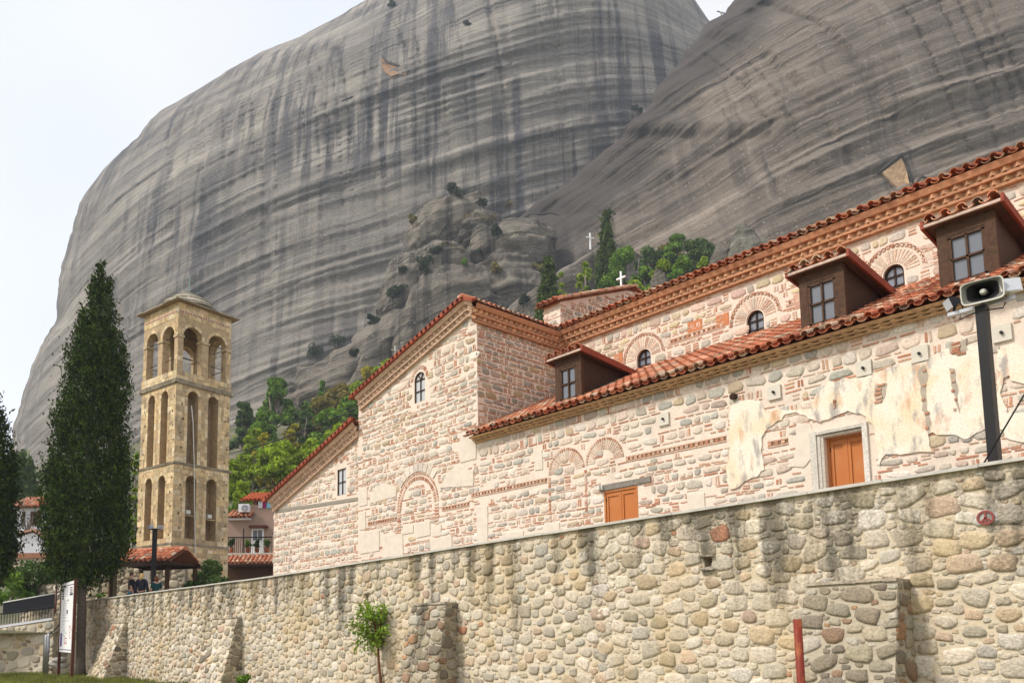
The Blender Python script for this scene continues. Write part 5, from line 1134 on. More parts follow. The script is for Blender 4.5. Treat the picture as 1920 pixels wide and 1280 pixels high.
# ---------------------------------------------------------------- bell tower
m, t, b = nodes('tower_ashlar', .92)
tcx = t.nodes.new('ShaderNodeTexCoord'); mp = N(t, 'ShaderNodeAttribute', attribute_name='Col')
n1 = noise(t, 5, 7); n2 = noise(t, .8, 5); cb_ = mix(t, (.50, .37, .19), (.60, .46, .26), n1)
cb_ = mix(t, mp.outputs['Color'], ramp(t, n1, [(.3, g(.75)), (.7, g(1.18))]), 1.0, 'MULTIPLY')
cb_ = mix(t, cb_, (.20, .17, .12), ramp(t, noise(t, 1.4, 7, coord(t, (1, 1, .45))), [(.54, g(0)), (.74, g(.7))]))
t.links.new(cb_, b.inputs['Base Color']); bump(t, b, n1, .7, .03); M['ashlar'] = m
TD = 45.0; tc0 = at(322, 1016, TD)
th1 = R(37.8); e1 = hr * math.sin(th1) + hf * math.cos(th1); e2 = hr * -math.cos(th1) + hf * math.sin(th1)
TW = 3.75; tower = thing('bell_tower', 'square honey coloured stone bell tower with arched openings and a domed slate roof', 'bell tower', tc0 * np.array([1, 1, 0]) + e1 * TW / 2 + e2 * TW / 2 + np.array([0, 0, 2.7]))
zT = lambda y: at(322, y, TD)[2]
zl1, zl2, zl3, zpar, zev = zT(1020), zT(868), zT(716), zT(697), zT(563)
def tface(k, inset=0.0):           # k-th face: local (a along, z, h outward), corner to corner
    c0 = tc0 * np.array([1, 1, 0])
    if k == 0: o_, d_, n_ = c0, e1, -e2           # right-hand face seen
    elif k == 1: o_, d_, n_ = c0 + e2 * TW, -e2, -e1     # left-hand face seen
    elif k == 2: o_, d_, n_ = c0 + e1 * TW, e2, e1
    else: o_, d_, n_ = c0 + e1 * TW + e2 * TW, -e1, e2
    return lambda a, z, h: tuple(o_ + d_ * a + n_ * (h - inset) + np.array([0, 0, z]))
PAL_T = [((.62, .46, .25), 5), ((.68, .53, .31), 5), ((.55, .40, .22), 3), ((.50, .38, .22), 2), ((.70, .57, .37), 3), ((.42, .32, .2), 1)]
def ashlar(mb, mapf, a0, a1, z0, z1, mask, ch=.30):
    z = z0
    while z < z1 - .05:
        h_ = ch * random.uniform(.75, 1.2); a = a0
        if z + h_ > z1 - .1: h_ = z1 - z
        while a < a1 - .03:
            w_ = random.uniform(.28, .65); w_ = min(w_, a1 - a)
            if a1 - (a + w_) < .15: w_ = a1 - a
            if not mask(a + w_ / 2, z + h_ / 2, w_ / 2, h_ / 2):
                P = [mapf(x, y, h) for h in (-.01, random.uniform(.004, .02)) for x, y in ((a + .01, z + .01), (a + w_ - .01, z + .01), (a + w_ - .01, z + h_ - .01), (a + .01, z + h_ - .01))]
                mb.hexa(P, pick(PAL_T))
            a += w_
        z += h_
def omask(ops):
    return lambda a, z, hw, hh: any(o[0] - hw < a < o[1] + hw and o[2] - hh < z < o[3] + o[4] + hh for o in ops)
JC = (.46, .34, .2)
def stage(name, z0, z1, ops_fn, inset, depth):
    mb = MB()
    for k in range(4):
        f = tface(k, inset); ops = ops_fn(k)
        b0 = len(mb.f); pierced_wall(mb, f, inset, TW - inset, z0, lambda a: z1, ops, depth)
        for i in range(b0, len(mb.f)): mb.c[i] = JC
        ashlar(mb, f, inset, TW - inset, z0, z1, omask(ops))
        for o in ops:                                   # niche back and arch stones
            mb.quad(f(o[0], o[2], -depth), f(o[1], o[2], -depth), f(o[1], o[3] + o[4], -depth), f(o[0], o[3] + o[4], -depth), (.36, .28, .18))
            c_ = (o[0] + o[1]) / 2; r_ = (o[1] - o[0]) / 2; arch_ring(mb, f, c_, o[3], r_ + .005, r_ + .2, 9, PAL_T, proud=.02, gap=.06)
            for q in range(int((o[3] - o[2]) / .42)):
                for x0, x1 in ((o[0] - .2, o[0] - .005), (o[1] + .005, o[1] + .2)): mb.hexa([f(x, y, h) for h in (-.01, .015) for x, y in ((x0, o[2] + q * .42), (x1, o[2] + q * .42), (x1, o[2] + q * .42 + .4), (x0, o[2] + q * .42 + .4))], pick(PAL_T))
        for q in range(9): mb.hexa([f(x, y, h) for h in (.0, .03) for x, y in [((lambda X, Y: (X + dx, Y + dy))(*[(random.uniform(.1, .7) if q % 2 else random.uniform(3.0, 3.6)), z0 + .5 + q * (z1 - z0 - .9) / 9])) for dx, dy in ((0, 0), (.09, 0), (.09, .11), (0, .11))]] if False else [f((.32 if q % 2 else TW - .42) + dx + (q % 3) * .08, z0 + .4 + q * (z1 - z0 - .8) / 9 + dy, h) for h in (.0, .024) for dx, dy in ((0, 0), (.08, 0), (.08, .11), (0, .11))], (.05, .04, .03))
    return mb.build(name, M['ashlar'], tower)
two = lambda z0, z1, r: (lambda k: [(.80, .80 + 2 * r, z0, z1 - r, r), (2.17, 2.17 + 2 * r, z0, z1 - r, r)])
stage('tower_base', 2.0, zl1, lambda k: [], 0, .3)
stage('lower_stage', zl1 + .12, zl2, two(zl1 + .42, zl2 - .55, .35), .03, .75)
stage('middle_stage', zl2 + .12, zl3, two(zl2 + .14, zl3 - .28, .35), .05, .75)
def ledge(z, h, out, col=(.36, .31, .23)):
    mb = MB()
    for k in range(4):
        f = tface(k); n = 9
        for i in range(n):
            a0, a1 = -out + (TW + 2 * out) * i / n, -out + (TW + 2 * out) * (i + .985) / n; c = jitter(col, .2); d0 = random.uniform(-.015, .01)
            mb.hexa([f(a0, z, -.1), f(a1, z, -.1), f(a1, z, out * .4 + d0), f(a0, z, out * .4 + d0), f(a0, z + h, -.1), f(a1, z + h, -.1), f(a1, z + h, out + d0), f(a0, z + h, out + d0)], c)
    return mb
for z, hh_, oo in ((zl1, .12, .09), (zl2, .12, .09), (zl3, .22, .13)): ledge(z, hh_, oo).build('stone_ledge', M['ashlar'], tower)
zbf = zl3 + .22; mb = MB()
for k in range(4):
    f = tface(k, .02); b0 = len(mb.f); pierced_wall(mb, f, .02, TW - .02, zbf, lambda a: zbf + .55, [], .2)
    for i in range(b0, len(mb.f)): mb.c[i] = JC
    ashlar(mb, f, .02, TW - .02, zbf, zbf + .55, lambda *a: False, .27)
f0 = tface(0); c_ = [np.array(f0(a, 0, h)) for a, h in ((.1, -.1), (TW - .1, -.1), (TW - .1, -TW + .1), (.1, -TW + .1))]
mb.add([p + np.array([0, 0, zbf + .53]) for p in c_], [(0, 1, 2, 3)], (.4, .32, .2)); mb.build('parapet', M['ashlar'], tower)
# open belfry: piers with columns, arches, brick course
zp = zbf + .55; zs = zp + 2.15; rA = .56; zat = zev
opsB = [(.42, .42 + 2 * rA + .1, zp, zs, .72), (TW - .42 - 2 * rA - .1, TW - .42, zp, zs, .72)]
mb = MB()
for k in range(4):
    f = tface(k, .06); b0 = len(mb.f); pierced_wall(mb, f, .06, TW - .06, zp, lambda a: zat, opsB, .42)
    for i in range(b0, len(mb.f)): mb.c[i] = JC
    ashlar(mb, f, .06, TW - .06, zp, zat - .02, omask([(o[0], o[1], o[2], o[3], o[4]) for o in opsB]), .34)
    fi = lambda a, z, h: f(a, z, h - .42); b0 = len(mb.f); pierced_wall(mb, fi, .48, TW - .48, zp, lambda a: zat, [(o[0], o[1], o[2], o[3], o[4]) for o in opsB], .01)
    for i in range(b0, len(mb.f)): mb.c[i] = (.44, .34, .2)
    for o in opsB: arch_ring(mb, f, (o[0] + o[1]) / 2, o[3], .63, .80, 9, PAL_T, proud=.03, gap=.05)
    for x0, x1, dz in ((.1, .42, 0), (TW / 2 - .26, TW / 2 + .26, 0), (TW - .42, TW - .1, 0)):   # capitals
        mb.hexa([f(x, z, h) for h in (-.43, .05) for x, z in ((x0 - .04, zs - .16), (x1 + .04, zs - .16), (x1 + .06, zs - .02), (x0 - .06, zs - .02))], (.52, .41, .25))
    mb.hexa([f(x, z, h) for h in (0, .028) for x, z in ((.06, zat - .62), (TW - .06, zat - .62), (TW - .06, zat - .49), (.06, zat - .49))], (.62, .52, .42))
    for i in range(20): brickbit(mb, f, .16 + i * (TW - .3) / 20, zat - .555, .10, .085, (.42, .12, .07), 0, .04)
c_ = [np.array(f0(a, 0, h)) for a, h in ((.1, -.1), (TW - .1, -.1), (TW - .1, -TW + .1), (.1, -TW + .1))]
mb.add([p + np.array([0, 0, zat - .05]) for p in c_], [(0, 1, 2, 3)], (.3, .24, .15)); mb.build('belfry', M['ashlar'], tower)
mb = MB()
for k in range(4):
    f = tface(k)
    for z in (zp + .85, zs + .02): mb.tube([f(.4, z, -.28), f(TW - .4, z, -.28)], .02, 5)
mb.build('tie_rod', M['iron'], tower)
# roof of stone slabs with a low dome and a cross
M['slate'] = mat_attr('roof_slab', scale=8, lo=.6, bstr=.8, bd=.03)
ctr = np.array(f0(TW / 2, 0, -TW / 2)); ov = .30; mb = MB()
for j in range(5):
    r0 = TW / 2 + ov - j * .26; z0 = zat + j * .115; r1 = r0 - .30
    for k in range(4):
        ax = [e1, e2, -e1, -e2][k]; bx = [e2, -e1, -e2, e1][k]; n = max(2, int(r0 * 3.2))
        for i in range(n):
            s0, s1 = -1 + 2 * i / n, -1 + 2 * (i + .97) / n; d_ = random.uniform(-.04, .04); c = jitter((.34, .30, .23), .25); P = []
            for zz, rr_ in ((z0 + random.uniform(-.01, .01), r0 + d_), (z0 + .07, r0 + d_)):
                P += [ctr + ax * rr_ + bx * s0 * rr_ + np.array([0, 0, zz]), ctr + ax * rr_ + bx * s1 * rr_ + np.array([0, 0, zz]), ctr + ax * r1 + bx * s1 * r1 + np.array([0, 0, zz + .1]), ctr + ax * r1 + bx * s0 * r1 + np.array([0, 0, zz + .1])]
            mb.hexa(P, c)
for k in range(4): a_ = [e1, e2, -e1, -e2]; b_ = [e2, -e1, -e2, e1]; mb.add([ctr + a_[k] * (TW / 2 + ov - .03) + b_[k] * s_ * (TW / 2 + ov - .03) + np.array([0, 0, zat + .01]) for s_ in (-1, 1)] + [ctr + np.array([0, 0, zat + .02])], [(0, 1, 2)], (.4, .3, .18))
mb.build('slab_roof', M['slate'], tower)
mb = MB(); n = 24; prof = [(1.66, .40), (1.60, .54), (1.36, .84), (1.02, 1.12), (.66, 1.34), (.30, 1.48), (.05, 1.54)]
for j, ((ra, za), (rb, zb)) in enumerate(zip(prof, prof[1:])):
    for k in range(n):
        t0, t1 = 2 * math.pi * k / n + j * .13, 2 * math.pi * (k + 1) / n + j * .13
        pt = lambda r, t_, z: ctr + e1 * r * math.cos(t_) + e2 * r * math.sin(t_) + np.array([0, 0, zat + z])
        c = jitter((.36, .32, .24), .25); lp = .05
        mb.quad(pt(ra + lp, t0, za), pt(ra + lp, t1, za), pt(rb, t1, zb), pt(rb, t0, zb), c); mb.quad(pt(ra + lp, t0, za), pt(ra + lp, t1, za), pt(ra - .03, t1, za), pt(ra - .03, t0, za), c)
mb.build('dome', M['slate'], tower)
M['verdigris'] = mat_plain('verdigris_metal', (.24, .34, .29), .6, .2, 20, .0)
mb = MB(); mb.beam(ctr + [0, 0, zat + 1.5], ctr + [0, 0, zat + 2.75], .05, .05); mb.beam(ctr + e1 * .28 + [0, 0, zat + 2.42], ctr - e1 * .28 + [0, 0, zat + 2.42], .055, .045); mb.build('metal_cross', M['verdigris'], tower)
# lightning cable down the corner niche, lamps in the lower niches
mb = MB(); f = tface(0); mb.tube([f(.95, zl3 - 1.2, .1), f(1.1, zl3 - 2.2, .08), f(1.25, zl2 - .2, .1), f(1.3, zl2 - 2, .12), f(1.42, zl1 + .2, .12), f(1.5, 4.0, .1), f(1.5, 3.0, .1)], .03, 6); mb.build('cable', M['offwhite'], tower)
for a, dz in ((1.02, .1), (2.45, 0)):
    mb = MB(); mb.hexa([f(x, zl1 + 1.75 + dz + z, h) for h in (-.3, -.05) for x, z in ((a - .12, 0), (a + .16, 0), (a + .16, .22), (a - .12, .22))]); mb.build('floodlight', M['offwhite'], tower)
    mb = MB(); mb.hexa([f(x, zl1 + 1.62 + dz + z, h) for h in (-.7, .03) for x, z in ((a - .28, 0), (a + .34, 0), (a + .34, .05), (a - .28, .05))], JC); mb.build('shelf', M['ashlar'], tower)
# ---------------------------------------------------------------- people on the terrace
def skin_body(name, mat, pts, edges, rad, parent, sub=1):
    me = bpy.data.meshes.new(name); me.from_pydata([tuple(p) for p in pts], edges, [])
    o = link(name, me, parent); me.materials.append(mat)
    import bmesh
    bm = bmesh.new(); bm.from_mesh(me); ly = bm.verts.layers.skin.verify()
    for i, v in enumerate(bm.verts): v[ly].radius = (rad[i], rad[i] if not isinstance(rad[i], tuple) else 0); v[ly].use_root = (i == 0)
    bm.to_mesh(me); bm.free()
    s = o.modifiers.new('skin', 'SKIN'); s.use_smooth_shade = True; o.modifiers.new('sub', 'SUBSURF').levels = sub; o.modifiers['sub'].render_levels = sub
    return o
def ellips(mb, c, r, n=12, mfrac=1.0, zc=-9):
    V = []; Fc = []; nv = 9
    for j in range(nv + 1):
        ph = -math.pi / 2 + math.pi * j / nv
        for k in range(n): V.append(c + np.array([r[0] * math.cos(ph) * math.cos(2 * math.pi * k / n), r[1] * math.cos(ph) * math.sin(2 * math.pi * k / n), r[2] * math.sin(ph)]))
    for j in range(nv):
        for k in range(n): Fc.append((j * n + k, j * n + (k + 1) % n, (j + 1) * n + (k + 1) % n, (j + 1) * n + k))
    mb.add(V, Fc, smooth=True)
M['skin'] = mat_plain('skin', (.50, .28, .2), .6, .1, 8, 0); M['black_cloth'] = mat_plain('black_cloth', (.012, .012, .018), .9, .3, 20, .1); M['navy_cloth'] = mat_plain('navy_cloth', (.02, .022, .035), .9, .3, 20, .1)
M['teal_cloth'] = mat_plain('dark_teal_cloth', (.01, .055, .06), .9, .2, 20, .1); M['denim'] = mat_plain('light_denim', (.16, .30, .42), .9, .2, 20, .1)
M['hair_dark'] = mat_plain('brown_hair', (.05, .022, .012), .8, .4, 30, .2); M['hair_blond'] = mat_plain('blond_hair', (.62, .43, .18), .7, .3, 30, .2); M['hair_auburn'] = mat_plain('auburn_hair', (.16, .055, .02), .8, .4, 30, .2)
def person(label, px, ytop, D, face, shirt, hair, trousers, stout=1.0, bare=True, longhair=False):
    head = at(px, ytop, D); fx = head * np.array([1, 1, 0]); zf = 2.752; H = head[2] - zf
    root = thing('person', label, 'person', fx + np.array([0, 0, zf])); k = H / 1.75
    fwd = hr * math.sin(face) + hf * math.cos(face); sd_ = np.cross(fwd, [0, 0, 1.0]); up_ = np.array([0, 0, 1.0])
    P = lambda s, f, z: fx + sd_ * s * k + fwd * f * k + up_ * (zf + z * k)
    pts = [P(0, 0, .95), P(0, 0, 1.12), P(0, .01, 1.32), P(0, 0, 1.45), P(0, .0, 1.53), P(0, .02, 1.60), P(0, .02, 1.69)]; ed = [(0, 1), (1, 2), (2, 3), (3, 4), (4, 5), (5, 6)]; rad = [.13 * stout, .125 * stout, .15 * stout, .10, .052, .078, .066]
    for s in (-1, 1):
        b0 = len(pts); pts += [P(s * .17 * stout, 0, 1.43), P(s * .23 * stout, -.02, 1.16), P(s * .24 * stout, .06, .93), P(s * .24 * stout, .10, .82)]; ed += [(3, b0), (b0, b0 + 1), (b0 + 1, b0 + 2), (b0 + 2, b0 + 3)]; rad += [.062, .048, .036, .03]
        for q in range(5): pts.append(P(s * (.24 * stout) + (q - 2) * .013, .11 + (.015 if q else .03), .735 + (.025 if q == 0 else .006 * abs(q - 2)))); ed.append((b0 + 3, len(pts) - 1)); rad.append(.009)
        b0 = len(pts); pts += [P(s * .1, 0, .88), P(s * .11, .02, .48), P(s * .11, -.01, .09), P(s * .12, .14, .035)]; ed += [(0, b0), (b0, b0 + 1), (b0 + 1, b0 + 2), (b0 + 2, b0 + 3)]; rad += [.09, .06, .042, .035]
    skin_body('body', M['skin'], pts, ed, [r * k for r in rad], root)
    sp = [P(0, 0, .94), P(0, 0, 1.12), P(0, .01, 1.32), P(0, 0, 1.46)]; se = [(0, 1), (1, 2), (2, 3)]; sr = [.155 * stout, .15 * stout, .175 * stout, .105]
    for s in (-1, 1):
        b0 = len(sp); sp += [P(s * .175 * stout, 0, 1.43), P(s * .235 * stout, -.02, 1.16)]; se += [(3, b0), (b0, b0 + 1)]; sr += [.082, .07]
        if not bare: sp.append(P(s * .245 * stout, .06, .92)); se.append((b0 + 1, b0 + 2)); sr.append(.058)
    skin_body('shirt', shirt, sp, se, [r * k for r in sr], root)
    tp = [P(0, 0, .96)]; te = []; tr_ = [.15 * stout]
    for s in (-1, 1): b0 = len(tp); tp += [P(s * .1, 0, .86), P(s * .11, .02, .48), P(s * .11, -.01, .1)]; te += [(0, b0), (b0, b0 + 1), (b0 + 1, b0 + 2)]; tr_ += [.11, .078, .062]
    skin_body('trousers', trousers, tp, te, [r * k for r in tr_], root)
    mb = MB(); ellips(mb, P(0, -.015, 1.685), (.092 * k, .092 * k, .085 * k))
    if longhair: ellips(mb, P(0, -.05, 1.60), (.098 * k, .085 * k, .13 * k))
    mb.build('hair', hair, root)
    mb = MB(); mb.tube([P(0, .085, 1.66), P(0, .115, 1.625), P(0, .09, 1.615)], [.008, .014, .01], 6)
    for s in (-1, 1): ellips(mb, P(s * .032, .088, 1.655), (.011, .011, .008), 8); ellips(mb, P(s * .092, 0, 1.64), (.014, .02, .03), 8)
    mb.tube([P(-.025, .09, 1.575), P(0, .097, 1.572), P(.025, .09, 1.575)], .007, 5); mb.build('face', M['skin'], root)
person('man in black short sleeved shirt and light jeans turning to the right', 247.5, 1073, 36.6, R(70), M['black_cloth'], M['hair_dark'], M['denim'])
person('woman with blond hair in dark navy jacket seen from behind', 266, 1074.5, 36.2, R(10), M['navy_cloth'], M['hair_blond'], M['black_cloth'], 1.18, False, True)
person('person with auburn hair in dark teal top partly behind the lamp post', 293.5, 1080, 36.4, R(-40), M['teal_cloth'], M['hair_auburn'], M['black_cloth'], 1.0, True, True)

# ---------------------------------------------------------------- lamp posts, pole, sign
pb = on_v(1873, 867, 12.45); pt = on_v(1853, 572, 12.45); zb = 2.75
post = thing('loudspeaker_post', 'black steel post carrying floodlights beside the church wall', 'lamp post', (pb[0], pb[1], zb))
mb = MB(); pu = pb[0]; ztp = pt[2]; mb.box((pu - .105, 12.36, zb), (pu + .02, 12.54, ztp)); mb.build('post', M['iron'], post)
mb = MB(); a_ = np.array([pu - .06, 12.45, ztp - .01]); mb.beam(a_ + [-.40, -.0, .02], a_ + [.42, .0, .02], .07, .05); mb.build('crossbar', M['steel'], post)
M['lampglass'] = mat_plain('floodlight_glass', (.5, .52, .56), .12, .1, 5, 0)
for dx, yaw, nm in ((-.34, .9, 'small floodlight left of the horn'), (.36, -.7, 'tilted floodlight right of the horn')):
    c = a_ + [dx, -.03, .17]; d = np.array([math.sin(-yaw) * .85, -math.cos(yaw), -.35 if dx < 0 else .25]); d /= np.linalg.norm(d); r = np.cross(d, [0, 0, 1]); r /= np.linalg.norm(r); q = np.cross(r, d)
    mb = MB(); s = .1 if dx < 0 else .13; P = [c + r * x * s + q * y * s * .8 + d * z for z, k_ in ((-.1, .5), (.05, 1.0)) for x, y in ((-k_, -k_), (k_, -k_), (k_, k_), (-k_, k_))]; mb.hexa(P); mb.tube([c - d * .08, c + [0, .02, -.15]], .018, 6); o = mb.build('floodlight', M['iron'] if dx < 0 else M['offwhite'], post); o['label'] = nm
    mb = MB(); mb.add([c + r * x * s * .9 + q * y * s * .72 + d * .056 for x, y in ((-1, -1), (1, -1), (1, 1), (-1, 1))], [(0, 1, 2, 3)]); mb.build('glass', M['lampglass'], o)
    mb = MB(); mb.tube([c - d * .1, c - d * .16 + [0, 0, -.12], c + [-dx * .25, 0, -.26], a_ + [0, -.06, -.06]], .01, 5); mb.build('cable', M['iron'], o)
# horn loudspeaker: rectangular flared mouth, facing the street
hc = on_v(1841, 545, 12.25); horn = thing('horn_loudspeaker', 'grey rectangular horn loudspeaker on top of the black post', 'loudspeaker', hc - np.array([0, 0, .15]))
d = np.array([.12, -.97, -.18]); d /= np.linalg.norm(d); r = np.cross(d, [0, 0, 1]); r /= np.linalg.norm(r); q = np.cross(r, d)
def rrect(c, w_, h_, n=24, ex=5): return [c + r * w_ * math.copysign(abs(math.cos(t)) ** (2 / ex), math.cos(t)) + q * h_ * math.copysign(abs(math.sin(t)) ** (2 / ex), math.sin(t)) for t in np.linspace(0, 2 * math.pi, n, endpoint=False)]
rings = [rrect(hc + d * z, w_, h_, ex=e) for z, w_, h_, e in ((0, .255, .155, 6), (.0, .24, .14, 6), (-.05, .19, .12, 4), (-.12, .125, .09, 2.6), (-.2, .08, .06, 2), (-.3, .055, .05, 2))]
mb = MB(); V = [p for R_ in rings for p in R_]; mb.add(V, [(i * 24 + k, i * 24 + (k + 1) % 24, (i + 1) * 24 + (k + 1) % 24, (i + 1) * 24 + k) for i in range(5) for k in range(24)], smooth=True)
for q_ in range(len(mb.f) - 96, len(mb.f)): mb.m[q_] = 1 if q_ >= len(mb.f) - 72 else 2  # mouth goes grey then black inward: its shade painted by material
rb = [rrect(hc + d * z, w_, h_, ex=e) for z, w_, h_, e in ((0, .255, .155, 6), (-.03, .25, .15, 6), (-.1, .16, .11, 3), (-.3, .09, .08, 2), (-.42, .09, .08, 2))]; V = [p for R_ in rb for p in R_]
mb.add(V, [(i * 24 + k, i * 24 + (k + 1) % 24, (i + 1) * 24 + (k + 1) % 24, (i + 1) * 24 + k) for i in range(4) for k in range(24)] + [tuple(range(96, 120))], smooth=True)
M['hornshade'] = mat_plain('horn_mouth_shade', (.16, .16, .14), .6, .1, 4, 0)
mb.build('horn', [M['offwhite'], M['iron'], M['hornshade']], horn)
mb = MB(); mb.tube([hc + d * -.26, hc + d * -.09, hc + d * -.05], [.045, .043, .02], 14); mb.build('driver', M['offwhite'], horn)
mb = MB(); mb.tube([hc + d * -.28, hc + d * -.275], [.085, .085], 14); mb.tube([hc + d * -.2 - q * .1, a_ + [0, 0, .03]], .02, 6); mb.build('throat', M['iron'], horn)
gw0 = on_v(1842, 873, 12.2); gw1 = on_v(1935, 715, 12.2); mb = MB(); mb.tube([gw0, gw1], .012, 5); o = mb.build('stay_cable', M['iron']); tag(o, 'thin dark stay cable slanting past the loudspeaker post', 'cable')
# lamp post near the people
D_ = 36.9; pb = at(287, 1105, D_); pt = at(286, 992, D_)
lp = thing('lamp_post', 'black lamp post with flood lamps in front of the bell tower', 'lamp post', (pb[0], pb[1], 2.75))
mb = MB(); mb.box((pb[0] - .085, pb[1] - .085, 2.75), (pb[0] + .085, pb[1] + .085, pt[2])); mb.build('post', M['iron'], lp)
mb = MB(); c = np.array([pb[0], pb[1], pt[2] + .02]); mb.beam(c - hr * .3, c + hr * .3, .06, .06); mb.build('crossbar', M['iron'], lp)
for s in (-.2, .22):
    mb = MB(); cc = c + hr * s + [0, 0, .1]; dd = hr * math.copysign(.7, s) - hf * .7 + [0, 0, -.2]; rr = np.cross(dd, [0, 0, 1]); rr /= np.linalg.norm(rr); qq = np.array([0, 0, 1.0])
    mb.hexa([cc + rr * x * .15 + qq * y * .1 + dd * z * .09 for z, k_ in ((-1, .6), (1, 1)) for x, y in ((-k_, -k_), (k_, -k_), (k_, k_), (-k_, k_))]); mb.build('floodlight', M['lampglass'] if s < 0 else M['steel'], lp)
# red pole in front of the wall
D_ = 8.6; pp = at(1496, 1160, D_); mb = MB(); mb.tube([(pp[0], pp[1], 0), (pp[0] - .006, pp[1], pp[2])], .043, 16); o = mb.build('pole', M['rust']); tag(o, 'rust red round steel pole standing in front of the wall', 'pole')
# notice board
L0, L1, R0, R1 = at(112, 1221, 36.4), at(117.5, 1093, 36.4), at(135.5, 1221, 34.4), at(144.5, 1085, 34.4)
L1[:2] = L0[:2]; R1[:2] = R0[:2]; R0[2] = L0[2] - .02; R1[2] = L1[2] + .02
sg = thing('notice_board', 'tall white notice board with small print on brown posts beside the cypress trunk', 'sign', (L0 + R0) / 2 * np.array([1, 1, 0]))
bd = R0 - L0; bl = np.linalg.norm(bd[:2]); bx = bd / np.linalg.norm(bd); bn = np.cross(bx, [0, 0, 1.0]); bn /= np.linalg.norm(bn)
if bn @ (EYE - L0) < 0: bn = -bn
bh = L1[2] - L0[2]; bp = lambda x, y, h: L0 + bx * x * bl + np.array([0, 0, y * bh]) + bn * h
mb = MB(); mb.hexa([bp(x, y, h) for h in (-.03, .03) for x, y in ((0, 0), (1, 0), (1, 1), (0, .99))]); mb.build('panel', M['white'], sg)
for x in (-.025, 1.035):
    mb = MB(); b_ = bp(x, 0, -.0); mb.box((b_[0] - .055, b_[1] - .055, -.1), (b_[0] + .055, b_[1] + .055, L1[2] + .03)); mb.build('post', M['brownpost'], sg)
M['ink'] = mat_plain('dark_ink', (.03, .025, .05), .7, .1, 9, 0); M['inkred'] = mat_plain('red_ink', (.5, .04, .03), .7, .1, 9, 0); M['inkpurple'] = mat_plain('purple_ink', (.12, .06, .25), .7, .1, 9, 0); M['inkgrey'] = mat_plain('grey_ink', (.35, .35, .42), .7, .1, 9, 0)
def prints(name, mat, rects_):
    mb = MB()
    for x0, y0, x1, y1 in rects_: mb.hexa([bp(x, y, h) for h in (.03, .034) for x, y in ((x0, y0), (x1, y0), (x1, y1), (x0, y1))])
    mb.build(name, mat, sg)
dk = [(.04, .945, .97, .955), (.03, .03, .95, .04)] + [(.04 + .01 * i, .895 - i * .034, .22, .918 - i * .034) for i in range(5)] + [(.68, .90 - i * .03, .88, .915 - i * .03) for i in range(3)] + [(.68, .80, .92, .83), (.48, .545, .58, .6), (.55, .72, .6, .75)] + [(.30 + .1 * (i % 3) + random.uniform(0, .05), .30 - .022 * i, .36 + .1 * (i % 3), .312 - .022 * i) for i in range(6)]
prints('dark_print', M['ink'], dk)
prints('grey_print', M['inkgrey'], [(.18, .73 - i * .034, .18 + random.uniform(.2, .42), .738 - i * .034) for i in range(8)] + [(.32, .92 - i * .02, .55, .926 - i * .02) for i in range(7)] + [(.18, .44, .7, .446), (.22, .39, .35, .395)])
prints('red_print', M['inkred'], [(.74, .36, .86, .37), (.74, .28, .76, .37), (.76, .27, .84, .28), (.88, .30, .9, .35), (.42, .12, .58, .135), (.42, .12, .44, .2), (.46, .19, .6, .2), (.55, .14, .57, .17), (.76, .2, .88, .21), (.76, .23, .8, .25)])
prints('purple_block', M['inkpurple'], [(.06, .08, .2, .27)])
# ---------------------------------------------------------------- gate canopy by the tower
D_ = 40.0
gL, gR = at(206, 1100, D_), at(316, 1100, D_ - 1.0); gx = gR - gL; gx[2] = 0; gl = np.linalg.norm(gx); gx /= gl; gn = np.cross(gx, [0, 0, 1.0]); gn = gn if gn @ (EYE - gL) > 0 else -gn
ze = at(230, 1057, D_)[2]; zr_ = at(240, 1036, D_ + 1.0)[2]
gate = thing('gate_canopy', 'wooden gate canopy with pink red barrel tiles between cypress and tower', 'canopy', (*(gL[:2]), 2.75))
gp = lambda a, o, z: gL * np.array([1, 1, 0]) + gx * a - gn * o + np.array([0, 0, z])
mb = MB(); S_ = -gn * 1.25 + np.array([0, 0, zr_ - ze]); ls_ = np.linalg.norm(S_); S_ = S_ / ls_; Ng = np.cross(gx, S_); Ng = Ng if Ng[2] > 0 else -Ng
tiles(mb, gp(-.1, -.1, ze + .05), gx, S_, Ng, gl + .2, ls_, .3, .36, gain=1.2); S2_ = gn * 1.25 + np.array([0, 0, zr_ - ze]); S2_ /= np.linalg.norm(S2_); N2_ = np.cross(gx, S2_); N2_ = N2_ if N2_[2] > 0 else -N2_
tiles(mb, gp(-.1, 2.4, ze + .05), gx, S2_, N2_, gl + .2, ls_, .3, .36); mb.tube([gp(-.1, 1.15, zr_ + .1), gp(gl + .1, 1.15, zr_ + .1)], .12, 8, (.5, .18, .1)); mb.build('tile_roof', M['terracotta'], gate)
mb = MB(); mb.beam(gp(-.15, -.05, ze - .06), gp(gl + .12, -.05, ze - .06), .12, .2); mb.beam(gp(-.15, 2.3, ze - .06), gp(gl + .12, 2.3, ze - .06), .12, .2)
for i in range(6): mb.beam(gp(.1 + (gl - .2) * i / 5, -.1, ze - .01), gp(.1 + (gl - .2) * i / 5, 2.4, ze - .01), .08, .1)
mb.build('beams', M['wood_dark'], gate)
for a, o_ in ((.05, .0), (gl - .55, .6), (.05, 2.2), (gl - .1, 2.2)): mb = MB(); mb.beam(gp(a, o_, 2.7), gp(a, o_, ze - .16), .17, .17); mb.build('post', M['wood_worn'], gate)
PAL_Y = [((.56, .47, .32), 4), ((.50, .41, .28), 3), ((.60, .52, .38), 3), ((.44, .38, .28), 2)]
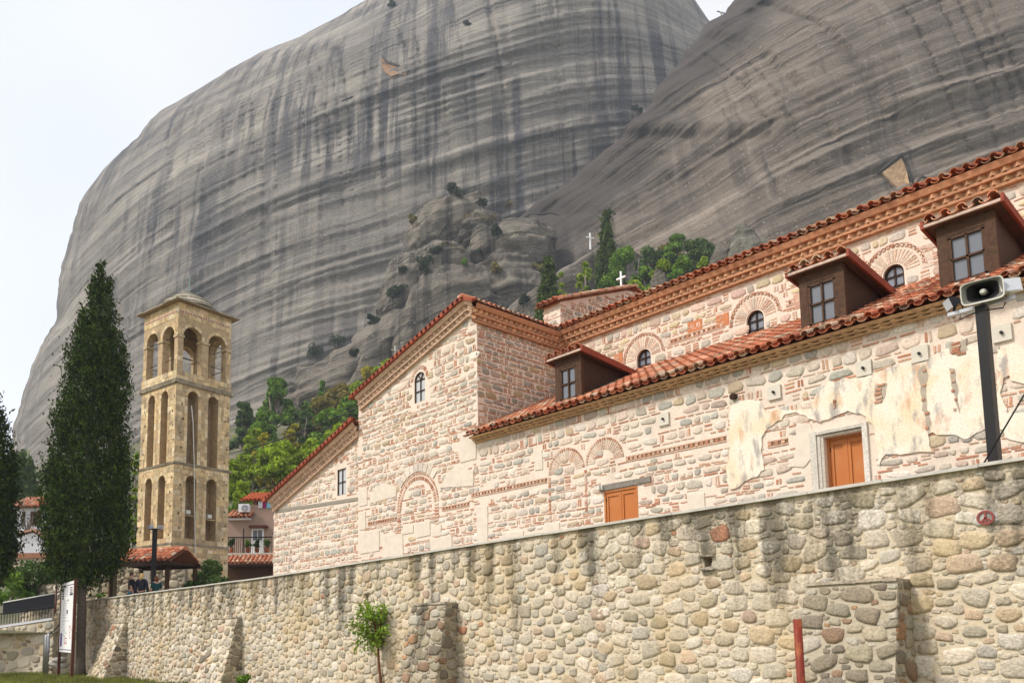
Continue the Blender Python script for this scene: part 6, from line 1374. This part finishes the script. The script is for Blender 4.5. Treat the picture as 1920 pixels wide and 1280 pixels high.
def block_wall(name, label, p0, p1, z0, z1a, z1b, pal, rmax, asp, thick=.5, cat='stone wall', mort='mortar_wall', mat='church_stone', rmin=.07):
    p0 = np.array([p0[0], p0[1], 0]); p1 = np.array([p1[0], p1[1], 0]); d = p1 - p0; L = np.linalg.norm(d); d /= L; n_ = np.cross(d, [0, 0, 1.0]); n_ = n_ if n_ @ (EYE - p0) > 0 else -n_
    f = lambda a, z, h: tuple(p0 + d * a + n_ * h + np.array([0, 0, z])); zt_ = lambda a: z1a + (z1b - z1a) * a / L
    mb = MB(); P = [f(a, z, h) for z in (0, 1) for a, h in ((0, 0), (L, 0), (L, -thick), (0, -thick))]
    P = [f(0, z0, 0), f(L, z0, 0), f(L, z0, -thick), f(0, z0, -thick), f(0, z1a, 0), f(L, z1b, 0), f(L, z1b, -thick), f(0, z1a, -thick)]; mb.hexa(P)
    rubble(mb, f, 0, L, z0, max(z1a, z1b), pal, rmax, asp, .04, lambda a, z, r: z > zt_(a) - r or a < r or a > L - r, rmin, 1.0, 1, n=8)
    o = mb.build(name, [M[mort], M[mat]]); tag(o, label, cat); return o
block_wall('stone_wall', 'pale wall of squared blocks between the cypress trunk and the gate post', at(160, 1100, 40.5), at(207, 1100, 40.2), 2.0, at(165, 1052, 40.5)[2], at(205, 1052, 40.2)[2], PAL_Y, .22, 1.6)
block_wall('stone_wall', 'yellowish stone wall under the tiled gate canopy behind the people', at(205, 1100, 43.4), at(345, 1100, 43.2), 2.0, at(205, 1056, 43.4)[2], at(345, 1056, 43.2)[2], PAL_Y, .2, 1.4)
mb = MB(); p = at(281, 1078, 42.9); q = at(270, 1078, 42.9); n_ = -hf
mb.hexa([p0_ + np.array([0, 0, z]) + n_ * h for h in (0, .04) for p0_, z in ((q, -.5), (p, -.5), (p, .35), (q, .35))]); o = mb.build('notice_sheet', M['plate']); tag(o, 'pale notice sheet hung on the wall behind the three people', 'notice')
# shrub in front of the tower, creeper
b_ = at(402, 1082, 41.5); shrub('shrub', 'dark green shrub spilling over the wall in front of the tower base', (b_[0], b_[1], 2.8), 1.6, b_[2] + 1.1 - 2.8, M['leaf_bush'], 5200, .13)
b_ = at(372, 1082, 43.3); shrub('creeper', 'narrow dark creeper climbing the tower base beside the shrub', (b_[0], b_[1], 2.8), .45, b_[2] + .9 - 2.8, M['leaf_bush'], 900, .11, 'creeper')
b_ = at(188, 1112, 39); shrub('shrub', 'small green plant at the foot of the pale block wall', (b_[0], b_[1], 2.8), .25, b_[2] - 2.6, M['leaf_pine'], 250, .08)
# ---------------------------------------------------------------- house behind the tower
D_ = 58.0; M['render_pink'] = mat_plain('pinkish_brown_render', (.36, .255, .2), .9, .12, 2, .1); M['awning'] = mat_plain('orange_tile', (.55, .15, .06), .8, .2, 5, .2)
hs = thing('house', 'pinkish brown rendered house with balcony squeezed between tower and church', 'house', at(470, 1080, D_) * np.array([1, 1, 0]) + [0, 0, 2.75])
def hbox(mb, x0, y0, x1, y1, d0, d1, col=(1, 1, 1)):       # box spanning image rows at its front, from depth d0 back to d1
    A, B = at(x0, y1, D_ + d0), at(x1, y1, D_ + d0); zt_ = at((x0 + x1) / 2, y0, D_ + d0)[2]; zb_ = at((x0 + x1) / 2, y1, D_ + d0)[2]; k = hf * (d1 - d0)
    P = [np.array([*p[:2], zb_]) for p in (A, B, B + k, A + k)] + [np.array([*p[:2], zt_]) for p in (A, B, B + k, A + k)]; mb.hexa(P, col)
mb = MB(); hbox(mb, 425, 968, 512, 1085, 0, 6); hbox(mb, 456, 946, 512, 967.8, .4, 6); hbox(mb, 474, 935, 512, 945.8, 1.6, 6); mb.build('wall', M['render_pink'], hs)
mb = MB()
def slope_roof(mb, x0, x1, yl, yh, d0, d1, pitch=.3):
    A, B = at(x0, yl, D_ + d0), at(x1, yl, D_ + d0); zl_ = (A[2] + B[2]) / 2; A[2] = B[2] = zl_; zh = at((x0 + x1) / 2, yh, D_ + d1)[2]; S = hf * (d1 - d0) + np.array([0, 0, zh - zl_]); l = np.linalg.norm(S); S = S / l; ax = B - A; la = np.linalg.norm(ax); ax /= la; n_ = np.cross(ax, S); n_ = n_ if n_[2] > 0 else -n_
    tiles(mb, A, ax, S, n_, la, l, pitch, .4)
slope_roof(mb, 452, 505, 938, 926, .2, 3); o = mb.build('roof', M['awning'], hs)
mb = MB(); slope_roof(mb, 424, 470, 970, 958, -.6, 1.0); mb.build('tile_awning', M['terracotta'], hs)
mb = MB(); hbox(mb, 424, 970.5, 468, 973, -.5, .0); mb.build('gutter', M['white'], hs)
mb = MB(); hbox(mb, 466, 984, 500, 988, -.5, 0); mb.build('door_canopy', M['brownpost'], hs)
mb = MB(); hbox(mb, 471, 990, 494, 1036, -.06, .1); dr = mb.build('balcony_door', M['white'], hs)
mb = MB(); hbox(mb, 474, 994, 481.5, 1012, -.09, -.065); hbox(mb, 483.5, 994, 491, 1012, -.09, -.065); mb.build('pane', M['glass2'], dr)
mb = MB(); hbox(mb, 424, 1036, 512, 1040, -2.0, 0); mb.build('balcony_slab', M['plate'], hs)
mb = MB()
for x in np.linspace(428, 508, 22): hbox(mb, x - .35, 1008, x + .35, 1036, -1.95, -1.9)
hbox(mb, 426, 1005.5, 510, 1007.5, -1.98, -1.88); hbox(mb, 455, 990, 456.6, 1036, -1.97, -1.9); mb.build('railing', M['iron'], hs)
mb = MB(); slope_roof(mb, 424, 512, 1056, 1042, -3.2, -2.1); mb.build('lower_tile_roof', M['terracotta'], hs)
mb = MB(); hbox(mb, 424, 1058, 512, 1092, -2.4, -2.2); mb.build('under_roof_shade', M['wood_worn'], hs)  # dark sheet painting the shaded space under the lower tile roof
mb = MB(); hbox(mb, 424, 1057, 512, 1061, -3.1, -2.3); mb.build('eave_beam', M['wood_dark'], hs)
mb = MB(); hbox(mb, 482, 936, 484, 947, 1.0, 1.1); hbox(mb, 500, 936, 502, 947, 1.0, 1.1); mb.build('veranda_post', M['wood_worn'], hs)
ac = thing('air_conditioner', 'white air conditioner unit on the roof terrace of the brown house', 'air conditioner', at(457, 960, D_ - .2)); mb = MB(); hbox(mb, 447, 944, 466, 959, -.4, .1); mb.build('casing', M['white'], ac)
mb = MB(); c = at(458.5, 951.5, D_ - .43)
for r0_ in (.10, .17, .24): pts = [c + hr * r0_ * math.cos(t_) + np.array([0, 0, r0_ * math.sin(t_)]) for t_ in np.linspace(0, 2 * math.pi, 17)]; mb.tube(pts, .018, 4, caps=False)
mb.build('fan_grille', M['inkgrey'], ac)
for x0, x1, col, lab in ((484, 492, (.65, .66, .68), 'white towel hanging on the balcony line of the brown house'), (493, 499, (.35, .03, .16), 'magenta cloth hanging between the towels'), (500, 508, (.25, .55, .66), 'light blue towel hanging nearest the church')):
    mb = MB(); A, B = at(x0, 952, D_ + .35), at(x1, 952, D_ + .35); zt_ = at(x0, 939, D_ + .35)[2]; n = 6
    for i in range(n):
        p = A + (B - A) * i / n + hf * .03 * math.sin(i * 2.1); q_ = A + (B - A) * (i + 1) / n + hf * .03 * math.sin((i + 1) * 2.1); mb.hexa([p, q_, q_ + hf * .015, p + hf * .015] + [np.array([*k_[:2], zt_]) for k_ in (p, q_, q_ + hf * .015, p + hf * .015)])
    tag(mb.build('towel', mat_plain('cloth', col, .9, .1, 8, .1)), lab, 'towel', 'laundry on the balcony')
for px, lab, mt in ((434, 'potted plant at the tower end of the balcony', 'leaf_bush'), (465, 'potted plant under the white balcony door', 'leaf_pine'), (482, 'bushy potted plant in the middle of the balcony', 'leaf_bush'), (500, 'potted plant nearest the church on the balcony', 'leaf_pine')):
    b_ = at(px, 1035, D_ - 1.6); r_ = shrub('potted_plant', lab, b_ + [0, 0, .25], .3, .75, M[mt], 350, .1, 'plant', 'balcony plants'); mb = MB(); mb.tube([b_, b_ + [0, 0, .3]], [.12, .17], 10); mb.build('pot', M['awning'], r_)
cbl = MB(); pts = []
for f in np.linspace(0, 1, 14): pts.append(at(425 + (690 - 425) * f, 852 + (755 - 852) * f + 14 * math.sin(math.pi * f) * .6, 52 + (34 - 52) * f))
cbl.tube(pts, .03, 5); tag(cbl.build('overhead_cable', M['iron']), 'dark overhead cable sagging from the tower to the church gable', 'cable')
# ---------------------------------------------------------------- left edge: village houses, walls, railing
def at_box(mb, D0, x0, y0, x1, y1, dep, col=(1, 1, 1)):
    global D_; o_ = D_; D_ = D0; hbox(mb, x0, y0, x1, y1, 0, dep, col); D_ = o_
M['whitewash'] = mat_plain('whitewash', (.66, .67, .70), .9, .1, 3, .3)
wh = thing('white_house', 'small whitewashed gable house between the two big cypresses', 'house', at(60, 1040, 60) * np.array([1, 1, 0]))
mb = MB(); D0 = 60.0; G = [at(x, y, D0) for x, y in ((34, 1046), (84, 1046), (84, 1014), (63, 998), (34, 1004))]; n = len(G); mb.add([*G, *[p + hf * 5 for p in G]], [tuple(range(n))] + [(i, (i + 1) % n, n + (i + 1) % n, n + i) for i in range(n)]); mb.build('wall', M['whitewash'], wh)
mb = MB()
for (xa, ya), (xb, yb) in (((30, 1001), (63, 994)), ((63, 994), (88, 1013))):
    a, b_ = at(xa, ya, D0 - .2), at(xb, yb, D0 - .2); mb.hexa([a, b_, b_ + hf * 5.4, a + hf * 5.4, a + [0, 0, .16], b_ + [0, 0, .16], b_ + hf * 5.4 + [0, 0, .16], a + hf * 5.4 + [0, 0, .16]], (.48, .26, .18))
mb.build('roof', M['terracotta'], wh)
oh = thing('old_house', 'old white house with reddish tile roof and brown shutters behind the white gable', 'house', at(50, 1000, 68) * np.array([1, 1, 0])); mb = MB(); at_box(mb, 68, 20, 952, 78, 1010, 5); mb.build('wall', M['whitewash'], oh)
mb = MB(); o_ = D_; D_ = 67.5; slope_roof(mb, 14, 84, 950, 934, 0, 3); D_ = o_; mb.build('roof', M['terracotta'], oh)
for x0, x1 in ((24, 28), (40, 46), (56, 76)): mb = MB(); at_box(mb, 67.9, x0, 958, x1, 980 if x1 < 50 else 985, .05); mb.build('shutter', M['wood_worn'], oh)
mb = MB(); at_box(mb, 57, 0, 1046, 95, 1092, 1.5, (.5, .42, .34)); tag(mb.build('garden_wall', M['pale_stone']), 'beige rendered garden wall below the white gable house', 'wall')
mb = MB(); at_box(mb, 56.8, 0, 1036, 95, 1046, 2.0, (.36, .17, .1)); tag(mb.build('tile_coping', M['terracotta']), 'row of rusty red tiles on top of the beige garden wall', 'tiles')
block_wall('stone_wall', 'grey dry stone wall under the bushes left of the notice board', at(40, 1150, 46), at(128, 1150, 44), 0, at(40, 1098, 46)[2], at(128, 1092, 44)[2], PAL_BUTT + PAL_RUBBLE, .22, 1.7)
block_wall('stone_wall', 'coarse grey stone wall carrying the iron railing at the left edge', at(-40, 1250, 41.5), at(97, 1250, 40), -.2, at(-40, 1182, 41.5)[2], at(97, 1163, 40)[2], PAL_BUTT + PAL_RUBBLE, .3, 1.6)
block_wall('stone_wall', 'plain stone pier between the notice board and the railing', at(97, 1250, 40.2), at(168, 1250, 40.6), -.2, at(97, 1150, 40)[2], at(168, 1118, 40.6)[2], PAL_RUBBLE, .2, 1.4)
rl = thing('railing', 'low iron railing on a white kerb along the left wall', 'railing', at(40, 1170, 40.8)); mb = MB()
pa, pb_ = at(-40, 1182, 41.5), at(97, 1161, 40)
mb.hexa([pa + [0, 0, -.02], pb_ + [0, 0, -.02], pb_ + hf * .5 + [0, 0, -.02], pa + hf * .5 + [0, 0, -.02], pa + [0, 0, .10], pb_ + [0, 0, .10], pb_ + hf * .5 + [0, 0, .10], pa + hf * .5 + [0, 0, .10]]); mb.build('kerb', M['whitewash'], rl)
mb = MB()
for f in np.linspace(0, 1, 26): p = pa + (pb_ - pa) * f + hf * .2 + [0, 0, .1]; mb.beam(p, p + [0, 0, .62], .028, .028)
mb.beam(pa + hf * .2 + [0, 0, .72], pb_ + hf * .2 + [0, 0, .72], .05, .05); mb.build('bars', M['iron'], rl)
mb = MB(); a, b_ = at(5, 1152, 43), at(102, 1140, 42); za, zb2 = at(5, 1130, 43)[2], at(102, 1113, 42)[2]; n = 10
for i in range(n):
    p, q = a + (b_ - a) * i / n, a + (b_ - a) * (i + 1) / n; z0_, z1_ = za + (zb2 - za) * i / n, za + (zb2 - za) * (i + 1) / n; w0 = hf * .0
    mb.hexa([p + w0, q - w0, q - w0 + hf * .03, p + w0 + hf * .03, np.array([*p[:2], z0_]) + w0, np.array([*q[:2], z1_]) - w0, np.array([*q[:2], z1_]) - w0 + hf * .03, np.array([*p[:2], z0_]) + w0 + hf * .03])
fn = mb.build('mesh_fence', M['black_cloth']); tag(fn, 'dark netting fence with white top rail below the bushes', 'fence')
mb = MB(); mb.tube([np.array([*a[:2], za]) + [0, 0, .03], np.array([*b_[:2], zb2]) + [0, 0, .03]], .035, 6); mb.build('top_rail', M['offwhite'], fn)
for k_, (px, dd) in enumerate(((104, 41.5),)):
    p = at(px, 1140, dd); mb = MB(); mb.tube([(p[0], p[1], 0), (p[0], p[1], at(px, 1085, dd)[2])], .05, 6); tag(mb.build('fence_post', M['brownpost']), 'rusty fence post left of the notice board', 'post')
mb = MB()
for dx in (0, 3.2): p = at(86 + dx * 1.4, 1190 - dx, 39.5); mb.tube([(p[0], p[1], -.1), (p[0], p[1], p[2] - dx * .02), tuple(p + hf * .25 + [0, 0, .05])], .09, 10)
tag(mb.build('drain_pipe', M['steel']), 'pair of grey metal pipes standing against the left stone wall', 'pipe')
mb = MB(); tag_p = [at(92, 1188, 39.4), at(105, 1178, 38.5), at(114, 1165, 37)]; mb.tube(tag_p, .025, 5); tag(mb.build('cable', M['iron']), 'thin black cable from the metal pipes to the notice board', 'cable')
for px, py, dd, R_, H_, lab, mt in ((20, 1125, 44, 1.3, 2.0, 'bright green hedge bush in front of the left edge cypress', 'leaf_pine'), (55, 1112, 45, 1.4, 1.9, 'dark bush over the netting fence at the left edge', 'leaf_bush'), (70, 1082, 47, 1.1, 1.3, 'grey green bush with white blossoms below the garden wall', 'leaf_bush'), (95, 1100, 46, .9, 1.0, 'small dark bush behind the notice board', 'leaf_bush'), (6, 1085, 45, .7, 1.6, 'pale silvery yucca like bush at the left edge', 'leaf_broad'), (38, 1078, 49, .8, .9, 'leafy green bush below the beige garden wall', 'leaf_pine')):
    p = at(px, py + 12, dd); shrub('garden_bush', lab, p, R_, H_, M[mt], 1500, .13, 'bush')
mb = MB(); p = at(52, 1000, 66); mb.tube([p - [0, 0, 1.2], p], [.07, .05], 6)
for i in range(16): an = random.uniform(0, 6.28); q = p + np.array([math.cos(an) * .7, math.sin(an) * .7, random.uniform(.5, 2.4)]); mb.tube([p, (p + q) / 2 + rng.normal(size=3) * .1, q], [.04, .025, .012], 4)
tag(mb.build('bare_tree', M['bark']), 'small bare branched tree in front of the old white house', 'tree')
# loose rubble by the left wall
for i, (px, py) in enumerate(((112, 1236), (104, 1244), (116, 1247))):
    c = at(px, py, 38.2); mb = MB(); mf = lambda a, z, h: tuple(c + hr * a + np.array([0, 0, z]) - hf * h); stone(mb, mf, 0, 0, .3, .14, .22, (.5, .47, .42), random.uniform(-.4, .4), 9); stone(mb, lambda a, z, h: mf(a, z, -h), 0, 0, .3, .14, .22, (.5, .47, .42), 0, 9)
    tag(mb.build('loose_stone', M['church_stone']), ('topmost loose grey stone lying by the left wall', 'left one of the loose grey stones by the left wall', 'lowest loose grey stone by the left wall near the pipes')[i], 'stone', 'loose stones')
# ---------------------------------------------------------------- crosses on the rocks
def cross(px, yb, yt, D, lab, mat, w_=.12):
    b_, t_ = at(px, yb, D), at(px, yt, D); h_ = t_[2] - b_[2]; mb = MB(); mb.beam(b_ - [0, 0, .8], np.array([b_[0], b_[1], t_[2]]), w_ * h_, w_ * h_); c = b_ + [0, 0, h_ * .66]; mb.beam(c - hr * h_ * .28 - hf * h_ * .1, c + hr * h_ * .28 + hf * h_ * .1, w_ * h_ * .95, w_ * h_ * .9); tag(mb.build('rock_cross', mat), lab, 'cross')
cross(1107, 462, 437, 184, 'white cross standing on the huge cracked boulder', M['white'], .09)
cross(741, 672, 648, 120, 'slim pale crucifix rising above the tiled rake', M['plate'], .07)
cross(1353, 42, 14, 236, 'tiny thin cross on the skyline notch between the cliffs', M['steel'], .06)
# ---------------------------------------------------------------- sapling in front of the wall
p0 = at(716, 1300, 20.0); p1 = at(708, 1200, 20.0); z0 = 0.0
sap = thing('sapling', 'young tree with bright green leaves and a thin red brown stem before the wall', 'tree', (p0[0], p0[1], 0)); k = 20 / 1523
mb = MB(); mb.tube([(p0[0], p0[1], 0), tuple(p0), tuple(at(710, 1240, 20)), tuple(p1)], [.045, .04, .033, .028], 8); mb.build('trunk', M['twig'], sap)
mb = MB(); cc = []
for i in range(40):
    an = random.uniform(0, 6.28); ex, ey = random.uniform(-1, 1), random.uniform(-1, 1)
    tip = at(698 + 44 * ex * (1 - .25 * abs(ey)), 1172 + 44 * ey, 20 + random.uniform(-.5, .5)); mid = p1 * .45 + tip * .55 + [0, 0, .1]; mb.tube([p1, mid, tip], [.013, .008, .003], 5, caps=False); cc += [mid, tip, tip * .6 + mid * .4]
mb.build('branches', M['twig'], sap)
P = np.array(cc)[rng.integers(0, len(cc), 1700)] + rng.normal(size=(1700, 3)) * .07
yy = (P @ np.array([0, 0, 1.0])); foliage('leaves', P, .065, M['leaf_bright'], sap, .6, 1.5)
# ---------------------------------------------------------------- grass at the foot of the walls
def grass(n, px0, px1, Dmin, Dmax, h_, label, maxv=VW - .1):
    P = []
    while len(P) < n:
        px = random.uniform(px0, px1); D = random.uniform(Dmin, Dmax); X = (px - PX) / 1523 * D; p = wpos(X, D, 0)
        if p[1] < maxv and mnoise.noise((p[0] * .5, p[1] * .5, 0)) > -.25 + random.uniform(-.2, .2): P.append(p)
    P = np.array(P); n = len(P); s = rng.uniform(.5, 1.3, (n, 1)) * h_; w_ = rng.normal(size=(n, 3)); w_[:, 2] = 0; w_ /= np.linalg.norm(w_, axis=1)[:, None]; ln = rng.normal(size=(n, 3)) * .35; ln[:, 2] = 1
    V = np.stack([P - w_ * .012, P + w_ * .012, P + ln * s * .6 + w_ * .008, P + ln * s + [0, 0, 0]], 1).reshape(-1, 3)
    tag(np_mesh('grass', V, np.arange(4 * n).reshape(-1, 4), M['grass']), label, 'grass', kind='stuff')
grass(26000, -60, 480, 22, 40, .16, 'rough green grass at the foot of the long wall')
b_ = on_v(458, 1276, VW - .45); shrub('weed', 'green weed growing at the foot of the wall beside a buttress', (b_[0], b_[1], 0), .3, .55, M['leaf_pine'], 420, .09, 'weed')
# ochre scars on the right cliff
# ---------------------------------------------------------------- the air between here and the far cliffs
mb = MB(); P = []
for z in (-1.2, 330):
    for X, D in ((-420, -25), (420, -25), (420, 470), (-420, 470)): P.append(wpos(X, D, z))
mb.hexa(P); hz = bpy.data.materials.new('air'); hz.use_nodes = True; t = hz.node_tree; t.nodes.clear()
pv = t.nodes.new('ShaderNodeVolumePrincipled'); pv.inputs['Density'].default_value = 0.00038; pv.inputs['Color'].default_value = (0.80, 0.90, 1.0, 1); pv.inputs['Anisotropy'].default_value = 0.2
ou = t.nodes.new('ShaderNodeOutputMaterial'); t.links.new(pv.outputs[0], ou.inputs['Volume'])
tag(mb.build('haze', hz), kind='stuff')
